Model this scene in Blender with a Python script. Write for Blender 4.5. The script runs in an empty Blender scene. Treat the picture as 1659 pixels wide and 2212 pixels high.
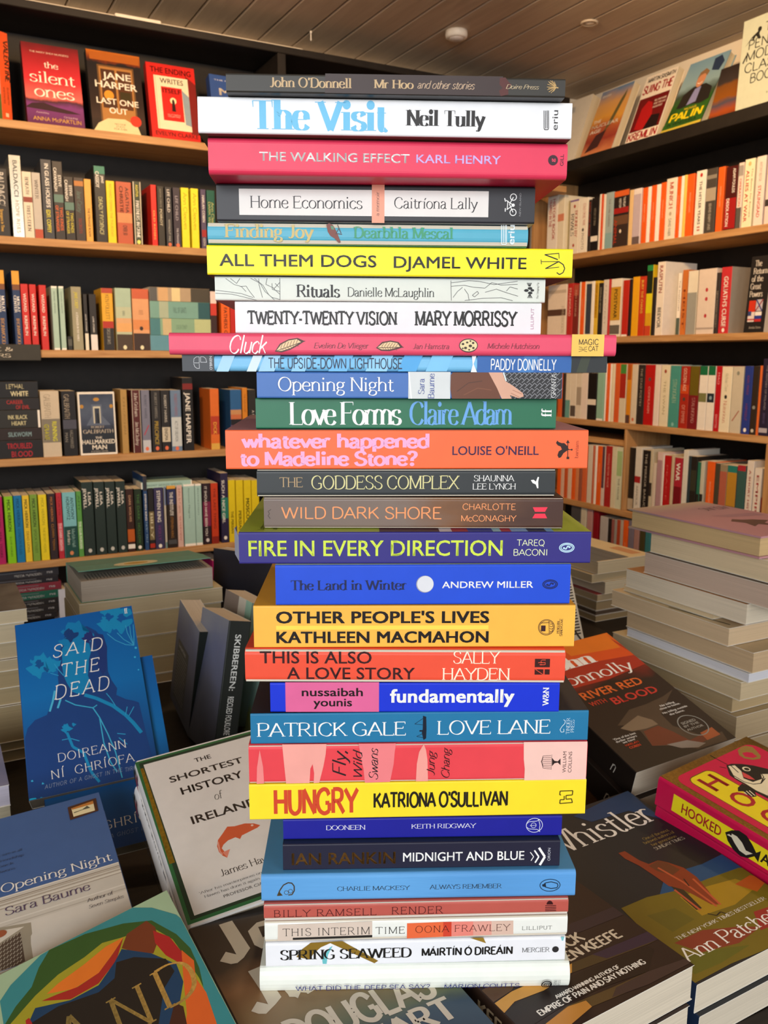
import bpy, math, random
from mathutils import Vector, Matrix
random.seed(7)
SC = bpy.context.scene
COL = SC.collection
ZC = 1.24                                   # camera height above the floor
# ------------------------------------------------------------------ camera
YAW, PITCH, ROLL = math.radians(62.0), math.radians(10.0), math.radians(0.22)
fwh = Vector((math.cos(YAW), math.sin(YAW), 0)); rth = Vector((math.sin(YAW), -math.cos(YAW), 0)); UP = Vector((0, 0, 1))
fw = fwh * math.cos(PITCH) - UP * math.sin(PITCH); cu = fwh * math.sin(PITCH) + UP * math.cos(PITCH)
rt = rth * math.cos(ROLL) + cu * math.sin(ROLL); cu = cu * math.cos(ROLL) - rth * math.sin(ROLL)
cam = bpy.data.objects.new('camera', bpy.data.cameras.new('camera')); COL.objects.link(cam)
cam.matrix_world = Matrix(((rt.x, cu.x, -fw.x, 0), (rt.y, cu.y, -fw.y, 0), (rt.z, cu.z, -fw.z, ZC), (0, 0, 0, 1)))
cd = cam.data; cd.sensor_fit = 'VERTICAL'; cd.sensor_height = 36; cd.sensor_width = 27; cd.lens = 36 * 1885 / 2212
cd.clip_start = .02; cd.dof.use_dof = True; cd.dof.focus_distance = .575; cd.dof.aperture_fstop = 24
SC.camera = cam
# ------------------------------------------------------------------ world, lamps, exposure
vs = SC.view_settings; vs.view_transform = 'Standard'; vs.look = 'None'; vs.gamma = 1; vs.use_curve_mapping = False
vs.exposure = 0.0
w = bpy.data.worlds.new('room_light'); SC.world = w; w.use_nodes = True
w.node_tree.nodes['Background'].inputs[0].default_value = (1.0, .93, .85, 1); w.node_tree.nodes['Background'].inputs[1].default_value = .17
def lamp(name, kind, loc, aim, energy, color, **kw):
    d = bpy.data.lights.new(name, kind); d.energy = energy; d.color = color
    for k, v in kw.items(): setattr(d, k, v)
    o = bpy.data.objects.new(name, d); COL.objects.link(o); o.location = loc
    o.rotation_euler = (Vector(aim) - Vector(loc)).to_track_quat('-Z', 'Y').to_euler()
    return o
WARM = (1.0, .64, .33)
lamp('window_daylight', 'AREA', (-1.5, -1.9, 1.75), (.3, .55, 1.0), 84, (.93, .97, 1.0), shape='RECTANGLE', size=1.7, size_y=1.5)
lamp('shop_front_daylight', 'AREA', (.9, -2.3, 1.7), (.35, .5, .9), 30, (.97, .98, 1.0), shape='RECTANGLE', size=1.6, size_y=1.4)
for n, p, a, e in (('spot', (-.1, 1.5, 2.24), (.35, 2.85, 1.75), 55), ('spot', (.75, 1.55, 2.24), (.95, 2.9, 1.6), 55),
                   ('spot', (1.2, 1.9, 2.24), (2.35, 2.1, 1.6), 60), ('spot', (1.15, 1.0, 2.24), (2.35, 1.5, 1.75), 45),
                   ('spot', (1.25, 2.2, 2.24), (1.2, 1.2, .8), 26), ('spot', (1.6, .7, 2.24), (1.0, .9, .9), 16)):
    lamp(n, 'SPOT', p, a, e, WARM, spot_size=1.75, spot_blend=.9, shadow_soft_size=.05)
# ------------------------------------------------------------------ materials
def lin(h):
    h = h.lstrip('#'); h = h if len(h) == 6 else ''.join(q + q for q in h); v = [int(h[i:i + 2], 16) / 255 for i in (0, 2, 4)]
    return [c / 12.92 if c <= .04045 else ((c + .055) / 1.055) ** 2.4 for c in v] + [1]
MATS = {}
def M(h, rough=.42, metal=0., spec=.35, noise=.06, scale=60.):
    key = (h, rough, metal, noise, scale)
    if key in MATS: return MATS[key]
    m = bpy.data.materials.new('print_' + h.lstrip('#')); m.use_nodes = True
    nt = m.node_tree; b = nt.nodes['Principled BSDF']
    b.inputs['Roughness'].default_value = rough; b.inputs['Metallic'].default_value = metal; b.inputs['Specular IOR Level'].default_value = spec
    c = lin(h)
    if noise:
        tc = nt.nodes.new('ShaderNodeTexCoord'); n = nt.nodes.new('ShaderNodeTexNoise'); n.inputs['Scale'].default_value = scale; n.inputs['Detail'].default_value = 4
        r = nt.nodes.new('ShaderNodeValToRGB'); r.color_ramp.elements[0].position = .3; r.color_ramp.elements[1].position = .7
        r.color_ramp.elements[0].color = [x * (1 - noise) for x in c[:3]] + [1]; r.color_ramp.elements[1].color = [min(1, x * (1 + noise)) for x in c[:3]] + [1]
        nt.links.new(tc.outputs['Object'], n.inputs['Vector']); nt.links.new(n.outputs['Fac'], r.inputs[0]); nt.links.new(r.outputs[0], b.inputs['Base Color'])
    else: b.inputs['Base Color'].default_value = c
    MATS[key] = m; return m
def ramp_mat(name, axis, lo, hi, stops, nscale=25., namt=.12, rough=.4, stretch=(1, 1, 1), mix='#2a2018'):
    """a printed picture: colours in bands along one axis of the book, broken up with noise"""
    if name in MATS: return MATS[name]
    m = bpy.data.materials.new(name); m.use_nodes = True; nt = m.node_tree; b = nt.nodes['Principled BSDF']; b.inputs['Roughness'].default_value = rough
    b.inputs['Specular IOR Level'].default_value = .35
    tc = nt.nodes.new('ShaderNodeTexCoord'); sp = nt.nodes.new('ShaderNodeSeparateXYZ'); nt.links.new(tc.outputs['Object'], sp.inputs[0])
    mp = nt.nodes.new('ShaderNodeMapping'); mp.inputs['Scale'].default_value = stretch; nt.links.new(tc.outputs['Object'], mp.inputs[0])
    no = nt.nodes.new('ShaderNodeTexNoise'); no.inputs['Scale'].default_value = nscale; no.inputs['Detail'].default_value = 6; nt.links.new(mp.outputs[0], no.inputs['Vector'])
    mr = nt.nodes.new('ShaderNodeMapRange'); mr.inputs[1].default_value = lo; mr.inputs[2].default_value = hi; nt.links.new(sp.outputs['XYZ'.index(axis)], mr.inputs[0])
    ma = nt.nodes.new('ShaderNodeMath'); ma.operation = 'MULTIPLY_ADD'; ma.inputs[1].default_value = namt * 2; ma.inputs[2].default_value = -namt; nt.links.new(no.outputs['Fac'], ma.inputs[0])
    ad = nt.nodes.new('ShaderNodeMath'); ad.operation = 'ADD'; nt.links.new(mr.outputs[0], ad.inputs[0]); nt.links.new(ma.outputs[0], ad.inputs[1])
    r = nt.nodes.new('ShaderNodeValToRGB'); e = r.color_ramp.elements
    while len(e) < len(stops): e.new(.5)
    for k, (p, h) in enumerate(stops): e[k].position = p; e[k].color = lin(h)
    nt.links.new(ad.outputs[0], r.inputs[0]); nt.links.new(r.outputs[0], b.inputs['Base Color'])
    MATS[name] = m; return m
def page_mat(h):
    key = 'pages' + h
    if key in MATS: return MATS[key]
    m = bpy.data.materials.new('page_edges_' + h.lstrip('#')); m.use_nodes = True; nt = m.node_tree; b = nt.nodes['Principled BSDF']; b.inputs['Roughness'].default_value = .8; b.inputs['Specular IOR Level'].default_value = .15
    tc = nt.nodes.new('ShaderNodeTexCoord'); mp = nt.nodes.new('ShaderNodeMapping'); mp.inputs['Scale'].default_value = (6, 6, 2600); nt.links.new(tc.outputs['Object'], mp.inputs[0])
    n = nt.nodes.new('ShaderNodeTexNoise'); n.inputs['Scale'].default_value = 1; n.inputs['Detail'].default_value = 3; nt.links.new(mp.outputs[0], n.inputs['Vector'])
    r = nt.nodes.new('ShaderNodeValToRGB'); c = lin(h); r.color_ramp.elements[0].position = .25; r.color_ramp.elements[1].position = .75
    r.color_ramp.elements[0].color = [x * .8 for x in c[:3]] + [1]; r.color_ramp.elements[1].color = [min(1, x * 1.08) for x in c[:3]] + [1]
    nt.links.new(n.outputs['Fac'], r.inputs[0]); nt.links.new(r.outputs[0], b.inputs['Base Color'])
    bu = nt.nodes.new('ShaderNodeBump'); bu.inputs['Strength'].default_value = .25; bu.inputs['Distance'].default_value = .0004; nt.links.new(n.outputs['Fac'], bu.inputs['Height']); nt.links.new(bu.outputs[0], b.inputs['Normal'])
    MATS[key] = m; return m
def foil(h): return M(h, .22, .85, .5, .25, 420.)
def wood_mat(name, c0, c1, axis_scale, rough=.5):
    m = bpy.data.materials.new(name); m.use_nodes = True; nt = m.node_tree; b = nt.nodes['Principled BSDF']; b.inputs['Roughness'].default_value = rough; b.inputs['Specular IOR Level'].default_value = .3
    tc = nt.nodes.new('ShaderNodeTexCoord'); mp = nt.nodes.new('ShaderNodeMapping'); mp.inputs['Scale'].default_value = axis_scale; nt.links.new(tc.outputs['Object'], mp.inputs[0])
    n = nt.nodes.new('ShaderNodeTexNoise'); n.inputs['Scale'].default_value = 3; n.inputs['Detail'].default_value = 8; n.inputs['Distortion'].default_value = .6; nt.links.new(mp.outputs[0], n.inputs['Vector'])
    r = nt.nodes.new('ShaderNodeValToRGB'); r.color_ramp.elements[0].position = .3; r.color_ramp.elements[1].position = .7; r.color_ramp.elements[0].color = lin(c0); r.color_ramp.elements[1].color = lin(c1)
    nt.links.new(n.outputs['Fac'], r.inputs[0]); nt.links.new(r.outputs[0], b.inputs['Base Color']); return m
# ------------------------------------------------------------------ mesh builder
class MB:
    def __init__(s): s.v = []; s.f = []; s.m = []; s.mats = []
    def mi(s, mat):
        if mat not in s.mats: s.mats.append(mat)
        return s.mats.index(mat)
    def add(s, vs, fs, mat):
        o = len(s.v); s.v += [tuple(v) for v in vs]; k = s.mi(mat)
        for f in fs: s.f.append([i + o for i in f]); s.m.append(k)
    def box(s, a, b, mat):
        (x0, y0, z0), (x1, y1, z1) = a, b
        s.add([(x0, y0, z0), (x1, y0, z0), (x1, y1, z0), (x0, y1, z0), (x0, y0, z1), (x1, y0, z1), (x1, y1, z1), (x0, y1, z1)],
              [(0, 3, 2, 1), (4, 5, 6, 7), (0, 1, 5, 4), (1, 2, 6, 5), (2, 3, 7, 6), (3, 0, 4, 7)], mat)
    def bbox(s, a, b, mat, r=.002):
        """box with chamfered long edges"""
        (x0, y0, z0), (x1, y1, z1) = a, b; r = min(r, (x1 - x0) / 3, (y1 - y0) / 3, (z1 - z0) / 3); vs = []
        for z, i in ((z0, r), (z0 + r, 0), (z1 - r, 0), (z1, r)):
            X0, X1, Y0, Y1 = x0 + i, x1 - i, y0 + i, y1 - i
            vs += [(X0 + r, Y0, z), (X1 - r, Y0, z), (X1, Y0 + r, z), (X1, Y1 - r, z), (X1 - r, Y1, z), (X0 + r, Y1, z), (X0, Y1 - r, z), (X0, Y0 + r, z)]
        fs = [tuple(range(7, -1, -1)), tuple(range(24, 32))]
        for k in range(3):
            for j in range(8): fs.append((k * 8 + j, k * 8 + (j + 1) % 8, k * 8 + 8 + (j + 1) % 8, k * 8 + 8 + j))
        s.add(vs, fs, mat)
    def lathe(s, prof, n, mat, c=(0, 0, 0)):
        vs = []; fs = []
        for r, z in prof:
            for k in range(n): a = 2 * math.pi * k / n; vs.append((c[0] + r * math.cos(a), c[1] + r * math.sin(a), c[2] + z))
        for i in range(len(prof) - 1):
            for k in range(n): fs.append((i * n + k, i * n + (k + 1) % n, i * n + n + (k + 1) % n, i * n + n + k))
        fs.append(tuple(range(n - 1, -1, -1))); fs.append(tuple(range(len(vs) - n, len(vs)))); s.add(vs, fs, mat)
    def build(s, name, parent=None, smooth=False):
        me = bpy.data.meshes.new(name); me.from_pydata(s.v, [], s.f)
        for m in s.mats: me.materials.append(m)
        me.polygons.foreach_set('material_index', s.m)
        if smooth: me.polygons.foreach_set('use_smooth', [True] * len(s.f))
        me.update(); o = bpy.data.objects.new(name, me); COL.objects.link(o)
        if parent is not None: o.parent = parent
        return o
def tag(o, label=None, cat=None, group=None, kind=None):
    for k, v in (('label', label), ('category', cat), ('group', group), ('kind', kind)):
        if v: o[k] = v
    return o
def empty(name, mw):
    o = bpy.data.objects.new(name, None); COL.objects.link(o); o.empty_display_size = .02; o.matrix_world = mw; return o
def axes(o, x, y, z):
    x, y, z = Vector(x), Vector(y), Vector(z)
    return Matrix(((x.x, y.x, z.x, o[0]), (x.y, y.y, z.y, o[1]), (x.z, y.z, z.z, o[2]), (0, 0, 0, 1)))
# ------------------------------------------------------------------ lettering
def _ell(cx, cy, rx, ry, a0=0., a1=360., n=20):
    return [(cx + rx * math.cos(math.radians(a0 + (a1 - a0) * k / n)), cy + ry * math.sin(math.radians(a0 + (a1 - a0) * k / n))) for k in range(n + 1)]
# skeletons on a 10-unit cap height: '~' smooth, 'o' ellipse, else straight; the first number is the advance
GL = {
'A': '9|.3,0 4.5,10|4.5,10 8.7,0|2.1,3.4 6.9,3.4', 'B': '7.9|1.2,0 1.2,10|~1.2,10 4.4,10 6.2,8.9 6.2,6.6 4.4,5.4 1.2,5.4|~1.2,5.4 4.8,5.4 6.9,4.1 6.9,1.4 4.8,0 1.2,0',
'C': '8.8|~8,7.6 6.8,9.5 4.7,10.1 2.2,9 .8,6.8 .6,5 .8,3.2 2.2,1 4.7,-.1 6.8,.5 8.1,2.3', 'D': '9|1.2,0 1.2,10|~1.2,10 4.6,10 7.2,8.7 8.3,6.4 8.3,3.6 7.2,1.3 4.6,0 1.2,0',
'E': '7.6|1.2,0 1.2,10|1.2,10 6.8,10|1.2,5.2 5.6,5.2|1.2,0 7.1,0', 'F': '7.2|1.2,0 1.2,10|1.2,10 6.8,10|1.2,5.2 5.6,5.2',
'G': '9.4|~8,7.6 6.8,9.5 4.7,10.1 2.2,9 .8,6.8 .6,5 .8,3.2 2.2,1 4.7,-.1 6.8,.3 8.2,1.2|8.2,.9 8.2,4.3|5.7,4.3 8.2,4.3', 'H': '9|1.2,0 1.2,10|7.8,0 7.8,10|1.2,5.2 7.8,5.2',
'I': '4|2,0 2,10', 'J': '5.4|~4,10 4,3 3.3,.8 1.9,-.1 .6,.7', 'K': '8.6|1.2,0 1.2,10|1.2,4 7.5,10|3.5,6 8.1,0', 'L': '7.2|1.2,0 1.2,10|1.2,0 6.9,0',
'M': '10.6|1.1,0 1.1,10|1.1,10 5.3,.6|5.3,.6 9.5,10|9.5,0 9.5,10', 'N': '9.2|1.2,0 1.2,10|1.2,10 8,0|8,0 8,10', 'O': '9.8|o4.9,5,4.2,5.1',
'P': '7.6|1.2,0 1.2,10|~1.2,10 4.8,10 6.8,8.9 6.8,6.2 4.8,4.9 1.2,4.9', 'Q': '9.8|o4.9,5,4.2,5.1|5.2,2 8.6,-1.6', 'R': '8.6|1.2,0 1.2,10|~1.2,10 4.7,10 6.6,8.9 6.6,6.3 4.7,5.1 1.2,5.1|4.1,5 8,0',
'S': '7.4|~6.4,7.9 5.5,9.6 3.7,10.1 1.7,9.3 1,7.6 1.9,6 3.7,5.1 5.8,4.1 6.7,2.4 5.8,.6 3.6,-.1 1.6,.5 .6,2.3', 'T': '8.4|4.2,0 4.2,10|.3,10 8.1,10',
'U': '9|~1.2,10 1.2,4 1.9,1.2 4.5,-.1 7.1,1.2 7.8,4 7.8,10', 'V': '8.8|.3,10 4.4,0|4.4,0 8.5,10', 'W': '12.6|.3,10 3.4,0|3.4,0 6.3,9.5|6.3,9.5 9.2,0|9.2,0 12.3,10',
'X': '8.6|.4,10 8.2,0|.4,0 8.2,10', 'Y': '8.4|.2,10 4.2,4.8|4.2,4.8 8.2,10|4.2,0 4.2,4.8', 'Z': '8|.7,10 7.3,10|7.3,10 .6,0|.6,0 7.5,0',
'a': '6.4|~1,5.2 1.9,6.4 3.4,6.6 4.7,5.6 4.8,4 4.8,1.2 5.2,.1 6.2,.3|~4.8,4 2.2,3.4 .8,2.1 1.2,.4 2.7,-.1 4.2,.8 4.8,2', 'b': '7|1.2,0 1.2,10.4|~1.2,5 2.4,6.4 3.9,6.6 5.8,5.4 6.2,3.2 5.6,1 3.7,-.1 2,.4 1.2,1.5',
'c': '5.9|~5.4,5.2 4.5,6.4 3.2,6.6 1.2,5.4 .6,3.2 1.2,1 3.2,-.1 4.6,.3 5.5,1.4', 'd': '7|5.8,0 5.8,10.4|~5.8,5 4.7,6.4 3.2,6.6 1.2,5.4 .7,3.2 1.3,1 3.2,-.1 4.8,.4 5.8,1.5',
'e': '6.2|.9,3.6 5.5,3.6|~5.5,3.6 5.2,5.6 3.6,6.6 1.7,6.1 .7,4.2 .7,2.4 1.7,.5 3.5,-.1 5,.4 5.8,1.5', 'f': '4.2|~4.6,9.6 3.8,10.4 2.5,10 1.9,8.4 1.9,5 1.9,0|.4,6.4 3.9,6.4',
'g': '6.4|o3,4.5,2.1,2.1|~1.6,2.8 1.1,1.7 1.9,.9 4,.6 5.6,-.4 5.3,-2.2 3.2,-3.1 1,-2.4 .9,-1 2,.6|4.6,6 6.3,6.4', 'h': '7.1|1.2,0 1.2,10.4|~1.2,4.8 2.6,6.4 4,6.6 5.5,5.6 5.8,4 5.8,0',
'i': '3.4|1.7,0 1.7,6.5|o1.7,9.1,.35,.35', 'j': '3.6|~1.9,6.5 1.9,-1 1.2,-2.8 -.2,-3|o1.9,9.1,.35,.35', 'k': '6.8|1.2,0 1.2,10.4|1.2,2.5 5.6,6.5|2.8,3.9 6.3,0', 'l': '3.4|1.7,0 1.7,10.4',
'm': '10.8|1.2,0 1.2,6.5|~1.2,4.8 2.5,6.4 3.8,6.6 5.1,5.6 5.4,4 5.4,0|~5.4,4.8 6.7,6.4 8,6.6 9.3,5.6 9.6,4 9.6,0', 'n': '7.1|1.2,0 1.2,6.5|~1.2,4.8 2.6,6.4 4,6.6 5.5,5.6 5.8,4 5.8,0',
'o': '6.8|o3.4,3.25,2.8,3.35', 'p': '7|1.2,-3.2 1.2,6.5|~1.2,5 2.4,6.4 3.9,6.6 5.8,5.4 6.2,3.2 5.6,1 3.7,-.1 2,.4 1.2,1.5', 'q': '7|5.8,-3.2 5.8,6.5|~5.8,5 4.7,6.4 3.2,6.6 1.2,5.4 .7,3.2 1.3,1 3.2,-.1 4.8,.4 5.8,1.5',
'r': '5|1.2,0 1.2,6.5|~1.2,4.4 2.2,6.1 3.4,6.6 4.7,6', 's': '5.4|~4.6,5.2 4,6.3 2.8,6.6 1.3,6 .9,4.9 1.5,3.9 2.8,3.3 4.3,2.6 4.8,1.5 4.2,.4 2.7,-.1 1.2,.3 .5,1.5', 't': '4.4|~2,8.4 2,6 2,1.6 2.5,.2 3.4,-.1 4.3,.7|.4,6.4 4.1,6.4',
'u': '7.1|~1.2,6.5 1.2,2.2 1.7,.5 3.1,-.1 4.6,.5 5.8,1.8|5.8,0 5.8,6.5', 'v': '6.4|.3,6.5 3.2,0|3.2,0 6.1,6.5', 'w': '9.2|.3,6.5 2.6,0|2.6,0 4.6,6.2|4.6,6.2 6.6,0|6.6,0 8.9,6.5', 'x': '6.2|.4,6.5 5.8,0|.4,0 5.8,6.5',
'y': '6.4|.3,6.5 3.2,.2|~6.1,6.5 3.4,.4 2.4,-2 1.3,-3 .2,-2.7', 'z': '5.6|.6,6.4 5,6.4|5,6.4 .5,0|.5,0 5.2,0',
' ': '3.6|', "'": '2.6|1.5,10.2 1,7.6', ',': '2.8|1.6,.5 .8,-1.6', '.': '2.8|o1.3,.4,.4,.4', ':': '2.8|o1.3,.6,.4,.4|o1.3,5.6,.4,.4', '-': '4.4|.6,3.6 3.8,3.6', '&': '9|~8,5.4 7,2.4 4.6,.2 2.4,0 1,1.4 1.2,3.4 3.2,5 5,6.8 5.2,8.8 3.8,10 2.4,9.2 2.2,7.4 3.4,5 8.3,0',
'?': '6|~.8,8 1.6,9.6 3.2,10.1 4.8,9.3 5.2,7.6 4.4,6 3.1,4.8 2.9,3|o2.9,.5,.45,.45', '5': '7|1.6,10 1.2,5.6|1.6,10 5.9,10|~1.2,5.6 3.2,6.3 5.2,5.4 6.1,3.4 5.4,1.1 3.2,-.1 1,.9', '0': '7.4|o3.7,5,2.9,5.1', '4': '7.4|5.2,0 5.2,10|5.2,10 .6,3|.6,3 7,3',
}
ACC = {'\u00e1': 'a', '\u00ed': 'i', '\u00c1': 'A', '\u00cd': 'I', '\u00d3': 'O', '\u00f3': 'o'}
def _smooth(p, n=5):
    q = [p[0]] + p + [p[-1]]; out = []
    for i in range(1, len(q) - 2):
        for k in range(n):
            t = k / n; a, b, c, d = q[i - 1], q[i], q[i + 1], q[i + 2]
            out.append(tuple(.5 * (2 * b[j] + (c[j] - a[j]) * t + (2 * a[j] - 5 * b[j] + 4 * c[j] - d[j]) * t * t + (3 * b[j] - a[j] - 3 * c[j] + d[j]) * t ** 3) for j in (0, 1)))
    return out + [p[-1]]
# style: thin, thick, pen angle, serif length, serif weight, shear, tracking
PEN = {'R': (.42, 1.15, 18, 1.05, .34, 0, 0), 'G': (.5, 2.0, 12, 1.25, .5, 0, .3), 'D': (.22, 2.7, 0, 1.5, .26, 0, .5), 'I': (.38, .95, 20, .8, .3, .24, 0), 'L': (.34, .8, 14, .9, .3, 0, 1.2),
       'N': (.45, 1.15, 30, 0, 0, .32, -.3), 'K': (1.7, 2.35, 0, 0, 0, 0, .1), 'W': (1.2, 1.5, 25, 0, 0, 0, .4), 'F': (1.02, 1.12, 0, 0, 0, 0, .3), 'X': (1.5, 2.1, 25, 1.2, .9, 0, .2), 'E': (.3, 1.9, 6, .9, .26, 0, -.5), 'T': (.62, .72, 0, .95, .55, .2, 2.4), 'Q': (.55, .8, 0, .95, .5, 0, 1.6)}
def pen_text(body, st):
    thin, thick, ang, sl, sw, sh, tr = PEN[st]; vs = []; fs = []; x = 0.
    def quad(a, b, c, d): n = len(vs); vs.extend((a, b, c, d)); fs.append((n, n + 1, n + 2, n + 3))
    def stroke(p, closed=False):
        n = len(p); L = []; 
        for i in range(n):
            a = p[i - 1] if i else (p[-2] if closed else p[0]); b = p[i + 1] if i < n - 1 else (p[1] if closed else p[-1])
            dx, dy = b[0] - a[0], b[1] - a[1]; l = math.hypot(dx, dy) or 1
            th = math.degrees(math.atan2(dy, dx)) + ang
            wd = (thin + (thick - thin) * abs(math.sin(math.radians(th))) ** 1.4) / 2
            L.append(((p[i][0] - dy / l * wd, p[i][1] + dx / l * wd), (p[i][0] + dy / l * wd, p[i][1] - dx / l * wd)))
        for i in range(n - 1): quad(L[i][0], L[i][1], L[i + 1][1], L[i + 1][0])
    for ch in body:
        base = ACC.get(ch, ch); g = GL.get(base)
        if g is None: g = GL['-']
        parts = g.split('|'); adv = float(parts[0]); low = base.islower()
        def X(p): return (p[0] + x + sh * p[1], p[1])
        for s in parts[1:]:
            if not s: continue
            if s[0] == 'o':
                c = [float(t) for t in s[1:].split(',')]
                if c[2] < .6:
                    if ch in ACC: continue
                    r = max(thick * .62, .62); e = [X(q) for q in _ell(c[0], c[1], r, r, n=12)][:-1]; n = len(vs); vs.extend(e); fs.append(tuple(range(n, n + 12)))
                else: stroke([X(q) for q in _ell(*c, n=28)], True)
                continue
            sm = s[0] == '~'; pts = [tuple(float(t) for t in q.split(',')) for q in s.lstrip('~').split()]
            if sm: stroke([X(q) for q in _smooth(pts)])
            else:
                stroke([X(pts[0]), X(((pts[0][0] + pts[1][0]) / 2, (pts[0][1] + pts[1][1]) / 2)), X(pts[1])])
            if sl:
                tops = (0., 10., 6.5, 10.4, -3.2)
                for a, b in ((pts[0], pts[1]), (pts[-1], pts[-2])):
                    dx, dy = b[0] - a[0], b[1] - a[1]
                    if any(abs(a[1] - t) < .05 for t in tops) and abs(dy) > abs(dx) * 1.05 and abs(dy) > 1:
                        if base in 'AVWMNvwy' and not (abs(dx) < .1 or (base in 'A' and a[1] < 1) or (base in 'VWvwy' and a[1] > 5) ): continue
                        if base in 'TtfJ' and a[1] > 5 or base in 'ag' : continue
                        h = thick / 2 * (abs(dy) / math.hypot(dx, dy)) + sl * .62; y0 = a[1]; y1 = a[1] + (sw if dy > 0 else -sw)
                        lx = h if not (low and a[1] > 1) else h * 1.0; rx = h if not (low and a[1] > 1) else thick / 2
                        quad(X((a[0] - lx, y0)), X((a[0] + rx, y0)), X((a[0] + rx, y1)), X((a[0] - lx, y1)))
                    elif abs(dx) > abs(dy) * 3 and base in 'EFLTZz' and 0 < len(pts) < 3:
                        up = -1 if a[1] > 9 or (base == 'z' and a[1] > 6) else 1
                        if abs(a[0] - 1.2) > .3: quad(X((a[0] - sw, a[1])), X((a[0] + sw * .6, a[1])), X((a[0] + sw * .6, a[1] + up * sl * 1.5)), X((a[0] - sw * .2, a[1] + up * sl * 1.5)))
        if ch in ACC:
            t = 10.8 if base.isupper() else 7.6; cx = adv / 2; quad(X((cx - .3, t)), X((cx + .5, t)), X((cx + 1.9, t + 2)), X((cx + .6, t + 2)))
        x += adv + tr
    return vs, fs
_TC = {}
def curve_text(body, off):
    key = (body, off)
    if key in _TC: return _TC[key]
    c = bpy.data.curves.new('lettering', 'FONT'); c.body = body; c.size = 1; c.resolution_u = 3
    if off > .02: c.space_character = 1.0 + off * 1.2
    o = bpy.data.objects.new('lettering', c); me = o.to_mesh()
    vs = [(v.co.x, v.co.y) for v in me.vertices]; fs = [tuple(p.vertices) for p in me.polygons]
    if off:                                        # bolder: the same outline struck again a little to each side
        n = len(vs); base = list(vs); bf = list(fs)
        for k, (ax, ay) in enumerate(((1, .6), (-1, .6), (1, -.6), (-1, -.6), (1, 0), (-1, 0))):
            vs += [(x + ax * off, y + ay * off) for x, y in base]; fs += [tuple(i + n * (k + 1) for i in f) for f in bf]
    o.to_mesh_clear(); bpy.data.objects.remove(o); bpy.data.curves.remove(c); _TC[key] = (vs, fs); return vs, fs
OFF = {'S': 0., 'M': .010, 'B': .018, 'H': .028}
CAPH = .7274
def text2d(body, st, x0, x1, yb, cap, rot=0, shear=0.):
    """lettering whose reading length spans x0..x1 on the baseline yb, capitals cap high; rot 90 reads upwards (then x0..x1 run up and yb is the x of the baseline)"""
    if st in OFF: vs, fs = curve_text(body, OFF[st]); k = cap / CAPH
    else: vs, fs = pen_text(body, st); k = cap / 10.
    if not vs: return [], []
    a = min(v[0] for v in vs); b = max(v[0] for v in vs); sx = (x1 - x0) / (b - a)
    out = [(x0 + (v[0] - a) * sx + shear * v[1] * k, yb + v[1] * k) for v in vs]
    if rot == 90: out = [(yb - (p[1] - yb), p[0]) for p in out]
    elif rot == -90: out = [(yb + (p[1] - yb), x1 + x0 - p[0]) for p in out]
    return out, fs
# ------------------------------------------------------------------ books
# A book's own axes: x runs along the spine (head at -x, foot at +x), y from the spine to the fore edge, z from the back cover (0) to the front (t).
def _profile(w, t, r, bulge):
    """outer outline of the case in y-z: front fore edge -> spine -> back fore edge, with part ids (1 front, 0 spine, 2 back)"""
    p = [(w, t, 1), (r, t, 1)]
    n = 5
    if bulge:
        for k in range(1, 9): a = math.pi * k / 9; p.append((r - bulge * math.sin(a) - r * (1 - abs(math.cos(a))) * .4, t / 2 + t / 2 * math.cos(a), 0))
    else:
        for k in range(1, n + 1): a = math.pi / 2 * k / n; p.append((r - r * math.sin(a), t - r + r * math.cos(a), 0 if k > 1 else 1))
        for k in range(n + 1): a = math.pi / 2 * k / n; p.append((r - r * math.cos(a), r - r * math.sin(a), 0 if k < n else 2))
    p += [(r, 0, 2), (w, 0, 2)]
    return p
def case_mesh(L, w, t, ms, mf, mb, me, hard=False, r=None, bulge=0.):
    r = r if r is not None else (.0032 if hard else .0012); r = min(r, t * .45); c = .0024 if hard else .0005
    P = _profile(w, t, r, bulge); n = len(P); m = MB(); H = L / 2
    ym, zm = w / 2, t / 2
    inner = []
    for y, z, k in P:
        if bulge or k: z2 = z - c if z > t - c else (z + c if z < c else z)
        else: z2 = min(max(z, c), t - c)
        inner.append((y + (c if y < w - .001 else 0), z2))
    vs = [(-H, y, z) for y, z, k in P] + [(H, y, z) for y, z, k in P] + [(-H, y, z) for y, z in inner] + [(H, y, z) for y, z in inner]
    for i in range(n - 1):
        k = P[i + 1][2] if P[i][2] else (P[i][2] if P[i + 1][2] else 0)
        if P[i][2] and P[i + 1][2] and P[i][2] != P[i + 1][2]: k = 0
        mat = (ms, mf, mb)[k]; q = [vs[i], vs[n + i], vs[n + i + 1], vs[i + 1]]; m.add(q, [(0, 1, 2, 3)], mat)
        m.add([vs[2 * n + i], vs[2 * n + i + 1], vs[3 * n + i + 1], vs[3 * n + i]], [(0, 1, 2, 3)], me)
        m.add([vs[i], vs[i + 1], vs[2 * n + i + 1], vs[2 * n + i]], [(0, 1, 2, 3)], mat if hard else me)
        m.add([vs[n + i], vs[3 * n + i], vs[3 * n + i + 1], vs[n + i + 1]], [(0, 1, 2, 3)], mat if hard else me)
    for i in (0, n - 1): m.add([vs[i], vs[2 * n + i], vs[3 * n + i], vs[n + i]], [(0, 1, 2, 3)], mf if hard else me)
    return m
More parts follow.
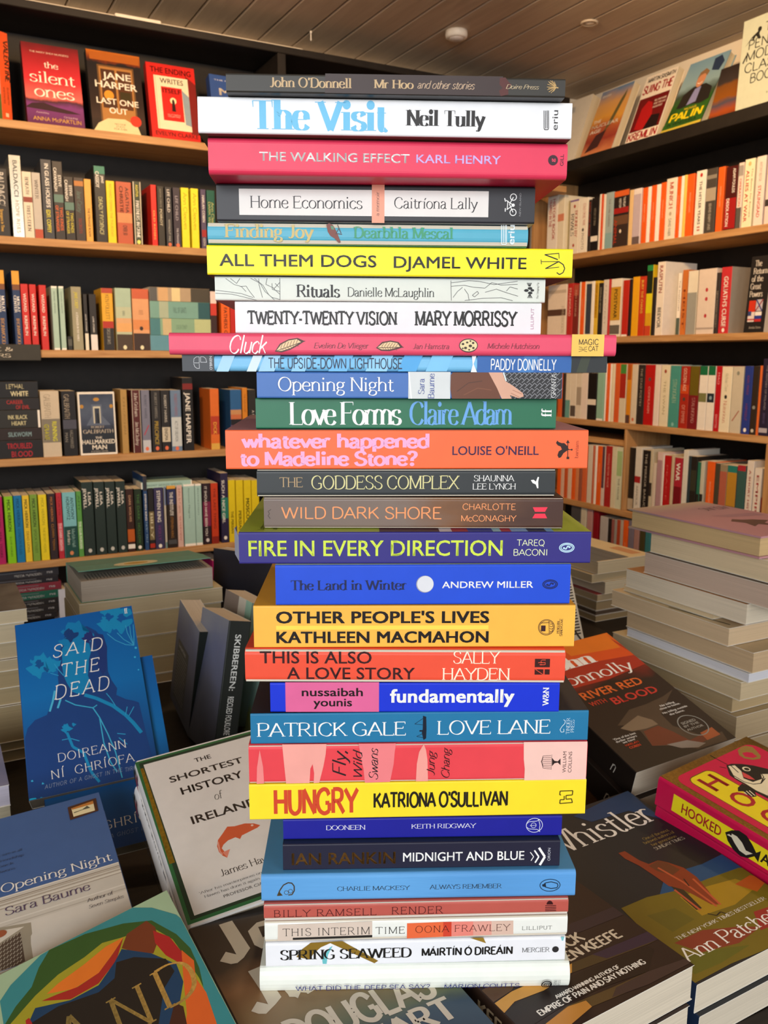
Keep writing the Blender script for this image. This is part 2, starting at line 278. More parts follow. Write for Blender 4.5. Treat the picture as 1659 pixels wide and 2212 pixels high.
def surf(L, w, t, face):
    """maps cover / spine coordinates in metres to the book's axes"""
    e = .00012
    if face == 's': return lambda a, b, l: (a - L / 2, -e * l - .00005, b)
    if face == 'f': return lambda a, b, l: (L / 2 - b, a, t + e * l + .00005)
    if face == 'b': return lambda a, b, l: (L / 2 - b, w - a, -e * l - .00005)
def cmat(c):
    if not isinstance(c, str): return c
    return foil(c[1:]) if c[0] == '*' else M(c, noise=.03)
def deco(mb, items, fn, layer=1):
    """t lettering, r rectangle, p polygon, e ellipse, l line; each item one layer above the last"""
    for k, it in enumerate(items):
        L_ = layer + k * .045; kind = it[0]
        if kind == 't':
            _, body, st, x0, x1, yb, cap, col = it[:8]; rot = it[8] if len(it) > 8 else 0
            vs, fs = text2d(body, st, x0, x1, yb, cap, rot)
            if vs:
                n = len(vs); j = [0.] * n
                for q, f in enumerate(fs):
                    for i in f: j[i] = (q % 5) * .006
                mb.add([fn(x, y, L_ + j[i]) for i, (x, y) in enumerate(vs)], fs, cmat(col))
        elif kind == 'r':
            _, x0, y0, x1, y1, col = it; mb.add([fn(x0, y0, L_), fn(x1, y0, L_), fn(x1, y1, L_), fn(x0, y1, L_)], [(0, 1, 2, 3)], cmat(col))
        elif kind == 'p':
            _, pts, col = it; mb.add([fn(x, y, L_) for x, y in pts], [tuple(range(len(pts)))], cmat(col))
        elif kind == 'e':
            _, cx, cy, rx, ry, col = it; pts = _ell(cx, cy, rx, ry, n=24)[:-1]; mb.add([fn(x, y, L_) for x, y in pts], [tuple(range(24))], cmat(col))
        elif kind == 'o':
            _, cx, cy, rx, ry, wd, col = it; A = _ell(cx, cy, rx, ry, n=28)[:-1]; B = _ell(cx, cy, rx - wd, ry - wd, n=28)[:-1]
            mb.add([fn(x, y, L_) for x, y in A + B], [(i, (i + 1) % 28, 28 + (i + 1) % 28, 28 + i) for i in range(28)], cmat(col))
        elif kind == 'l':
            _, pts, wd, col = it; vs = []; fs = []
            for i in range(len(pts) - 1):
                (ax, ay), (bx, by) = pts[i], pts[i + 1]; l = math.hypot(bx - ax, by - ay) or 1; nx, ny = -(by - ay) / l * wd / 2, (bx - ax) / l * wd / 2; n = len(vs)
                vs += [fn(ax + nx, ay + ny, L_ + .008 * (i % 4)), fn(bx + nx, by + ny, L_ + .008 * (i % 4)), fn(bx - nx, by - ny, L_ + .008 * (i % 4)), fn(ax - nx, ay - ny, L_ + .008 * (i % 4))]; fs.append((n, n + 1, n + 2, n + 3))
            mb.add(vs, fs, cmat(col))
def book(name, mw, L, w, t, spine, front=None, back=None, page='#d9cfbd', hard=False, r=None, bulge=0., parts=(), label=None, cat='book', group=None, warp=None):
    """parts: (part name, face, items, part label or None); returns the book's Empty"""
    front = front or spine; back = back or front
    root = empty(name, mw); tag(root, label, cat, group)
    edge = cmat(front) if hard else M('#e9e4d8', .8)
    case = case_mesh(L, w, t, cmat(spine), cmat(front), cmat(back), edge, hard, r, bulge)
    c = .0026 if hard else .0006; ins = .0035 if hard else .0004; pm = page_mat(page); pb = MB()
    y0 = max(c, bulge * .0 + c)
    pb.box((-L / 2 + ins, y0, c), (L / 2 - ins, w - ins - (.001 if not hard else 0), t - c), pm)
    meshes = [('cover', case, None), ('page_block', pb, None)]
    base = {}
    for p in parts:
        m = MB(); fn = surf(L, w, t, p[1])
        if bulge and p[1] == 's': fn = (lambda g: lambda a, b, l: (g(a, b, l)[0], g(a, b, l)[1] - bulge * math.sin(math.pi * min(1, max(0, b / t))), g(a, b, l)[2]))(fn)
        deco(m, p[2], fn, base.get(p[1], 1)); base[p[1]] = base.get(p[1], 1) + .045 * len(p[2]) + .06; meshes.append((p[0], m, p[3] if len(p) > 3 else None))
    for nm, m, lb in meshes:
        if warp: m.v = [warp(v) for v in m.v]
        o = m.build(nm, root)
        if lb: o['label'] = lb
    return root
def place(o, u, v, n, w, t):
    """matrix for a book lying or leaning with its front cover centre at o; u to the right, v to the head, n out of the front cover"""
    o, u, v, n = Vector(o), Vector(u).normalized(), Vector(v), Vector(n); v = (v - u * v.dot(u)).normalized(); n = u.cross(v)
    return axes(o - u * w / 2 - n * t, -v, u, n)
# ------------------------------------------------------------------ measured books (metres, room axes)
STACK = [
('paperback_book','slim black paperback with cream serif spine lettering, topmost of the tall stack',(.2579,.4711,1.3895),(.9025,-.4308,0),(.4308,.9025,0),.1955,.0106,'#37342f',[('spine_print','s',[('p',[(.0566,.0107),(.159,.0108),(.1592,.0003),(.0563,.0003)],'#3a2a28'),('p',[(.1572,.01),(.1604,.0103),(.1626,.0076),(.1642,.0064),(.1621,.0046),(.1624,.0011),(.1579,.0001),(.1568,.003),(.1589,.0046),(.157,.0065)],'#552420')]),('author_lettering','s',[('t',"John O'Donnell",'G',.0249,.0717,.0031,.0051,'#c8a87c')]),('title_lettering','s',[('t','Mr Hoo','G',.0844,.1074,.0034,.0045,'#c8a87c'),('t','and other stories','N',.1095,.1428,.0036,.0041,'#c4a688')]),('publisher_mark','s',[('t','Doire Press','N',.1608,.1802,.0042,.0023,'#cbb691'),('l',[(.1893,.0062),(.1854,.0085)],.0003,'#c9a468'),('l',[(.1896,.0063),(.1865,.009)],.0003,'#c9a468'),('l',[(.1898,.0063),(.1875,.009)],.0003,'#c9a468'),('l',[(.19,.0062),(.1889,.0085)],.0003,'#c9a468'),('l',[(.1893,.0059),(.185,.007)],.0003,'#c9a468'),('l',[(.1892,.0056),(.1847,.0055)],.0003,'#c9a468'),('l',[(.1893,.0053),(.185,.004)],.0003,'#c9a468'),('l',[(.1894,.005),(.1859,.0028)],.0003,'#c9a468'),('l',[(.1897,.0049),(.1872,.0023)],.0003,'#c9a468'),('l',[(.19,.0051),(.1885,.0031)],.0003,'#c9a468'),('l',[(.1901,.0059),(.1892,.007)],.0003,'#c9a468'),('l',[(.1895,.006),(.186,.0077)],.0003,'#c9a468'),('l',[(.1894,.0054),(.1855,.0048)],.0003,'#c9a468'),('l',[(.1897,.0052),(.1869,.0036)],.0003,'#c9a468'),('l',[(.1887,.0056),(.1914,.0051)],.0006,'#c9a468')])],{'back':'#1f1a1b','front':'#2a2725'}),
('paperback_book','thick white paperback with large sky blue fat-face spine lettering, second from top of tall stack',(.2565,.4809,1.369),(.9049,-.4257,0),(.4257,.9049,0),.22,.0205,'#efeff1',[('title_lettering','s',[('t','The Visit','D',.0316,.1108,.0027,.0155,'#6cbfe8')],'sky blue lettering'),('author_lettering','s',[('t','Neil Tully','D',.1212,.1686,.006,.0085,'#231f20')]),('publisher_mark','s',[('t','eriu','S',.0047,.0158,.2116,.0037,'#231f20',90),('l',[(.2031,.0155),(.2035,.0055)],.0004,'#231f20'),('l',[(.2041,.0155),(.2044,.0055)],.0004,'#231f20'),('l',[(.205,.0156),(.2054,.0056)],.0004,'#231f20'),('l',[(.2058,.0156),(.2062,.0056)],.0004,'#231f20'),('l',[(.2035,.0055),(.2039,.0049),(.2058,.0049),(.2062,.0056)],.0004,'#231f20')])],{'back':'#4c4c30','front':'#e8e8e8'}),
('hardback_book','thick raspberry pink hardback with spaced white capitals on its spine, in the tall stack',(.2621,.4873,1.3477),(.908,-.419,0),(.419,.908,0),.2162,.0214,'#e83a5c',[('title_lettering','s',[('t','THE WALKING EFFECT','M',.0302,.12,.008,.0053,'#f4f4f2')]),('author_lettering','s',[('t','KARL HENRY','M',.1241,.1754,.0082,.005,'#cdb0ec')],'lilac lettering'),('publisher_mark','s',[('e',.2074,.011,.003,.003,'#3a1424'),('t','g','B',.0099,.012,.2082,.0025,'#e83a5c',90),('t','GILL','S',.0078,.0145,.2139,.0022,'#3a1424',90)])],{'hard':1,'front':'#d81f50'}),
('paperback_book','black paperback with a cream label panel and bicycle emblem on its spine, in tall stack',(.2667,.513,1.325),(.8991,-.4378,0),(.4378,.8991,0),.2016,.0227,'#2b2a2f',[('spine_label','s',[('r',.0141,.0037,.1719,.0195,'#e8e5e0')],'cream panel with rounded corners'),('title_lettering','s',[('t','Home Economics','R',.0209,.0918,.0081,.0072,'#2a2226')]),('author_lettering','s',[('t','Caitr\u00edona Lally','R',.1119,.1651,.0086,.0066,'#2a2226')]),('spine_band','s',[('r',.0977,-.0004,.1057,.0227,'#efa184'),('t','a memoir','R',.0038,.0185,.1023,.0022,'#4a2a2a',90)],'salmon orange band'),('publisher_mark','s',[('o',.1877,.0161,.0022,.0022,.0005,'#f4f4f2'),('o',.1877,.0068,.0022,.0022,.0005,'#f4f4f2'),('l',[(.1877,.0161),(.1853,.0118),(.1877,.0068)],.0005,'#f4f4f2'),('l',[(.1877,.0112),(.183,.0142)],.0005,'#f4f4f2'),('l',[(.1877,.0112),(.1836,.0084)],.0005,'#f4f4f2'),('l',[(.1842,.0139),(.1839,.0084)],.0005,'#f4f4f2'),('l',[(.1821,.0154),(.1827,.0133)],.0006,'#f4f4f2'),('l',[(.1827,.0093),(.1827,.0072)],.0006,'#f4f4f2'),('e',.1877,.0112,.001,.001,'#f4f4f2'),('t','NEW ISLAND','S',.0045,.0186,.1927,.0012,'#9a9a9c',90)])],{'front':'#232227','back':'#cfc8c2'}),
('paperback_book','turquoise rounded-corner paperback with gold serif title and small bird on its spine, in tall stack',(.264,.5182,1.3113),(.9045,-.4266,0),(.4266,.9045,0),.2055,.0137,'#58b0ca',[('title_lettering','s',[('t','Finding Joy','G',.0107,.0675,.0041,.008,'#cdb673')],'gold lettering'),('spine_picture','s',[('p',[(.0754,.0124),(.0772,.0134),(.0796,.0122),(.0813,.0094),(.0828,.0062),(.0845,.0018),(.0833,.0012),(.0806,.004),(.078,.0055),(.0763,.008)],'#7a3b30'),('p',[(.0781,.0118),(.0799,.0115),(.0804,.0093),(.0786,.0096)],'#5a8a6a'),('l',[(.0825,.0125),(.0848,.0072)],.0005,'#4a3034'),('l',[(.0813,.0071),(.0854,.0066)],.0005,'#4a3034'),('l',[(.0834,.0103),(.0813,.0065)],.0004,'#4a3034')],'small brown bird on a twig'),('author_lettering','s',[('t','Dearbhla Mescal','G',.0928,.1569,.0045,.0067,'#3c9a70')],'green lettering'),('publisher_mark','s',[('t','eriu','B',.0013,.0135,.1965,.0044,'#eaf6fa',90),('l',[(.1879,.0134),(.1882,.0021)],.0005,'#eaf6fa'),('l',[(.1891,.0134),(.1894,.0021)],.0005,'#eaf6fa'),('l',[(.1903,.0134),(.1906,.0021)],.0005,'#eaf6fa'),('l',[(.1912,.0135),(.1915,.0021)],.0005,'#eaf6fa'),('l',[(.1882,.0021),(.1887,.0012),(.191,.0013),(.1915,.0021)],.0005,'#eaf6fa')])],{'r':.005}),
('paperback_book','bright yellow paperback with widely spaced plain black capitals along its spine, in tall stack',(.2794,.5158,1.2925),(.9089,-.417,0),(.417,.9089,0),.238,.0188,'#f7ec1e',[('title_lettering','s',[('t','ALL THEM DOGS','M',.0079,.1089,.0056,.0078,'#1f1a12')]),('author_lettering','s',[('t','DJAMEL WHITE','M',.1202,.2074,.0054,.0076,'#1f1a12')]),('publisher_mark','s',[('l',[(.2193,.0147),(.2286,.0156)],.0005,'#241e12'),('l',[(.2193,.0147),(.2281,.0116)],.0007,'#241e12'),('l',[(.217,.0102),(.2287,.0104)],.0004,'#241e12'),('l',[(.2286,.0158),(.229,.0123)],.0004,'#241e12'),('l',[(.2201,.0058),(.2287,.0104)],.0007,'#241e12'),('l',[(.2201,.0058),(.2291,.0069)],.0004,'#241e12'),('l',[(.2169,.0115),(.2173,.0086)],.0004,'#241e12'),('l',[(.2287,.0104),(.2318,.0085),(.2329,.006),(.2319,.0034),(.2295,.0021),(.2277,.0034)],.0006,'#241e12')])],{'back':'#191510','front':'#f0e520'}),
('paperback_book','pale grey-green paperback with line drawings at both ends of its spine, in the tall stack',(.2762,.5236,1.2768),(.9099,-.4149,0),(.4149,.9099,0),.218,.0157,'#dfe4da',[('spine_picture','s',[('l',[(.0071,.0139),(.0125,.0101),(.0171,.0089),(.0201,.0057)],.0003,'#555'),('l',[(.0102,.0139),(.0141,.0108),(.0163,.014)],.0003,'#555'),('l',[(.0002,.0064),(.0078,.0056),(.017,.0044),(.0246,.0019)],.0003,'#555'),('l',[(.0002,.0045),(.0109,.004),(.02,.0019),(.0267,.0003)],.0003,'#555'),('l',[(.0162,.0089),(.0202,.0092),(.0225,.0057),(.0255,.0019)],.0003,'#555'),('l',[(.0233,.0141),(.0294,.011),(.0323,.0059),(.0369,.0021),(.0421,.0008)],.0003,'#555'),('l',[(.0257,.0141),(.0312,.0097),(.0347,.004),(.0384,.0005)],.0003,'#555'),('l',[(.0285,.0139),(.0287,.0097),(.0307,.002)],.0003,'#555'),('l',[(.034,.0143),(.033,.0104),(.0385,.0079),(.0422,.0118)],.0003,'#555'),('l',[(.0422,.0144),(.0421,.0005)],.0003,'#555'),('l',[(.037,.0111),(.0372,.0072),(.0421,.006)],.0003,'#555'),('l',[(.0379,.0079),(.0421,.0041)],.0003,'#555'),('l',[(.0391,.0111),(.0415,.0086)],.0003,'#555'),('l',[(.1547,.0138),(.1552,.001)],.0003,'#555'),('l',[(.1547,.0124),(.1666,.0139),(.1742,.0134),(.1835,.0115),(.1992,.0138)],.0003,'#555'),('l',[(.1548,.0102),(.1636,.0109),(.1698,.0097),(.1775,.0092),(.1819,.0128),(.188,.0113),(.1993,.0118)],.0003,'#555'),('l',[(.1563,.003),(.1592,.0069),(.1625,.0096)],.0003,'#555'),('l',[(.1637,.0086),(.1663,.0051),(.1671,.0011)],.0003,'#555'),('l',[(.1691,.0045),(.1724,.0071),(.1734,.0058),(.1707,.0035),(.1691,.0045)],.0003,'#555'),('l',[(.1776,.0065),(.1851,.0086),(.1929,.0061),(.1998,.0042)],.0003,'#555'),('l',[(.1641,.0011),(.1763,.0026),(.1885,.0031),(.1963,.0012)],.0003,'#555'),('l',[(.1919,.0074),(.1942,.0101),(.1995,.0088)],.0003,'#555')],'grey line drawings'),('title_lettering','s',[('t','Rituals','G',.0528,.0815,.0026,.0076,'#1f1d1c')]),('author_lettering','s',[('t','Danielle McLaughlin','R',.0863,.1438,.0032,.0056,'#1f1d1c')]),('publisher_mark','s',[('e',.2053,.0079,.0015,.0009,'#1c1a1a'),('e',.2077,.0093,.0015,.0009,'#1c1a1a'),('e',.2079,.0063,.0015,.0009,'#1c1a1a'),('e',.2093,.008,.0012,.0008,'#1c1a1a'),('l',[(.2069,.0106),(.2057,.0129)],.0004,'#1c1a1a'),('l',[(.2073,.0053),(.2063,.003)],.0004,'#1c1a1a'),('l',[(.2072,.0106),(.2067,.0129)],.0004,'#1c1a1a'),('l',[(.2075,.0053),(.2073,.003)],.0004,'#1c1a1a'),('l',[(.2074,.0106),(.2077,.0129)],.0004,'#1c1a1a'),('l',[(.2078,.0053),(.2083,.003)],.0004,'#1c1a1a'),('l',[(.2077,.0106),(.2086,.0129)],.0004,'#1c1a1a'),('l',[(.208,.0053),(.2093,.003)],.0004,'#1c1a1a'),('t','The Stinging Fly','R',.0024,.0131,.2135,.0012,'#333',90)])],{'front':'#d3dacf','back':'#c9c2b4'}),
('paperback_book','white paperback with chunky hand-cut black capitals on its spine, in the tall stack',(.2807,.5217,1.2559),(.9008,-.4343,0),(.4343,.9008,0),.2031,.0209,'#e9eaec',[('title_lettering','s',[('t','TWENTY-TWENTY VISION','X',.0078,.107,.006,.0081,'#16120f')]),('author_lettering','s',[('t','MARY MORRISSY','X',.1185,.1873,.0056,.0091,'#16120f')]),('publisher_mark','s',[('t','LILLIPUT','S',.0035,.0172,.1982,.0022,'#b98aa4',90)])],{'front':'#dfe0e2'}),
('hardback_book','wide rose pink picture book with feathers on its spine, longest in the tall stack',(.2755,.5044,1.2417),(.8992,-.4376,0),(.4376,.8992,0),.2897,.0142,'#e84d6c',[('title_lettering','s',[('t','Cluck','N',.0386,.0628,.0011,.011,'#f4f4f2')],'white script lettering'),('spine_picture','s',[('p',[(.0677,.0023),(.0709,.0072),(.0765,.01),(.0824,.0109),(.0868,.0089),(.0832,.0065),(.0776,.0034),(.0718,.0017)],'#4a2416'),('p',[(.0684,.0026),(.0716,.0066),(.0766,.0092),(.0819,.0101),(.0845,.0083),(.0775,.0043),(.0721,.0027)],'#e8c99a'),('l',[(.0677,.0023),(.0872,.009)],.0004,'#3a1a10'),('l',[(.0714,.0043),(.0726,.0076)],.0003,'#6b3a22'),('l',[(.0714,.0042),(.0732,.0034)],.0003,'#6b3a22'),('l',[(.0733,.0048),(.0746,.0081)],.0003,'#6b3a22'),('l',[(.0733,.0046),(.0751,.0038)],.0003,'#6b3a22'),('l',[(.0753,.0052),(.0765,.0085)],.0003,'#6b3a22'),('l',[(.0753,.0051),(.0771,.0042)],.0003,'#6b3a22'),('l',[(.0772,.0056),(.0785,.009)],.0003,'#6b3a22'),('l',[(.0772,.0055),(.079,.0047)],.0003,'#6b3a22'),('l',[(.0792,.0061),(.0804,.0094)],.0003,'#6b3a22'),('l',[(.0792,.0059),(.081,.0051)],.0003,'#6b3a22'),('l',[(.0811,.0065),(.0824,.0099)],.0003,'#6b3a22'),('l',[(.0811,.0064),(.0829,.0056)],.0003,'#6b3a22'),('p',[(.1329,.0048),(.1368,.0086),(.1422,.0095),(.1473,.0086),(.1504,.0053),(.1468,.0041),(.1414,.0028),(.1361,.003)],'#4a2416'),('p',[(.1336,.0049),(.1373,.0078),(.1421,.0087),(.1467,.0079),(.1483,.0055),(.1415,.0038),(.1366,.0038)],'#e8c99a'),('l',[(.1329,.0048),(.1507,.0053)],.0004,'#3a1a10'),('l',[(.1365,.0057),(.1384,.0085)],.0003,'#6b3a22'),('l',[(.1365,.0055),(.1377,.0042)],.0003,'#6b3a22'),('l',[(.1382,.0055),(.1401,.0083)],.0003,'#6b3a22'),('l',[(.1382,.0053),(.1394,.004)],.0003,'#6b3a22'),('l',[(.1399,.0053),(.1419,.0081)],.0003,'#6b3a22'),('l',[(.1399,.0052),(.1411,.0038)],.0003,'#6b3a22'),('l',[(.1416,.0051),(.1436,.008)],.0003,'#6b3a22'),('l',[(.1416,.005),(.1429,.0036)],.0003,'#6b3a22'),('l',[(.1434,.005),(.1453,.0078)],.0003,'#6b3a22'),('l',[(.1434,.0048),(.1446,.0035)],.0003,'#6b3a22'),('l',[(.1451,.0048),(.147,.0076)],.0003,'#6b3a22'),('l',[(.1451,.0046),(.1463,.0033)],.0003,'#6b3a22'),('e',.1928,.0066,.0061,.0044,'#2a1a12'),('e',.1928,.0066,.0056,.0038,'#e6d3a0'),('e',.1892,.0075,.0009,.0007,'#3a2a18'),('e',.1909,.005,.001,.0008,'#3a2a18'),('e',.1919,.0085,.0008,.0006,'#3a2a18'),('e',.194,.0063,.0011,.0009,'#3a2a18'),('e',.1958,.0082,.0008,.0007,'#3a2a18'),('e',.196,.005,.0008,.0007,'#3a2a18'),('e',.1891,.0047,.0006,.0005,'#3a2a18'),('e',.1933,.0038,.0007,.0005,'#3a2a18'),('e',.194,.0094,.0006,.0005,'#3a2a18')],'two feathers and a speckled egg'),('author_lettering','s',[('t','Evelien De Vlieger','I',.0927,.1282,.0045,.0033,'#5a1a2a'),('t','Jan Hamstra','I',.1567,.1803,.0043,.0033,'#5a1a2a'),('t','Michele Hutchison','I',.2051,.2392,.0047,.0033,'#5a1a2a')]),('publisher_mark','s',[('r',.2602,0,.2815,.014,'#f4c65c'),('t','MAGIC','W',.2649,.2778,.0074,.0035,'#3a2418'),('t','CAT','W',.2713,.2778,.0034,.003,'#3a2418'),('l',[(.265,.0061),(.2674,.0055)],.0003,'#3a2418'),('l',[(.265,.0045),(.2674,.0045)],.0003,'#3a2418'),('l',[(.265,.0029),(.2674,.0036)],.0003,'#3a2418'),('l',[(.2683,.0055),(.2704,.0061)],.0003,'#3a2418'),('l',[(.2683,.0045),(.2704,.0045)],.0003,'#3a2418'),('l',[(.2683,.0036),(.2704,.0029)],.0003,'#3a2418'),('l',[(.2671,.005),(.2678,.0037),(.2686,.005)],.0003,'#3a2418')],'yellow panel')],{'hard':1,'front':'#d8406a'}),
('hardback_book','thin wide picture book with sky blue spine and hand-drawn capitals, under the rose pink one',(.2791,.5087,1.2311),(.8966,-.4428,0),(.4428,.8966,0),.2786,.0106,'#79c0ea',[('spine_picture','s',[('r',-.0001,.0001,.0206,.0105,'#3b3e44'),('p',[(.0263,.0101),(.0342,.0101),(.0298,-.0001),(.0219,-.0001)],'#a8d6f2'),('p',[(.046,.0102),(.0521,.0102),(.0477,0),(.0416,0)],'#d5e9f4'),('p',[(.0536,.0102),(.0639,.0103),(.0596,.0001),(.0492,0)],'#9dd0f0'),('p',[(.0748,.0103),(.0839,.0103),(.0796,.0001),(.0705,.0001)],'#8ccaf0'),('p',[(.0991,.0104),(.1113,.0105),(.107,.0002),(.0948,.0002)],'#6ab6e8'),('p',[(.1234,.0105),(.1374,.0106),(.1331,.0003),(.1191,.0003)],'#8fcdf2'),('p',[(.1447,.0106),(.1568,.0107),(.1525,.0004),(.1404,.0003)],'#4fa9e6'),('p',[(.1629,.0107),(.1768,.0107),(.1726,.0005),(.1586,.0004)],'#7cc4f0'),('p',[(.189,.0104),(.192,.0105),(.1902,.0054),(.1926,0),(.1884,0),(.1896,.0047)],'#e9eef2'),('r',.1926,-.0001,.2548,.0107,'#2c63ac'),('p',[(.2236,.0105),(.2327,.0105),(.2297,.0001),(.2206,0)],'#3f7cc0'),('r',.2549,0,.2785,.0107,'#272b2d'),('p',[(.2615,.0105),(.2676,.0106),(.265,.0001),(.2583,0)],'#3a4030')]),('title_lettering','s',[('t','THE UPSIDE-DOWN LIGHTHOUSE','W',.0559,.1432,.0022,.0064,'#1c2b4a')]),('author_lettering','s',[('t','PADDY DONNELLY','W',.2016,.2449,.0016,.0068,'#f4f4f2')],'white lettering'),('publisher_mark','s',[('t',"O'BRIEN",'S',.0011,.0097,.0193,.0017,'#dfe2e4',90),('l',[(.0073,.0054),(.0112,.0054)],.0003,'#c9ccd0'),('l',[(.0074,.0057),(.0077,.0081),(.0093,.0093),(.0111,.0093),(.011,.0057)],.0003,'#c9ccd0'),('l',[(.0074,.0049),(.008,.003),(.0095,.0018),(.011,.0018),(.011,.0049)],.0003,'#c9ccd0'),('l',[(.0119,.0058),(.0159,.0058),(.0153,.0082),(.0138,.0094),(.012,.0094),(.0119,.0058)],.0003,'#c9ccd0')])],{'hard':1,'front':'#3a76b8','back':'#c6c9ce'}),
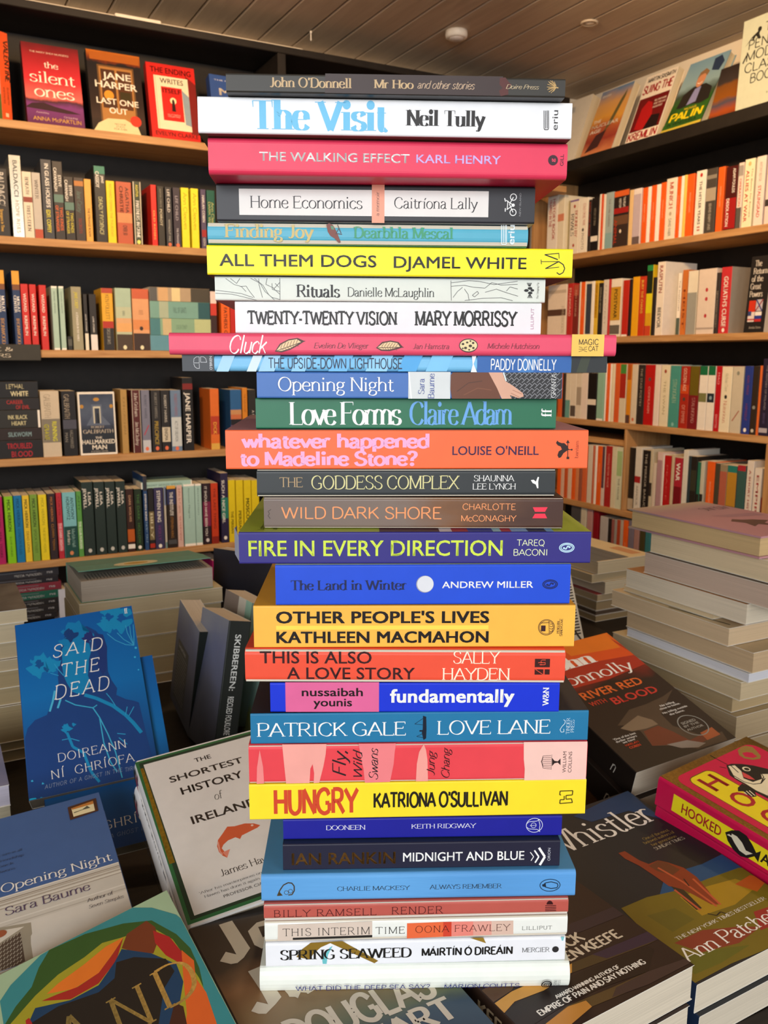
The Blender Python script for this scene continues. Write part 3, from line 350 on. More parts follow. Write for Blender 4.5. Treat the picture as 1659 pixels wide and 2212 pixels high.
('paperback_book','blue paperback whose spine shows a brown sleeve, a hand and patterned fabric, in tall stack',(.2876,.5047,1.2138),(.8975,-.4411,0),(.4411,.8975,0),.2014,.0173,'#4472ba',[('spine_picture','s',[('r',.0994,-.0001,.1272,.0174,'#d6dbdc'),('p',[(.0992,.0173),(.1001,.0173),(.1019,-.0001),(.101,-.0001)],'#f0f2f2'),('r',.1622,0,.2012,.0175,'#2b2a2c'),('l',[(.1626,.0172),(.1645,.0156),(.1627,.0139)],.0005,'#85858a'),('l',[(.1642,.0138),(.1661,.0121),(.1643,.0105)],.0005,'#85858a'),('l',[(.1628,.0103),(.1647,.0087),(.1629,.007)],.0005,'#85858a'),('l',[(.1644,.0069),(.1663,.0052),(.1646,.0036)],.0005,'#85858a'),('l',[(.163,.0034),(.1649,.0018),(.1631,.0001)],.0005,'#85858a'),('l',[(.1659,.0172),(.1678,.0156),(.166,.0139)],.0005,'#85858a'),('l',[(.1676,.0138),(.1694,.0121),(.1677,.0105)],.0005,'#85858a'),('l',[(.1661,.0103),(.168,.0087),(.1663,.007)],.0005,'#85858a'),('l',[(.1678,.0069),(.1697,.0052),(.1679,.0036)],.0005,'#85858a'),('l',[(.1664,.0034),(.1683,.0018),(.1665,.0001)],.0005,'#85858a'),('l',[(.1693,.0172),(.1711,.0156),(.1694,.0139)],.0005,'#85858a'),('l',[(.1709,.0138),(.1728,.0121),(.171,.0105)],.0005,'#85858a'),('l',[(.1695,.0103),(.1714,.0087),(.1696,.007)],.0005,'#85858a'),('l',[(.1712,.0069),(.1731,.0052),(.1713,.0036)],.0005,'#85858a'),('l',[(.1698,.0034),(.1716,.0018),(.1699,.0001)],.0005,'#85858a'),('l',[(.1726,.0172),(.1745,.0156),(.1727,.0139)],.0005,'#85858a'),('l',[(.1743,.0138),(.1762,.0121),(.1744,.0105)],.0005,'#85858a'),('l',[(.1729,.0103),(.1748,.0087),(.173,.007)],.0005,'#85858a'),('l',[(.1745,.0069),(.1764,.0053),(.1746,.0036)],.0005,'#85858a'),('l',[(.1731,.0034),(.175,.0018),(.1732,.0002)],.0005,'#85858a'),('l',[(.176,.0172),(.1779,.0156),(.1761,.014)],.0005,'#85858a'),('l',[(.1776,.0138),(.1795,.0121),(.1777,.0105)],.0005,'#85858a'),('l',[(.1762,.0103),(.1781,.0087),(.1764,.0071)],.0005,'#85858a'),('l',[(.1779,.0069),(.1798,.0053),(.178,.0036)],.0005,'#85858a'),('l',[(.1765,.0034),(.1784,.0018),(.1766,.0002)],.0005,'#85858a'),('l',[(.1793,.0173),(.1812,.0156),(.1794,.014)],.0005,'#85858a'),('l',[(.181,.0138),(.1829,.0122),(.1811,.0105)],.0005,'#85858a'),('l',[(.1796,.0103),(.1815,.0087),(.1797,.0071)],.0005,'#85858a'),('l',[(.1812,.0069),(.1831,.0053),(.1814,.0036)],.0005,'#85858a'),('l',[(.1799,.0034),(.1817,.0018),(.18,.0002)],.0005,'#85858a'),('l',[(.1827,.0173),(.1846,.0156),(.1828,.014)],.0005,'#85858a'),('l',[(.1843,.0138),(.1862,.0122),(.1845,.0105)],.0005,'#85858a'),('l',[(.1829,.0104),(.1848,.0087),(.1831,.0071)],.0005,'#85858a'),('l',[(.1846,.0069),(.1865,.0053),(.1847,.0036)],.0005,'#85858a'),('l',[(.1832,.0035),(.1851,.0018),(.1834,.0002)],.0005,'#85858a'),('l',[(.186,.0173),(.1879,.0156),(.1862,.014)],.0005,'#85858a'),('l',[(.1877,.0138),(.1896,.0122),(.1878,.0105)],.0005,'#85858a'),('l',[(.1863,.0104),(.1882,.0087),(.1864,.0071)],.0005,'#85858a'),('l',[(.188,.0069),(.1899,.0053),(.1881,.0036)],.0005,'#85858a'),('l',[(.1866,.0035),(.1885,.0018),(.1867,.0002)],.0005,'#85858a'),('l',[(.1894,.0173),(.1913,.0156),(.1895,.014)],.0005,'#85858a'),('l',[(.191,.0138),(.1929,.0122),(.1912,.0105)],.0005,'#85858a'),('l',[(.1897,.0104),(.1916,.0087),(.1898,.0071)],.0005,'#85858a'),('l',[(.1913,.0069),(.1932,.0053),(.1915,.0036)],.0005,'#85858a'),('l',[(.19,.0035),(.1918,.0018),(.1901,.0002)],.0005,'#85858a'),('l',[(.1927,.0173),(.1946,.0157),(.1929,.014)],.0005,'#85858a'),('l',[(.1944,.0138),(.1963,.0122),(.1945,.0106)],.0005,'#85858a'),('l',[(.193,.0104),(.1949,.0087),(.1931,.0071)],.0005,'#85858a'),('l',[(.1947,.0069),(.1966,.0053),(.1948,.0036)],.0005,'#85858a'),('l',[(.1933,.0035),(.1952,.0018),(.1935,.0002)],.0005,'#85858a'),('l',[(.1961,.0173),(.198,.0157),(.1962,.014)],.0005,'#85858a'),('l',[(.1977,.0138),(.1996,.0122),(.1979,.0106)],.0005,'#85858a'),('l',[(.1964,.0104),(.1983,.0088),(.1965,.0071)],.0005,'#85858a'),('l',[(.1981,.0069),(.2,.0053),(.1982,.0037)],.0005,'#85858a'),('l',[(.1967,.0035),(.1986,.0018),(.1968,.0002)],.0005,'#85858a'),('l',[(.1645,.0156),(.1659,.0172)],.0005,'#85858a'),('l',[(.1661,.0121),(.1676,.0138)],.0005,'#85858a'),('l',[(.1647,.0087),(.1661,.0103)],.0005,'#85858a'),('l',[(.1663,.0052),(.1678,.0069)],.0005,'#85858a'),('l',[(.1649,.0018),(.1664,.0034)],.0005,'#85858a'),('l',[(.1678,.0156),(.1693,.0172)],.0005,'#85858a'),('l',[(.1694,.0121),(.1709,.0138)],.0005,'#85858a'),('l',[(.168,.0087),(.1695,.0103)],.0005,'#85858a'),('l',[(.1697,.0052),(.1712,.0069)],.0005,'#85858a'),('l',[(.1683,.0018),(.1698,.0034)],.0005,'#85858a'),('l',[(.1711,.0156),(.1726,.0172)],.0005,'#85858a'),('l',[(.1728,.0121),(.1743,.0138)],.0005,'#85858a'),('l',[(.1714,.0087),(.1729,.0103)],.0005,'#85858a'),('l',[(.1731,.0052),(.1745,.0069)],.0005,'#85858a'),('l',[(.1716,.0018),(.1731,.0034)],.0005,'#85858a'),('l',[(.1745,.0156),(.176,.0172)],.0005,'#85858a'),('l',[(.1762,.0121),(.1776,.0138)],.0005,'#85858a'),('l',[(.1748,.0087),(.1762,.0103)],.0005,'#85858a'),('l',[(.1764,.0053),(.1779,.0069)],.0005,'#85858a'),('l',[(.175,.0018),(.1765,.0034)],.0005,'#85858a'),('l',[(.1779,.0156),(.1793,.0173)],.0005,'#85858a'),('l',[(.1795,.0121),(.181,.0138)],.0005,'#85858a'),('l',[(.1781,.0087),(.1796,.0103)],.0005,'#85858a'),('l',[(.1798,.0053),(.1812,.0069)],.0005,'#85858a'),('l',[(.1784,.0018),(.1799,.0034)],.0005,'#85858a'),('l',[(.1812,.0156),(.1827,.0173)],.0005,'#85858a'),('l',[(.1829,.0122),(.1843,.0138)],.0005,'#85858a'),('l',[(.1815,.0087),(.1829,.0104)],.0005,'#85858a'),('l',[(.1831,.0053),(.1846,.0069)],.0005,'#85858a'),('l',[(.1817,.0018),(.1832,.0035)],.0005,'#85858a'),('l',[(.1846,.0156),(.186,.0173)],.0005,'#85858a'),('l',[(.1862,.0122),(.1877,.0138)],.0005,'#85858a'),('l',[(.1848,.0087),(.1863,.0104)],.0005,'#85858a'),('l',[(.1865,.0053),(.188,.0069)],.0005,'#85858a'),('l',[(.1851,.0018),(.1866,.0035)],.0005,'#85858a'),('l',[(.1879,.0156),(.1894,.0173)],.0005,'#85858a'),('l',[(.1896,.0122),(.191,.0138)],.0005,'#85858a'),('l',[(.1882,.0087),(.1897,.0104)],.0005,'#85858a'),('l',[(.1899,.0053),(.1913,.0069)],.0005,'#85858a'),('l',[(.1885,.0018),(.19,.0035)],.0005,'#85858a'),('l',[(.1913,.0156),(.1927,.0173)],.0005,'#85858a'),('l',[(.1929,.0122),(.1944,.0138)],.0005,'#85858a'),('l',[(.1916,.0087),(.193,.0104)],.0005,'#85858a'),('l',[(.1932,.0053),(.1947,.0069)],.0005,'#85858a'),('l',[(.1918,.0018),(.1933,.0035)],.0005,'#85858a'),('l',[(.1946,.0157),(.1961,.0173)],.0005,'#85858a'),('l',[(.1963,.0122),(.1977,.0138)],.0005,'#85858a'),('l',[(.1949,.0087),(.1964,.0104)],.0005,'#85858a'),('l',[(.1966,.0053),(.1981,.0069)],.0005,'#85858a'),('l',[(.1952,.0018),(.1967,.0035)],.0005,'#85858a'),('l',[(.198,.0157),(.1994,.0173)],.0005,'#85858a'),('l',[(.1996,.0122),(.2011,.0139)],.0005,'#85858a'),('l',[(.1983,.0088),(.1997,.0104)],.0005,'#85858a'),('l',[(.2,.0053),(.2014,.0069)],.0005,'#85858a'),('l',[(.1986,.0018),(.2,.0035)],.0005,'#85858a'),('p',[(.1273,.0154),(.1285,.0171),(.154,.0172),(.1579,.0096),(.1607,0),(.1282,0),(.1272,.0063)],'#6b3c26'),('l',[(.1315,.0047),(.139,.0103),(.1481,.0116)],.0006,'#54301f'),('l',[(.1361,.0024),(.1452,.007),(.1544,.0057)],.0006,'#7d4a30'),('p',[(.1522,.0172),(.1613,.0172),(.1634,.0116),(.169,.0083),(.1752,.0038),(.1759,.0015),(.1723,.0005),(.1667,.0024),(.168,.0001),(.1613,0),(.158,.007)],'#d9a78e'),('l',[(.1684,.0057),(.1747,.0031)],.0004,'#b07a62'),('l',[(.1673,.0038),(.1729,.0011)],.0004,'#b07a62'),('l',[(.162,.0172),(.164,.0116)],.0009,'#dfe8e8')],'printed photograph'),('title_lettering','s',[('t','Opening Night','R',.0139,.09,.0048,.0088,'#f4f4f2')]),('author_lettering','s',[('t','Sara','R',.003,.0131,.1099,.0039,'#3b4f9a',90),('t','Baume','R',0,.0164,.1164,.0039,'#3b4f9a',90)]),('publisher_mark','s',[('t','GRANTA','R',.0008,.0166,.197,.0029,'#f4f4f2',90)])],{'front':'#3f6cb0'}),
('paperback_book','dark green paperback with white and pale blue high-contrast lettering, in the tall stack',(.2901,.5131,1.1931),(.9033,-.4289,0),(.4289,.9033,0),.2024,.0207,'#2a7152',[('title_lettering','s',[('t','Love Forms','E',.0222,.0977,.0029,.0149,'#f4f4f2')]),('author_lettering','s',[('t','Claire Adam','E',.1028,.1726,.003,.0149,'#6aa8e6')],'pale blue lettering'),('publisher_mark','s',[('t','ff','G',.0082,.0138,.1992,.0065,'#f4f4f2',90)])],{'front':'#2a5a4a','back':'#3a3a46'}),
('paperback_book','thick orange paperback with two lines of rounded pink lettering, in the tall stack',(.2884,.5079,1.1665),(.9034,-.4288,0),(.4288,.9034,0),.2435,.0265,'#fb6e3e',[('title_lettering','s',[('t','whatever happened','K',.0104,.1358,.0146,.0089,'#f3aed8'),('t','to Madeline Stone?','K',.0098,.1281,.0028,.0088,'#f3aed8')],'pink lettering'),('author_lettering','s',[('t',"LOUISE O'NEILL",'M',.1514,.21,.0095,.0062,'#3c1c4a')],'dark purple lettering'),('publisher_mark','s',[('p',[(.2216,.0175),(.2224,.0192),(.2234,.0182),(.2253,.0175),(.2272,.0175),(.2294,.0155),(.2305,.0132),(.2287,.0119),(.2269,.0106),(.2254,.0079),(.2239,.0073),(.2229,.0092),(.2237,.0119),(.2258,.0132),(.2248,.0152),(.2229,.0159)],'#2c1510'),('l',[(.2296,.0188),(.23,.0066)],.0005,'#2c1510'),('p',[(.2284,.0175),(.2296,.0197),(.2309,.0175)],'#2c1510'),('l',[(.2268,.013),(.2324,.013)],.0005,'#2c1510'),('e',.2325,.013,.0006,.0006,'#2c1510'),('r',.2292,.0066,.231,.0082,'#2c1510'),('t','bantam','R',.0072,.019,.237,.0022,'#8a3220',90)])],{'front':'#b97f86'}),
('paperback_book','charcoal grey paperback with thin gold roman capitals on its spine, in the tall stack',(.2891,.5107,1.1471),(.899,-.438,0),(.438,.899,0),.2028,.0195,'#34383a',[('title_lettering','s',[('t','THE','R',.0152,.0308,.0069,.0064,'#b99b72'),('t','GODDESS COMPLEX','R',.0367,.1372,.0055,.0089,'#ded79a')],'gold lettering'),('author_lettering','s',[('t','SHAUNNA','R',.1469,.1748,.0107,.004,'#f4f4f2'),('t','LEE LYNCH','R',.1461,.1758,.0051,.004,'#f4f4f2')]),('publisher_mark','s',[('p',[(.1859,.0114),(.1878,.0117),(.1894,.0104),(.1906,.0137),(.1915,.0134),(.191,.0104),(.1913,.0058),(.1904,.0058),(.1894,.0084),(.1872,.0094)],'#f4f4f2')])],{'front':'#2c2f31','r':.003}),
('paperback_book','brown cloudy paperback with spaced orange capitals and red emblem on its spine, in tall stack',(.2931,.5082,1.125),(.8868,-.4621,0),(.4621,.8868,0),.2041,.0221,'@wild',[('title_lettering','s',[('t','WILD DARK SHORE','F',.0118,.1211,.0071,.0078,'#f59c64')],'orange lettering'),('author_lettering','s',[('t','CHARLOTTE','F',.1354,.1717,.0134,.0041,'#f59c64'),('t','McCONAGHY','F',.1346,.1724,.0054,.0041,'#f59c64')],'orange lettering'),('publisher_mark','s',[('p',[(.1833,.0152),(.1935,.0153),(.1918,.0121),(.1849,.0121)],'#f2344e'),('p',[(.1849,.0107),(.1918,.0108),(.1934,.0076),(.1832,.0076)],'#f2344e'),('l',[(.0049,.0133),(.0029,.0119),(.0038,.0103),(.0028,.0089),(.0043,.0069)],.0004,'#4a3c38')],'red emblem')],{'front':'#4c3528','back':'#e8e8e8','r':.0025}),
('paperback_book','indigo paperback with large lime capitals and lime cover, in the tall stack',(.2899,.4993,1.1028),(.8951,-.4458,0),(.4458,.8951,0),.2382,.0222,'#332d80',[('title_lettering','s',[('t','FIRE IN EVERY DIRECTION','M',.0064,.1781,.0055,.0112,'#d4e84e')],'lime lettering'),('author_lettering','s',[('t','TAREQ','F',.1877,.2065,.0123,.0041,'#e4ecc0'),('t','BACONI','F',.1856,.2085,.0056,.0042,'#e4ecc0')]),('publisher_mark','s',[('o',.2218,.0109,.0053,.0034,.0007,'#bfe2f4'),('o',.2218,.0109,.0042,.0025,.0006,'#bfe2f4'),('l',[(.2199,.0107),(.2213,.0098),(.2224,.0121),(.2239,.0111)],.0008,'#bfe2f4'),('e',.2199,.0106,.0008,.0007,'#bfe2f4'),('e',.2236,.0113,.0008,.0007,'#bfe2f4')],'pale blue emblem')],{'front':'#a8b83a','back':'#d8d8e4'}),
('paperback_book','royal blue paperback with navy serif title and a pale disc, in tall stack',(.2939,.495,1.0746),(.8978,-.4405,0),(.4405,.8978,0),.2005,.0282,'#1d4ed6',[('title_lettering','s',[('t','The Land in Winter','G',.0102,.0887,.0106,.0066,'#15204f')],'navy lettering'),('spine_picture','s',[('e',.1011,.0144,.006,.006,'#9a9eb0'),('e',.1014,.0145,.0056,.0056,'#dddfe6')],'pale grey disc'),('author_lettering','s',[('t','ANDREW MILLER','M',.1128,.1751,.0116,.0048,'#f4f4f2')]),('publisher_mark','s',[('o',.1867,.0139,.0053,.0034,.0007,'#14205c'),('o',.1867,.0139,.0042,.0025,.0006,'#14205c'),('l',[(.1848,.0137),(.1862,.0128),(.1873,.015),(.1888,.0141)],.0008,'#14205c'),('e',.1848,.0135,.0008,.0007,'#14205c'),('e',.1885,.0143,.0008,.0007,'#14205c')],'navy emblem')],{'front':'#b4c6b8'}),
('paperback_book','thick amber paperback with two lines of heavy black capitals on its spine, in tall stack',(.2882,.4965,1.0446),(.8927,-.4507,0),(.4507,.8927,0),.2196,.03,'#f9ba4a',[('title_lettering','s',[('t',"OTHER PEOPLE'S LIVES",'H',.0153,.1606,.0175,.0085,'#170b0b')]),('spine_band','s',[('r',.0152,.0128,.1602,.0157,'#fbdc55')],'lemon yellow bar'),('author_lettering','s',[('t','KATHLEEN MACMAHON','H',.0153,.1605,.0035,.0083,'#170b0b')]),('publisher_mark','s',[('o',.2001,.0141,.0057,.0057,.0004,'#3a1a20'),('o',.2001,.0141,.0049,.0049,.0003,'#3a1a20'),('r',.1964,.0113,.1995,.0154,'#3a1a20'),('l',[(.1959,.0171),(.2023,.0175)],.0004,'#3a1a20'),('l',[(.2016,.0188),(.2022,.0096)],.0003,'#3a1a20'),('l',[(.2023,.0168),(.2032,.0161),(.2045,.0168)],.0003,'#3a1a20'),('l',[(.2023,.0151),(.2033,.0144),(.2046,.0151)],.0003,'#3a1a20'),('l',[(.2024,.0134),(.2034,.0127),(.2046,.0134)],.0003,'#3a1a20'),('l',[(.2024,.0116),(.2034,.0109),(.2047,.0116)],.0003,'#3a1a20'),('t','PENGUIN','G',.0096,.0185,.2088,.0014,'#3a1a20',90),('t','SANDYCOVE','G',.0077,.0202,.2112,.0014,'#3a1a20',90),('l',[(.2094,.0078),(.209,.0202)],.0002,'#3a1a20')])],{'front':'#e0a030'}),
('paperback_book','vermilion paperback with two staggered lines of dark capitals and a cream name, in tall stack',(.2806,.4961,1.0204),(.8834,-.4686,0),(.4686,.8834,0),.219,.0242,'#ef5339',[('title_lettering','s',[('t','THIS IS ALSO','M',.0102,.0866,.0139,.0089,'#3a0f12'),('t','A LOVE STORY','M',.0286,.1162,.0027,.0087,'#3a0f12')]),('author_lettering','s',[('t','SALLY','R',.1423,.1748,.0143,.0086,'#fbf0d8'),('t','HAYDEN','R',.1349,.1815,.0025,.0083,'#fbf0d8')],'cream lettering'),('publisher_mark','s',[('r',.1982,.0117,.2085,.0177,'#3a1512'),('r',.1983,.0064,.2042,.0102,'#3a1512'),('r',.2051,.0065,.2085,.0102,'#3a1512'),('t','th','R',.0129,.0174,.2054,.0047,'#ef5339',90),('l',[(.1988,.0101),(.204,.0065)],.0004,'#ef5339')],'dark square emblem')],{'front':'#e2432a','r':.004}),
('paperback_book','cobalt blue paperback with a pink block and heavy white lowercase lettering, in the tall stack',(.2873,.4937,.9987),(.8882,-.4595,0),(.4595,.8882,0),.1995,.0217,'#1334d4',[('spine_block','s',[('r',.0105,.0004,.0749,.0219,'#e0669a')],'pink block'),('author_lettering','s',[('t','nussaibah','B',.0217,.0638,.0119,.0062,'#1d0b10'),('t','younis','B',.0297,.0563,.0045,.0061,'#1d0b10')]),('title_lettering','s',[('t','fundamentally','H',.0825,.1684,.0073,.0099,'#f4f4f2')]),('publisher_mark','s',[('t','W&N','G',.0046,.0182,.1921,.004,'#f4f4f2',90)])],{'front':'#20304a'}),
('paperback_book','steel blue paperback with white inscriptional capitals and a dark ship, in tall stack',(.2913,.4926,.9761),(.8988,-.4383,0),(.4383,.8988,0),.2352,.0226,'#2277a5',[('author_lettering','s',[('t','PATRICK GALE','R',.0043,.1074,.0056,.0097,'#f4f4f2')]),('title_lettering','s',[('t','LOVE LANE','R',.1292,.2086,.0058,.0099,'#f4f4f2')]),('spine_picture','s',[('p',[(.1193,.0197),(.1215,.0189),(.1218,.0097),(.1216,.003),(.1198,.0018),(.1192,.0045),(.1186,.0073),(.1192,.0098)],'#101a2c'),('l',[(.1196,.0179),(.1136,.0137),(.1196,.0129)],.0003,'#16283c'),('l',[(.1195,.0066),(.115,.0045),(.1195,.0034)],.0003,'#16283c'),('r',.1169,.008,.1192,.0091,'#101a2c')],'small dark ship turned on its side'),('publisher_mark','s',[('t','TINDER','R',.005,.0171,.2222,.0024,'#d8eaf4',90),('t','PRESS','R',.0063,.0156,.2253,.0024,'#d8eaf4',90),('l',[(.2176,.0157),(.2189,.015),(.2186,.0128),(.2167,.0107),(.2154,.0083),(.2164,.0065),(.2183,.0068),(.218,.0089)],.0004,'#d8eaf4')])],{'front':'#1d222c'}),
('paperback_book','red and blush pink torn-paper patterned paperback with black brush lettering, in the tall stack',(.2901,.492,.9471),(.8988,-.4383,0),(.4383,.8988,0),.2369,.0289,'#e8464f',[('spine_picture','s',[('p',[(.0077,.0252),(.0089,.0183),(.0098,.0128),(.0103,.0004),(.0051,.0001),(.0056,.0121),(.0066,.0183)],'#f08a88'),('p',[(.0233,.0292),(.054,.0291),(.0533,.0213),(.0517,.0126),(.0487,.0004),(.0448,.0001),(.0452,.0074),(.0442,.0144),(.0426,.0109),(.0419,.0002),(.0256,.0001),(.0244,.0146)],'#f3a79c'),('p',[(.0763,.0291),(.1022,.029),(.1013,.0218),(.1007,.0137),(.0982,.0003),(.0806,-.0001),(.0796,.0104),(.078,.0175)],'#ef8286'),('p',[(.1216,.0284),(.1232,.024),(.1243,.0169),(.1249,.0005),(.1164,.0005),(.1169,.0134),(.1184,.0223)],'#f3a298'),('p',[(.1917,.0289),(.2366,.0288),(.2367,.0004),(.1929,.0002),(.193,.0088),(.1921,.016)],'#f5c8bc')],'blush pink shapes'),('title_lettering','s',[('t','Fly,','N',.0051,.0243,.0673,.0091,'#231a1e',90),('t','Wild','N',.0045,.025,.0786,.0061,'#231a1e',90),('t','Swans','N',.0022,.0258,.0896,.0061,'#231a1e',90)],'black brush lettering'),('author_lettering','s',[('t','Jung','N',.0047,.0236,.1294,.0055,'#3a1418',90),('t','Chang','N',.0028,.0256,.1398,.0055,'#3a1418',90)]),('publisher_mark','s',[('t','WILLIAM','S',.0057,.0215,.2222,.0026,'#4a3030',90),('t','COLLINS','S',.0057,.0214,.2261,.0026,'#4a3030',90),('r',.2117,.0081,.2119,.0194,'#2a1c1c'),('p',[(.212,.0169),(.2139,.0146),(.2162,.0142),(.218,.0164),(.2182,.0113),(.2162,.0133),(.2139,.0128),(.2122,.0106)],'#2a1c1c'),('l',[(.2113,.0187),(.2056,.0184),(.2045,.0137)],.0003,'#4a3434'),('l',[(.2114,.0172),(.2057,.0173),(.2045,.014)],.0003,'#4a3434'),('l',[(.2114,.0158),(.2057,.0158),(.2045,.014)],.0003,'#4a3434'),('l',[(.2114,.0143),(.2058,.0144),(.2045,.014)],.0003,'#4a3434'),('l',[(.2115,.0129),(.2058,.0129),(.2045,.014)],.0003,'#4a3434'),('l',[(.2116,.0114),(.2059,.0115),(.2045,.014)],.0003,'#4a3434'),('l',[(.2116,.0099),(.2059,.0104),(.2045,.0144)],.0003,'#4a3434'),('l',[(.2117,.0085),(.2059,.0093),(.2045,.0148)],.0003,'#4a3434')],'fountain emblem')],{'front':'#d83a46','r':.003}),
('paperback_book','golden yellow paperback with tall red and black condensed capitals, in the lower tall stack',(.2904,.4921,.9201),(.9021,-.4316,0),(.4316,.9021,0),.2378,.0271,'#fbe12e',[('title_lettering','s',[('t','HUNGRY','K',.017,.0766,.0045,.0179,'#d2482a')],'red lettering'),('author_lettering','s',[('t',"KATRIONA O'SULLIVAN",'K',.0869,.1821,.008,.0107,'#1f1a12')]),('publisher_mark','s',[('l',[(.22,.0152),(.219,.0152),(.2192,.0181),(.2283,.0183),(.2281,.015),(.2236,.0147),(.2237,.0118)],.0007,'#4a3a10'),('l',[(.2237,.0118),(.2276,.0121),(.2284,.0092),(.2193,.0086),(.2195,.0115),(.2224,.0115),(.2223,.0144)],.0007,'#4a3a10')])],{'front':'#e8cf30'}),
('paperback_book','deep ultramarine slim paperback with small white serif capitals on its spine, in the tall stack',(.2933,.4905,.9043),(.8984,-.4392,0),(.4392,.8984,0),.198,.0157,'#1d1f96',[('title_lettering','s',[('t','DOONEEN','R',.0301,.058,.0071,.0034,'#e8e8f4')]),('author_lettering','s',[('t','KEITH RIDGWAY','R',.0905,.1368,.0073,.0033,'#e8e8f4')]),('publisher_mark','s',[('o',.1783,.0085,.006,.0056,.0004,'#dfe4f4'),('o',.1777,.0085,.002,.002,.0003,'#dfe4f4'),('l',[(.1724,.0094),(.1743,.0112),(.1802,.0118),(.1818,.0132)],.0004,'#dfe4f4'),('l',[(.1725,.0073),(.1745,.0058),(.1804,.0053),(.1825,.0035)],.0004,'#dfe4f4'),('l',[(.1812,.0129),(.1823,.0086),(.1818,.0039)],.0004,'#dfe4f4'),('l',[(.1751,.0083),(.1797,.0086)],.0003,'#dfe4f4')])],{'front':'#2a2c80'}),
('paperback_book','midnight navy paperback with bronze and white capitals and chevrons on its spine, in tall stack',(.2898,.4857,.8841),(.8986,-.4388,0),(.4388,.8986,0),.196,.0203,'#232338',[('author_lettering','s',[('t','IAN RANKIN','B',.0062,.0792,.0044,.0093,'*8f6a3a')],'bronze lettering'),('title_lettering','s',[('t','MIDNIGHT AND BLUE','M',.0845,.1706,.0057,.0071,'#f4f4f2')]),('publisher_mark','s',[('l',[(.1748,.0114),(.1773,.0079),(.1755,.0048)],.0006,'#f4f4f2'),('l',[(.1777,.0128),(.181,.0078),(.1785,.0032)],.0011,'#f4f4f2'),('l',[(.1809,.0147),(.1853,.0077),(.1819,.0013)],.0017,'#f4f4f2'),('t','ORION','S',.0046,.0144,.1892,.002,'#c9cbd4',90)])],{'front':'#1c2836'}),
('hardback_book','sky blue cloth hardback with silver capitals and mole and penguin emblems, in the tall stack',(.2856,.4819,.8632),(.8989,-.4381,0),(.4381,.8989,0),.2218,.0209,'@linen',[('author_lettering','s',[('t','CHARLIE MACKESY','R',.0531,.1044,.0081,.0032,'*5a7488')],'silver foil lettering'),('title_lettering','s',[('t','ALWAYS REMEMBER','R',.118,.1694,.0082,.0033,'*5a7488')],'silver foil lettering'),('spine_picture','s',[('l',[(.0113,.0054),(.0132,.0097),(.0155,.0133),(.0188,.0151),(.0214,.0147),(.023,.0124),(.023,.0088),(.0214,.0059),(.0188,.0056)],.0008,'*6a5a40'),('o',.0175,.0075,.0016,.0016,.0003,'*6a5a40'),('o',.0204,.0085,.0016,.0016,.0003,'*6a5a40'),('p',[(.0109,.005),(.0126,.0083),(.0149,.0053)],'*6a5a40')],'gold mole emblem'),('publisher_mark','s',[('o',.2036,.0097,.0074,.0049,.0005,'#16304a'),('l',[(.1985,.0098),(.2004,.0116),(.2043,.0123),(.2086,.0111),(.2093,.0096),(.2087,.0077),(.2044,.0071),(.2005,.0083),(.1985,.0098)],.0006,'#1a2a3c'),('p',[(.1978,.0102),(.2004,.0112),(.2008,.0086),(.1985,.0087)],'#1a2a3c')])],{'hard':1,'front':'#4f90c0'}),
('paperback_book','slim terracotta red paperback with spaced dark serif capitals, in the lower tall stack',(.2837,.4814,.8508),(.9016,-.4326,0),(.4326,.9016,0),.2156,.0124,'#bd5a4f',[('author_lettering','s',[('t','BILLY RAMSELL','Q',.007,.079,.0023,.0052,'#4a1418')]),('title_lettering','s',[('t','RENDER','Q',.0898,.1263,.0025,.0055,'#4a1418')]),('publisher_mark','s',[('p',[(.2045,.0075),(.2044,.0084),(.204,.0092),(.2035,.0099),(.2028,.0103),(.2021,.0105),(.2014,.0103),(.2008,.0099),(.2003,.0093),(.2,.0085),(.1999,.0076)],'#3a1014'),('l',[(.199,.0066),(.2068,.0066)],.0005,'#3a1014'),('l',[(.199,.0052),(.2069,.0053)],.0005,'#3a1014'),('l',[(.199,.0039),(.2069,.004)],.0005,'#3a1014'),('l',[(.1991,.0026),(.2069,.0026)],.0005,'#3a1014')],'small dark rising-sun emblem')],{'front':'#a84c42','r':.003}),
('paperback_book','off-white paperback with a beige and an orange-red strip, in the lower tall stack',(.2835,.4808,.8338),(.9022,-.4314,0),(.4314,.9022,0),.215,.017,'#eef0ea',[('spine_picture','s',[('p',[(.0094,.0138),(.0757,.0148),(.0757,.0027),(.009,.0012)],'#d8c6b8'),('p',[(.0197,.0035),(.0757,.0042),(.0757,.0023),(.0196,.0018)],'#26221f'),('p',[(.1003,.0127),(.126,.0131),(.1261,.0015),(.1003,.0008)],'#ea6b3e'),('p',[(.126,.0131),(.1319,.0131),(.132,.0016),(.1261,.0015)],'#d2442e'),('p',[(.1319,.0131),(.1473,.013),(.1475,.0019),(.132,.0016)],'#e8877a'),('p',[(.1473,.013),(.1604,.0129),(.1607,.002),(.1475,.0019)],'#e2a294'),('p',[(.1604,.0129),(.176,.0129),(.1763,.0021),(.1607,.002)],'#dcbcab')],'beige and orange strips'),('title_lettering','s',[('t','THIS INTERIM','Q',.0125,.074,.0049,.0057,'#241f1d'),('t','TIME','Q',.078,.0987,.0049,.0052,'#241f1d')]),('author_lettering','s',[('t','OONA FRAWLEY','Q',.1063,.1741,.0052,.0051,'#4a1a14')]),('publisher_mark','s',[('t','LILLIPUT','Q',.1825,.2039,.0053,.0028,'#2a2624')])],{'front':'#e6e8e2','r':.004}),
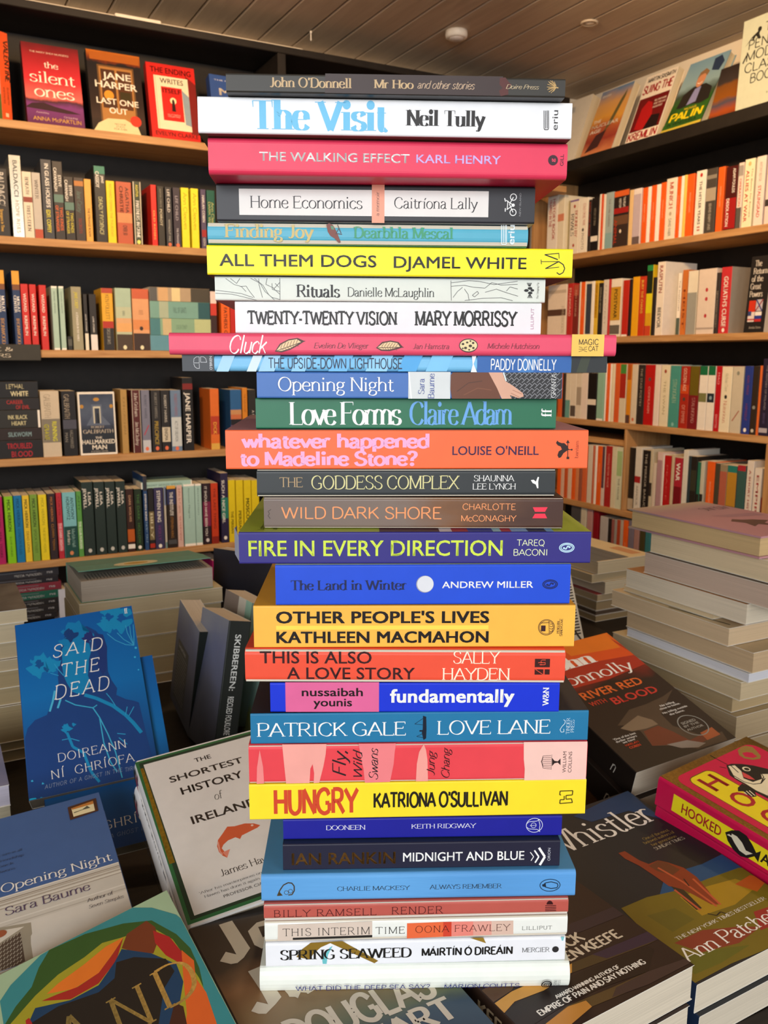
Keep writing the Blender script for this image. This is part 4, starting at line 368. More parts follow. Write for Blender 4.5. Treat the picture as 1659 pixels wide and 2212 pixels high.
('paperback_book','white paperback with olive arches behind bold black capitals on its spine, near the stack base',(.2829,.4803,.8144),(.9013,-.4332,0),(.4332,.9013,0),.2134,.0194,'#edeff5',[('spine_picture','s',[('p',[(.0214,.0081),(.0257,.0142),(.0317,.0189),(.0541,.0197),(.0795,.0036),(.0768,.0017),(.0456,.0184),(.0389,.0153),(.0336,.0103),(.0309,.006)],'#8a6c22'),('p',[(.0455,.0151),(.0472,.0162),(.0438,.009),(.0428,.0021),(.0401,.0022),(.0395,.0087)],'#6cc0c8'),('p',[(.145,.0199),(.1542,.02),(.1563,.0155)],'#9a7a2a'),('p',[(.2099,.0192),(.2125,.0192),(.2117,.0161),(.2107,.0162)],'#7fc4cc')],'olive and teal shapes'),('title_lettering','s',[('t','SPRING SEAWEED','G',.0101,.1033,.006,.0074,'#161412')]),('author_lettering','s',[('t','M\u00c1IRT\u00cdN \u00d3 DIRE\u00c1IN','K',.1104,.1756,.0067,.0057,'#161412')]),('publisher_mark','s',[('t','MERCIER','R',.1824,.2023,.0076,.0035,'#4a4848'),('e',.2064,.0094,.0024,.0024,'#2a2a2c')])],{'front':'#e6e8ee','r':.002}),
('hardback_book','pale mint-white hardback with rounded spine and navy capitals, lowest of the tall stack',(.2816,.4791,.7947),(.8968,-.4425,0),(.4425,.8968,0),.221,.0197,'#edf2ea',[('title_lettering','s',[('t','WHAT DID THE DEEP SEA SAY?','F',.0254,.1206,.0031,.0048,'#232a80')],'navy lettering'),('author_lettering','s',[('t','MARION COUTTS','F',.1311,.1847,.003,.0043,'#232a80')],'navy lettering'),('publisher_mark','s',[('o',.2041,.0054,.0039,.0038,.0008,'#1c1c20'),('o',.2045,.0051,.0027,.0025,.0007,'#1c1c20'),('o',.2047,.0049,.0014,.0013,.0005,'#1c1c20'),('t','FERN','R',.0016,.0092,.2113,.0023,'#3a3a40',90),('t','PRESS','R',.0017,.0095,.2137,.0016,'#3a3a40',90)])],{'hard':1,'front':'#e6ece4','bulge':.004})]
TABLE = [
('paperback_book','blue paperback with white letterspaced italic title and a veiled silhouette, leaning back against a pile',(.1425,.9986,.8575),(.9854,-.1461,.087),(.0477,.7289,.6829),(-.1632,-.6688,.7253),.135,.216,.026,'#1a4f8c','@said','#124a86',[('cover_picture','f',[('p',[(.0013,.0709),(.0049,.0821),(.0133,.0902),(.0259,.0934),(.0303,.1027),(.0365,.1118),(.0399,.1195),(.0416,.1287),(.0417,.1395),(.0442,.1567),(.0475,.1727),(.055,.1917),(.0671,.1984),(.0805,.1979),(.0901,.1889),(.0963,.1759),(.0987,.1594),(.098,.1503),(.0968,.1327),(.0992,.1212),(.1042,.1091),(.1022,.101),(.1116,.0935),(.1204,.0894),(.1254,.0861),(.1283,.0407),(.1313,.006),(.1087,.0057),(.1005,.0004),(.0005,.0004),(.0009,.0398)],'#1a3f7c'),('p',[(.0483,.1558),(.0494,.1723),(.0559,.1823),(.068,.1797),(.08,.176),(.0814,.1631),(.0774,.1527),(.0767,.146),(.0742,.1322),(.0768,.1218),(.0714,.1144),(.0635,.1098),(.055,.116),(.0507,.1277),(.048,.1381),(.0475,.1525)],'#0f7fb4'),('p',[(.0916,.1816),(.0865,.1788),(.0818,.1772),(.083,.1767),(.0807,.1762),(.0766,.1739),(.0741,.1727),(.0699,.1745),(.0671,.1734),(.0662,.1673),(.0635,.1634),(.0609,.1666),(.0578,.1727),(.0554,.175),(.0539,.1756),(.0489,.1798),(.0458,.1847),(.0486,.1854),(.0501,.1849),(.0529,.1863),(.0565,.189),(.0526,.1928),(.0498,.1964),(.0534,.199),(.0541,.1995),(.0538,.1975),(.0557,.1978),(.0566,.2034),(.0595,.2076),(.0645,.2065),(.0678,.2051),(.0706,.2071),(.0724,.2079),(.0744,.2023),(.0769,.1949),(.0754,.1929),(.0755,.1938),(.081,.1918),(.0844,.1881),(.0882,.1849)],'#0d79b0'),('p',[(.0693,.1875),(.0674,.1857),(.0671,.1857),(.0634,.1838),(.0622,.1822),(.0619,.181),(.0594,.1791),(.0575,.1838),(.0555,.1853),(.053,.186),(.0559,.1871),(.0548,.1879),(.0539,.1908),(.053,.1926),(.0543,.1943),(.0534,.1945),(.0559,.1971),(.0597,.1996),(.0612,.197),(.0628,.197),(.0641,.1937),(.0647,.1921),(.07,.1919),(.0701,.1895)],'#143a72'),('p',[(.0897,.1808),(.0893,.1784),(.0877,.1778),(.0853,.1766),(.0843,.1774),(.0812,.1777),(.0798,.174),(.0782,.1757),(.0757,.1768),(.0749,.1789),(.0724,.1825),(.0719,.1828),(.0755,.1838),(.076,.1858),(.0762,.1884),(.0762,.1876),(.0782,.1879),(.0788,.1898),(.0814,.189),(.0837,.1915),(.0843,.189),(.0859,.1855),(.0853,.185),(.086,.1829)],'#23306e'),('p',[(.087,.1872),(.0971,.1827),(.0998,.1648),(.0958,.1362),(.0907,.1285),(.0859,.144),(.0891,.1558),(.0873,.1732)],'#1e3672'),('p',[(.0426,.1524),(.0431,.1497),(.039,.1482),(.0373,.1477),(.0368,.1472),(.0341,.146),(.0325,.1448),(.0314,.1457),(.0281,.1479),(.0252,.1471),(.024,.1426),(.0226,.1394),(.0209,.1404),(.0187,.1438),(.0158,.1457),(.0149,.1459),(.0141,.1477),(.0105,.1523),(.0081,.1558),(.0083,.1564),(.0081,.1564),(.0101,.1574),(.0152,.1585),(.0164,.1602),(.0135,.1632),(.0135,.1661),(.015,.1674),(.0147,.1665),(.0159,.1647),(.018,.1655),(.0182,.169),(.0192,.1708),(.0222,.1697),(.0249,.1693),(.0274,.1716),(.0289,.1736),(.0294,.1716),(.0315,.1661),(.0335,.162),(.0323,.1616),(.0319,.1615),(.0339,.1594),(.0348,.1571),(.0374,.1552)],'#1487ba'),('p',[(.03,.1574),(.0276,.1564),(.0281,.1562),(.0259,.1553),(.0245,.1549),(.0238,.1541),(.0227,.1521),(.0213,.1547),(.0202,.1559),(.0181,.157),(.0189,.1582),(.0196,.1582),(.0201,.1596),(.0182,.1613),(.0198,.1622),(.0193,.1619),(.0201,.1633),(.0221,.1651),(.0236,.1641),(.0247,.1645),(.0257,.162),(.0255,.1606),(.0278,.1605),(.0294,.1588)],'#0f4f8c'),('p',[(.0347,.1498),(.0345,.1488),(.0325,.1489),(.0321,.1469),(.0318,.1467),(.0304,.146),(.0291,.1487),(.0279,.1486),(.0287,.1492),(.0278,.1499),(.0272,.1514),(.0276,.1522),(.0267,.1534),(.0283,.1538),(.0302,.1557),(.0311,.1541),(.0319,.1539),(.0327,.1521),(.0351,.1521),(.0352,.151)],'#10508c'),('p',[(.0455,.1529),(.0447,.1513),(.0437,.1511),(.0398,.1505),(.0406,.1465),(.0402,.1453),(.0394,.1456),(.0368,.1444),(.0349,.1465),(.0327,.1508),(.0314,.1504),(.0305,.1494),(.0327,.1507),(.0301,.1524),(.0284,.1542),(.028,.1568),(.0279,.158),(.0282,.1597),(.0264,.1618),(.0301,.1617),(.033,.1646),(.0357,.1666),(.0366,.1636),(.0381,.1616),(.0391,.162),(.0411,.1596),(.0432,.1581),(.0478,.1586),(.0469,.1573),(.0459,.1547)],'#1487ba'),('p',[(.1332,.2036),(.1282,.2016),(.1272,.1998),(.1292,.1993),(.1263,.1997),(.1213,.198),(.1189,.1948),(.1168,.1939),(.1151,.1942),(.1149,.1919),(.1132,.1875),(.1102,.186),(.1081,.1899),(.106,.196),(.1038,.1989),(.1017,.1987),(.0978,.1998),(.0962,.2027),(.1,.2041),(.1024,.2039),(.1016,.2045),(.1021,.2068),(.1011,.2102),(.0972,.2133),(.0976,.2151),(.0987,.2156),(.1216,.2156),(.1216,.2156),(.1209,.2131),(.1224,.2139),(.1288,.2138),(.1333,.2113),(.1336,.2084),(.1345,.2058)],'#1487ba'),('p',[(.1237,.1948),(.1257,.191),(.1216,.1895),(.1204,.1887),(.1168,.1871),(.1153,.1864),(.1133,.1893),(.109,.1893),(.1068,.184),(.1049,.1822),(.1027,.1853),(.0989,.187),(.0981,.1874),(.0959,.1923),(.0926,.1972),(.092,.1979),(.0912,.199),(.0972,.2003),(.1003,.2022),(.0983,.2062),(.0998,.2089),(.0993,.2079),(.1015,.2063),(.1036,.209),(.1042,.2111),(.1075,.2095),(.111,.2111),(.1138,.2146),(.1141,.2123),(.1167,.2058),(.1173,.2034),(.1164,.2028),(.1175,.1999),(.1176,.1978)],'#1487ba'),('p',[(.1317,.1907),(.1288,.1888),(.1304,.1877),(.1273,.1882),(.1232,.1861),(.1223,.183),(.1213,.1828),(.121,.1813),(.1184,.1785),(.1162,.1803),(.1142,.186),(.1121,.1879),(.1095,.1873),(.1086,.1887),(.1123,.1898),(.1115,.1903),(.1102,.1923),(.1091,.1955),(.1072,.1976),(.1102,.1988),(.1093,.2009),(.1081,.2011),(.1108,.2019),(.114,.2065),(.1182,.2084),(.1198,.2057),(.1214,.204),(.1229,.2042),(.1242,.2012),(.1247,.1975),(.1268,.1976),(.1331,.1975),(.1338,.1952),(.1331,.1926)],'#1487ba'),('p',[(.1288,.1997),(.1263,.1983),(.1261,.1981),(.1243,.1972),(.1229,.1974),(.1211,.1969),(.1201,.1942),(.1187,.1962),(.1175,.1974),(.1159,.1989),(.115,.201),(.1158,.2009),(.1182,.2019),(.1164,.2038),(.1175,.2052),(.1175,.2045),(.1184,.2054),(.1197,.2073),(.1217,.2066),(.1231,.2078),(.124,.2054),(.1242,.2031),(.1247,.2031),(.1264,.2014)],'#0c559c'),('p',[(.1124,.2043),(.1108,.2032),(.111,.2032),(.1086,.2021),(.1076,.2014),(.1074,.2006),(.1059,.1991),(.1048,.2019),(.1037,.2029),(.1019,.2035),(.1036,.2043),(.1034,.2046),(.1031,.2062),(.1021,.2075),(.1034,.2084),(.1027,.2084),(.1039,.21),(.1062,.2116),(.1073,.2102),(.1083,.2103),(.1091,.2082),(.1091,.2071),(.1121,.207),(.1127,.2055)],'#0c559c'),('l',[(.1303,.1605),(.1209,.1637),(.1103,.1718),(.102,.1828)],.0009,'#3aa0cc'),('l',[(.1303,.1605),(.1199,.1709),(.1135,.1816)],.0009,'#3aa0cc'),('l',[(.1303,.1605),(.1285,.176),(.1291,.1877)],.0009,'#3aa0cc'),('l',[(.1303,.1605),(.1323,.1752),(.1333,.1892)],.0009,'#3aa0cc'),('l',[(.1303,.1605),(.125,.1791),(.1244,.1899)],.0009,'#3aa0cc'),('l',[(.0468,.1068),(.0569,.0987),(.0752,.0908),(.0809,.0775),(.0874,.0555),(.0927,.0331),(.0958,.0022)],.0013,'#3aa6cc'),('l',[(.0809,.0775),(.0818,.0467),(.0861,.0229),(.0915,.01)],.0013,'#3aa6cc'),('l',[(.0752,.0908),(.08,.0933)],.0013,'#3aa6cc'),('l',[(.068,.1088),(.0801,.1018),(.0969,.0884),(.109,.0741),(.1165,.0619),(.123,.049)],.004,'#1487ba'),('l',[(.0916,.1056),(.0954,.0983),(.0996,.0878)],.0009,'#2f9ccc'),('l',[(.109,.0741),(.1121,.0838)],.0009,'#2f9ccc'),('l',[(.1124,.0722),(.1194,.0822)],.0009,'#2f9ccc'),('l',[(.0972,.0541),(.1059,.0511)],.0009,'#2f9ccc'),('l',[(.0983,.0488),(.1061,.0389)],.0009,'#2f9ccc'),('l',[(.0389,.06),(.0476,.0599),(.0568,.0547)],.0009,'#2f9ccc'),('l',[(.048,.1381),(.0425,.1481),(.0394,.1553)],.0009,'#2f9ccc'),('l',[(.0426,.1393),(.0339,.1445)],.0009,'#2f9ccc'),('l',[(.0369,.1212),(.0335,.1083),(.0293,.0967)],.0022,'#4ab0d4'),('l',[(.0421,.1094),(.038,.0989)],.0022,'#4ab0d4'),('p',[(.052,.0709),(.0502,.07),(.0493,.0696),(.0488,.0694),(.0476,.0687),(.0464,.0691),(.0449,.0692),(.0444,.0669),(.0433,.0666),(.0421,.0687),(.0413,.0693),(.0403,.0702),(.0385,.0723),(.0392,.0725),(.0398,.0726),(.0417,.0734),(.0404,.0747),(.0404,.076),(.0411,.0764),(.0412,.0756),(.0419,.0765),(.0425,.0782),(.0443,.0776),(.0455,.0779),(.0463,.0785),(.0471,.0763),(.0477,.0743),(.0472,.0745),(.0488,.0735),(.05,.0723)],'#1487ba'),('p',[(.0553,.0747),(.0548,.0742),(.0536,.0739),(.0531,.0736),(.0525,.0727),(.0517,.0743),(.0507,.0746),(.0514,.0749),(.0512,.0757),(.0512,.0764),(.0509,.0766),(.0519,.0778),(.0529,.0773),(.0536,.077),(.0538,.076),(.0554,.0756)],'#1487ba'),('l',[(.0449,.0676),(.0493,.0495),(.0597,.0401),(.065,.0165),(.0722,.0032)],.0028,'#1487ba'),('p',[(.0062,.0205),(.0061,.0199),(.0053,.0202),(.0046,.0199),(.0039,.0207),(.0039,.0211),(.0043,.0218),(.0047,.0218),(.0055,.0221),(.0058,.0212)],'#3ab0dc'),('p',[(.017,.015),(.0163,.0147),(.0154,.0147),(.0148,.0146),(.014,.0154),(.0147,.0156),(.0145,.0163),(.0149,.0167),(.0157,.0167),(.0159,.0158)],'#3ab0dc'),('e',.1319,.1567,.0014,.0014,'#3ab0dc'),('e',.1292,.1447,.0012,.0012,'#3ab0dc'),('e',.1309,.1273,.0009,.0009,'#3ab0dc'),('p',[(.0006,.0004),(.0008,.0019),(.0032,.0023),(.0073,.0017),(.0079,.0004)],'#18b4e4'),('p',[(.0113,.0004),(.0123,.0012),(.0143,.0004)],'#18b4e4')]),('title_lettering','f',[('t','SAID','T',.0389,.0956,.1634,.0161,'#f2efe8'),('t','THE','T',.047,.0896,.1363,.0166,'#f2efe8'),('t','DEAD','T',.0355,.0968,.11,.0171,'#f2efe8'),('t','DOIREANN','L',.0327,.1047,.0356,.0094,'#f2efe8'),('t','N\u00cd  GHR\u00cdOFA','L',.0243,.1117,.018,.0095,'#f2efe8'),('t','AUTHOR OF A GHOST IN THE','T',.0167,.0972,.0091,.0042,'#a9b8cc'),('t','THROAT','T',.1002,.1179,.008,.0044,'#a9b8cc'),('t','ff','G',.1256,.1295,.2061,.0069,'#f2efe8')])],{'page':'#8a8070'}),
('paperback_book','second blue paperback copy, mostly hidden beneath the leaning silhouette one',(.1545,.9512,.8065),(.9854,-.1461,.087),(.0477,.7289,.6829),(-.1632,-.6688,.7253),.135,.216,.026,'#123a70','@said','#123a70',[('title_lettering','f',[('t','N\u00cd  GHR\u00cdOFA','L',.03,.122,.022,.009,'#f2efe8'),('t','AUTHOR OF A GHOST IN THE','T',.02,.115,.012,.004,'#8898b8')])],{'page':'#a89a80'}),
('paperback_book','blue and cream paperback picturing a chair against white panelling, lying at the table front',(.0609,.7457,.8),(.9963,-.041,.075),(.033,.9939,.1049),(-.0789,-.1021,.9917),.129,.198,.022,'#4a6fa8','#48679c','#3c5a90',[('cover_picture','f',[('r',.0003,.0003,.1287,.084,'#cfc9bd'),('r',.0003,.0826,.1287,.084,'#e6e0d2'),('r',.0003,.0786,.1287,.0795,'#8a7a66'),('r',.0003,.0766,.1287,.0775,'#a89a88'),('r',.0003,.0731,.1287,.074,'#9a8c78'),('r',.0003,.0706,.1287,.0715,'#e6e0d2'),('r',.0003,.0686,.1287,.0695,'#a69a8a'),('r',.0003,.052,.1287,.0535,'#e0dbd0'),('r',.0003,.047,.1287,.0482,'#b9b2a6'),('r',.0003,.0003,.1287,.045,'#d9d3c8'),('p',[(.0004,.0512),(.0305,.0477),(.0532,.0426),(.053,.0293),(.0518,.027),(.0512,.0187),(.0515,.0009),(.0463,.0004),(.0448,.0004),(.0004,.0047)],'#a09784'),('p',[(.0004,.0468),(.0303,.0443),(.048,.0402),(.0296,.0306),(.0004,.0222)],'#d9d2c4'),('p',[(.0004,.0004),(.0004,.0187),(.0295,.0292),(.0448,.0354),(.0457,.0021),(.0406,.0004)],'#57483c'),('l',[(.0294,.0269),(.0308,.0295)],.0009,'#a39a8a'),('l',[(.0291,.0226),(.0306,.0251)],.0009,'#a39a8a'),('l',[(.0289,.0182),(.0303,.0207)],.0009,'#a39a8a'),('l',[(.0287,.014),(.0301,.0164)],.0009,'#a39a8a'),('l',[(.0284,.0097),(.0299,.0122)],.0009,'#a39a8a'),('l',[(.0282,.0055),(.0296,.008)],.0009,'#a39a8a'),('l',[(.028,.0014),(.0294,.0038)],.0009,'#a39a8a'),('l',[(.0278,.0005),(.0292,.0005)],.0009,'#a39a8a'),('l',[(.0318,.028),(.0333,.0305)],.0009,'#a39a8a'),('l',[(.0316,.0236),(.0331,.0261)],.0009,'#a39a8a'),('l',[(.0313,.0192),(.0328,.0217)],.0009,'#a39a8a'),('l',[(.0311,.0149),(.0326,.0174)],.0009,'#a39a8a'),('l',[(.0309,.0107),(.0323,.0131)],.0009,'#a39a8a'),('l',[(.0306,.0065),(.0321,.0089)],.0009,'#a39a8a'),('l',[(.0304,.0023),(.0318,.0047)],.0009,'#a39a8a'),('l',[(.0302,.0005),(.0316,.0006)],.0009,'#a39a8a'),('l',[(.0343,.029),(.0358,.0316)],.0009,'#a39a8a'),('l',[(.034,.0246),(.0355,.0271)],.0009,'#a39a8a'),('l',[(.0338,.0202),(.0353,.0227)],.0009,'#a39a8a'),('l',[(.0335,.0159),(.035,.0184)],.0009,'#a39a8a'),('l',[(.0333,.0116),(.0347,.0141)],.0009,'#a39a8a'),('l',[(.033,.0074),(.0345,.0098)],.0009,'#a39a8a'),('l',[(.0328,.0032),(.0342,.0056)],.0009,'#a39a8a'),('l',[(.0325,.0005),(.034,.0015)],.0009,'#a39a8a'),('l',[(.0368,.03),(.0383,.0326)],.0009,'#a39a8a'),('l',[(.0365,.0256),(.038,.0281)],.0009,'#a39a8a'),('l',[(.0362,.0212),(.0377,.0237)],.0009,'#a39a8a'),('l',[(.036,.0169),(.0374,.0194)],.0009,'#a39a8a'),('l',[(.0357,.0126),(.0372,.015)],.0009,'#a39a8a'),('l',[(.0354,.0083),(.0369,.0108)],.0009,'#a39a8a'),('l',[(.0352,.0042),(.0366,.0066)],.0009,'#a39a8a'),('l',[(.0349,.0005),(.0364,.0024)],.0009,'#a39a8a'),('l',[(.0393,.031),(.0408,.0336)],.0009,'#a39a8a'),('l',[(.039,.0266),(.0405,.0292)],.0009,'#a39a8a'),('l',[(.0387,.0222),(.0402,.0247)],.0009,'#a39a8a'),('l',[(.0384,.0178),(.0399,.0204)],.0009,'#a39a8a'),('l',[(.0382,.0135),(.0396,.016)],.0009,'#a39a8a'),('l',[(.0379,.0093),(.0393,.0117)],.0009,'#a39a8a'),('l',[(.0376,.0051),(.0391,.0075)],.0009,'#a39a8a'),('l',[(.0373,.0009),(.0388,.0033)],.0009,'#a39a8a'),('l',[(.0418,.0321),(.0433,.0347)],.0009,'#a39a8a'),('l',[(.0415,.0276),(.043,.0302)],.0009,'#a39a8a'),('l',[(.0412,.0232),(.0427,.0257)],.0009,'#a39a8a'),('l',[(.0409,.0188),(.0424,.0214)],.0009,'#a39a8a'),('l',[(.0406,.0145),(.0421,.017)],.0009,'#a39a8a'),('l',[(.0403,.0102),(.0418,.0127)],.0009,'#a39a8a'),('l',[(.04,.006),(.0415,.0084)],.0009,'#a39a8a'),('l',[(.0397,.0018),(.0412,.0042)],.0009,'#a39a8a'),('l',[(.0444,.0331),(.0459,.0357)],.0009,'#a39a8a'),('l',[(.044,.0286),(.0456,.0312)],.0009,'#a39a8a'),('l',[(.0437,.0242),(.0452,.0268)],.0009,'#a39a8a'),('l',[(.0434,.0198),(.0449,.0223)],.0009,'#a39a8a'),('l',[(.0431,.0155),(.0446,.018)],.0009,'#a39a8a'),('l',[(.0428,.0112),(.0443,.0137)],.0009,'#a39a8a'),('l',[(.0425,.0069),(.044,.0094)],.0009,'#a39a8a'),('l',[(.0422,.0028),(.0436,.0052)],.0009,'#a39a8a'),('e',.0301,.04,.005,.004,'#a0583a'),('p',[(.0982,.1859),(.1248,.1888),(.124,.1667),(.098,.1642)],'#53331f'),('p',[(.1012,.1826),(.1217,.1849),(.1212,.1687),(.1015,.168)],'#efe2b4'),('p',[(.1012,.1826),(.1218,.1855),(.1214,.1803),(.1017,.18)],'#c9823a'),('p',[(.1024,.175),(.1105,.176),(.1154,.1799),(.1178,.1751),(.111,.1752),(.1028,.1736)],'#5a5a48')]),('title_lettering','f',[('t','Opening Night','R',.0335,.1245,.0886,.011,'#f2efe8'),('t','Sara Baume','R',.0351,.1018,.0591,.0099,'#5a4a66'),('t','Author of','R',.0969,.118,.0447,.004,'#4a4450'),('t','Seven Steeples','I',.0973,.1253,.0366,.004,'#4a4450'),('t','a novel about sure as all','R',.013,.0537,.1388,.0031,'#33405e'),('t','the joy of friendship','R',.0128,.0544,.1306,.0031,'#33405e'),('t','you go back','R',.0126,.0464,.1232,.003,'#33405e'),('t','Gowan Owens','R',.0124,.0465,.1155,.003,'#33405e')])],{}),
('paperback_book','paperback with concentric teal green and orange cut-paper shapes and big gold, at the front corner',(.0791,.5238,.7886),(.9766,.041,.2109),(-.0687,.9897,.1258),(-.2036,-.1374,.9694),.153,.234,.028,'#2f6a6c','#a9bf98','#88a888',[('cover_picture','f',[('p',[(.0004,.1503),(.02,.1891),(.021,.21),(.0299,.2193),(.0452,.228),(.0539,.2329),(.0603,.2336),(.125,.2336),(.1374,.224),(.151,.2049),(.1526,.1993),(.1526,.1412),(.1526,.141),(.1524,.1201),(.1526,.1157),(.1526,.0866),(.1209,.0244),(.0004,.1113)],'#3f8a8c'),('p',[(.0004,.1296),(.021,.1884),(.0298,.1983),(.0426,.2079),(.0504,.2221),(.0605,.2336),(.0608,.2336),(.0866,.2316),(.1144,.2227),(.1334,.2117),(.1448,.187),(.1491,.168),(.1484,.1478),(.1458,.1337),(.1432,.1235),(.1422,.1076),(.1423,.0981),(.1122,.0307),(.0004,.1113)],'#3c5a28'),('p',[(.0241,.186),(.0432,.1986),(.0611,.2066),(.0813,.21),(.0957,.2146),(.1094,.2102),(.1209,.2074),(.1314,.2054),(.1409,.184),(.1432,.163),(.1453,.1394),(.1447,.1258),(.1384,.101),(.1034,.037),(.0045,.1084)],'#a89c2c'),('p',[(.0505,.1949),(.0594,.1988),(.0797,.2037),(.0971,.2096),(.1106,.2096),(.0997,.1998),(.0864,.1893),(.068,.187)],'#ea7a2a'),('p',[(.0461,.1913),(.0574,.1897),(.0705,.1869),(.0864,.1893),(.0996,.1995),(.1105,.2093),(.1002,.1919),(.084,.1803),(.0638,.1797)],'#ad2f26'),('p',[(.1066,.2004),(.1137,.2109),(.1299,.2139),(.1336,.2037),(.1322,.1907),(.1248,.1807),(.1133,.1914)],'#7a3c22'),('p',[(.1312,.2015),(.1396,.188),(.1426,.1691),(.1421,.1563),(.1373,.1618),(.1319,.1734),(.1289,.1892)],'#b32a28'),('p',[(.1431,.1706),(.1474,.156),(.1432,.141),(.1452,.1254),(.1423,.0981),(.1104,.032),(.1018,.0638),(.1283,.1181),(.1359,.1465)],'#e0652a'),('p',[(.0345,.1783),(.0412,.1881),(.0636,.179),(.0836,.1788),(.0986,.1912),(.1064,.1996),(.1237,.1816),(.1358,.1611),(.1349,.1437),(.1196,.115),(.0946,.0434),(.0137,.1017)],'#23405e'),('p',[(.0355,.1775),(.0551,.1794),(.0821,.1729),(.0948,.1775),(.0997,.1903),(.1119,.1867),(.1309,.1704),(.1327,.1561),(.1216,.1467),(.1097,.1224),(.0858,.0497),(.0155,.1004)],'#2b241e'),('p',[(.1157,.1179),(.124,.1312),(.1281,.1247),(.1256,.1106),(.1102,.0713),(.1018,.0774)],'#4a2a1e'),('p',[(.0335,.1822),(.036,.1828),(.0371,.1764),(.0332,.1775)],'#b32a28')]),('title_lettering','f',[('t','D','R',.1165,.1442,.1296,.0348,'*d8c47a'),('t','N','R',.0841,.1095,.1259,.0358,'*d8c47a'),('t','A','R',.0433,.0766,.1254,.0412,'*d8c47a'),('t','L','R',.013,.0356,.1327,.0343,'*d8c47a')],'gold foil lettering')],{}),
('paperback_book','dark brown and teal paperback with huge torn cream lettering, lying under the tall stack',(.2351,.5055,.7947),(.9999,.017,0),(-.017,.9999,0),(0,0,1),.153,.234,.029,'#3a2f28','@jo','#333',[('title_lettering','f',[('p',[(.0228,.2277),(.0338,.2277),(.0349,.1893),(.0269,.1814),(.0207,.1781),(.0161,.1792),(.0098,.186),(.0171,.1942),(.0232,.1875),(.0233,.1998)],'#cfc4b0'),('p',[(.0404,.2091),(.0501,.2158),(.059,.2155),(.0644,.2065),(.061,.1935),(.0505,.185),(.0425,.1845),(.039,.1912)],'#cfc4b0'),('p',[(.0493,.2102),(.0555,.2091),(.0541,.1987),(.0479,.1963)],'#3a302a'),('p',[(.0244,.1656),(.0347,.1665),(.0361,.1296),(.0297,.1249),(.0206,.1196),(.0161,.1221),(.0125,.1269),(.0193,.1335),(.0252,.1274),(.0255,.1426)],'#cfc4b0'),('p',[(.0597,.13),(.0605,.1251),(.058,.1243),(.0536,.1232),(.0532,.1249),(.0498,.1273),(.0457,.1227),(.0446,.1249),(.041,.1269),(.0411,.13),(.0401,.1368),(.0386,.1385),(.0421,.1396),(.0464,.1409),(.0483,.1453),(.0475,.1447),(.0505,.1438),(.052,.1457),(.0546,.1435),(.0598,.147),(.0592,.1441),(.0599,.1379),(.0588,.1367),(.0574,.1335)],'#cfc4b0'),('t','DOUGLAS','K',.0242,.1361,.0793,.026,'#cfc4b0'),('t','STUART','K',.0375,.1375,.0542,.0194,'#cfc4b0')],'torn-edged cream lettering')],{}),
('hardback_book','white hardback framed in green with a leaping salmon, tilted up on top of its twin',(.2316,.7276,.8244),(.9943,-.052,.093),(.0322,.9787,.2029),(-.1016,-.1988,.9748),.144,.222,.027,'#e9e9ec','#ece9e6','#e4e4e4',[('cover_picture','f',[('r',.0006,.0022,.1436,.22,'#2c6a3c'),('r',.0038,.0057,.1405,.2169,'#243a2a'),('r',.0077,.0092,.1366,.213,'#e6e2de'),('p',[(.0018,.072),(.0066,.072),(.0066,.2081),(.0036,.2081)],'*b8a03c'),('p',[(.0872,.0836),(.0826,.0883),(.075,.0918),(.0656,.0923),(.0594,.0946),(.0532,.088),(.0473,.082),(.0445,.0748),(.0442,.0677),(.0459,.0622),(.0489,.0582),(.0539,.0668),(.0489,.0655),(.0476,.0709),(.0502,.0745),(.0553,.0777),(.0624,.0787),(.0655,.0748),(.0683,.0784),(.0775,.0804),(.084,.0818)],'#d8603a'),('p',[(.0469,.0659),(.0539,.067),(.049,.0581)],'#e8907a'),('e',.0804,.0867,.0012,.0012,'#f0d0c0'),('l',[(.0467,.0798),(.0452,.0684),(.0462,.0632)],.0012,'#eaa08a')],'green frame and orange salmon'),('title_lettering','f',[('t','THE','B',.0553,.0719,.1949,.0066,'#2e2622'),('t','SHORTEST','B',.0261,.0995,.1749,.0094,'#2e2622'),('t','HISTORY','B',.0324,.093,.1536,.0109,'#2e2622'),('t','of','I',.0591,.0681,.1334,.0105,'#2e2622'),('t','IRELAND','B',.0318,.095,.1107,.0108,'#2e2622'),('t','James Hawes','R',.0384,.0899,.0396,.0078,'#2e2622'),('t',"'After his masterpieces on Germany,",'R',.017,.0925,.0284,.0026,'#4a4340'),('t','Hawes has done it again...','R',.0199,.0698,.0231,.0028,'#4a4340'),('t','PROFESSOR CIARAN','S',.0344,.0772,.0166,.0032,'#3a3330')]),('spine_lettering','s',[('r',.012,.004,.02,.022,'#a83a4a'),('r',0,.004,.01,.022,'#26382c'),('t','THE SHORTEST HISTORY OF IRELAND','B',.045,.155,.01,.0075,'#26262a'),('t','JAMES HAWES','B',.163,.205,.01,.0065,'#26262a')])],{'hard':1,'bulge':.003}),
('hardback_book','white hardback twin lying beneath the green-framed salmon one, only its spine showing',(.2303,.7294,.7964),(.9943,-.052,.093),(.0322,.9787,.2029),(-.1016,-.1988,.9748),.144,.222,.027,'#e9e9ec','#ece9e6','#e4e4e4',[('spine_lettering','s',[('r',.012,.004,.02,.022,'#a83a4a'),('r',0,.004,.01,.022,'#26382c'),('t','THE SHORTEST HISTORY OF IRELAND','B',.045,.155,.01,.0075,'#26262a'),('t','JAMES HAWES','B',.163,.205,.01,.0065,'#26262a')])],{'hard':1,'bulge':.003}),
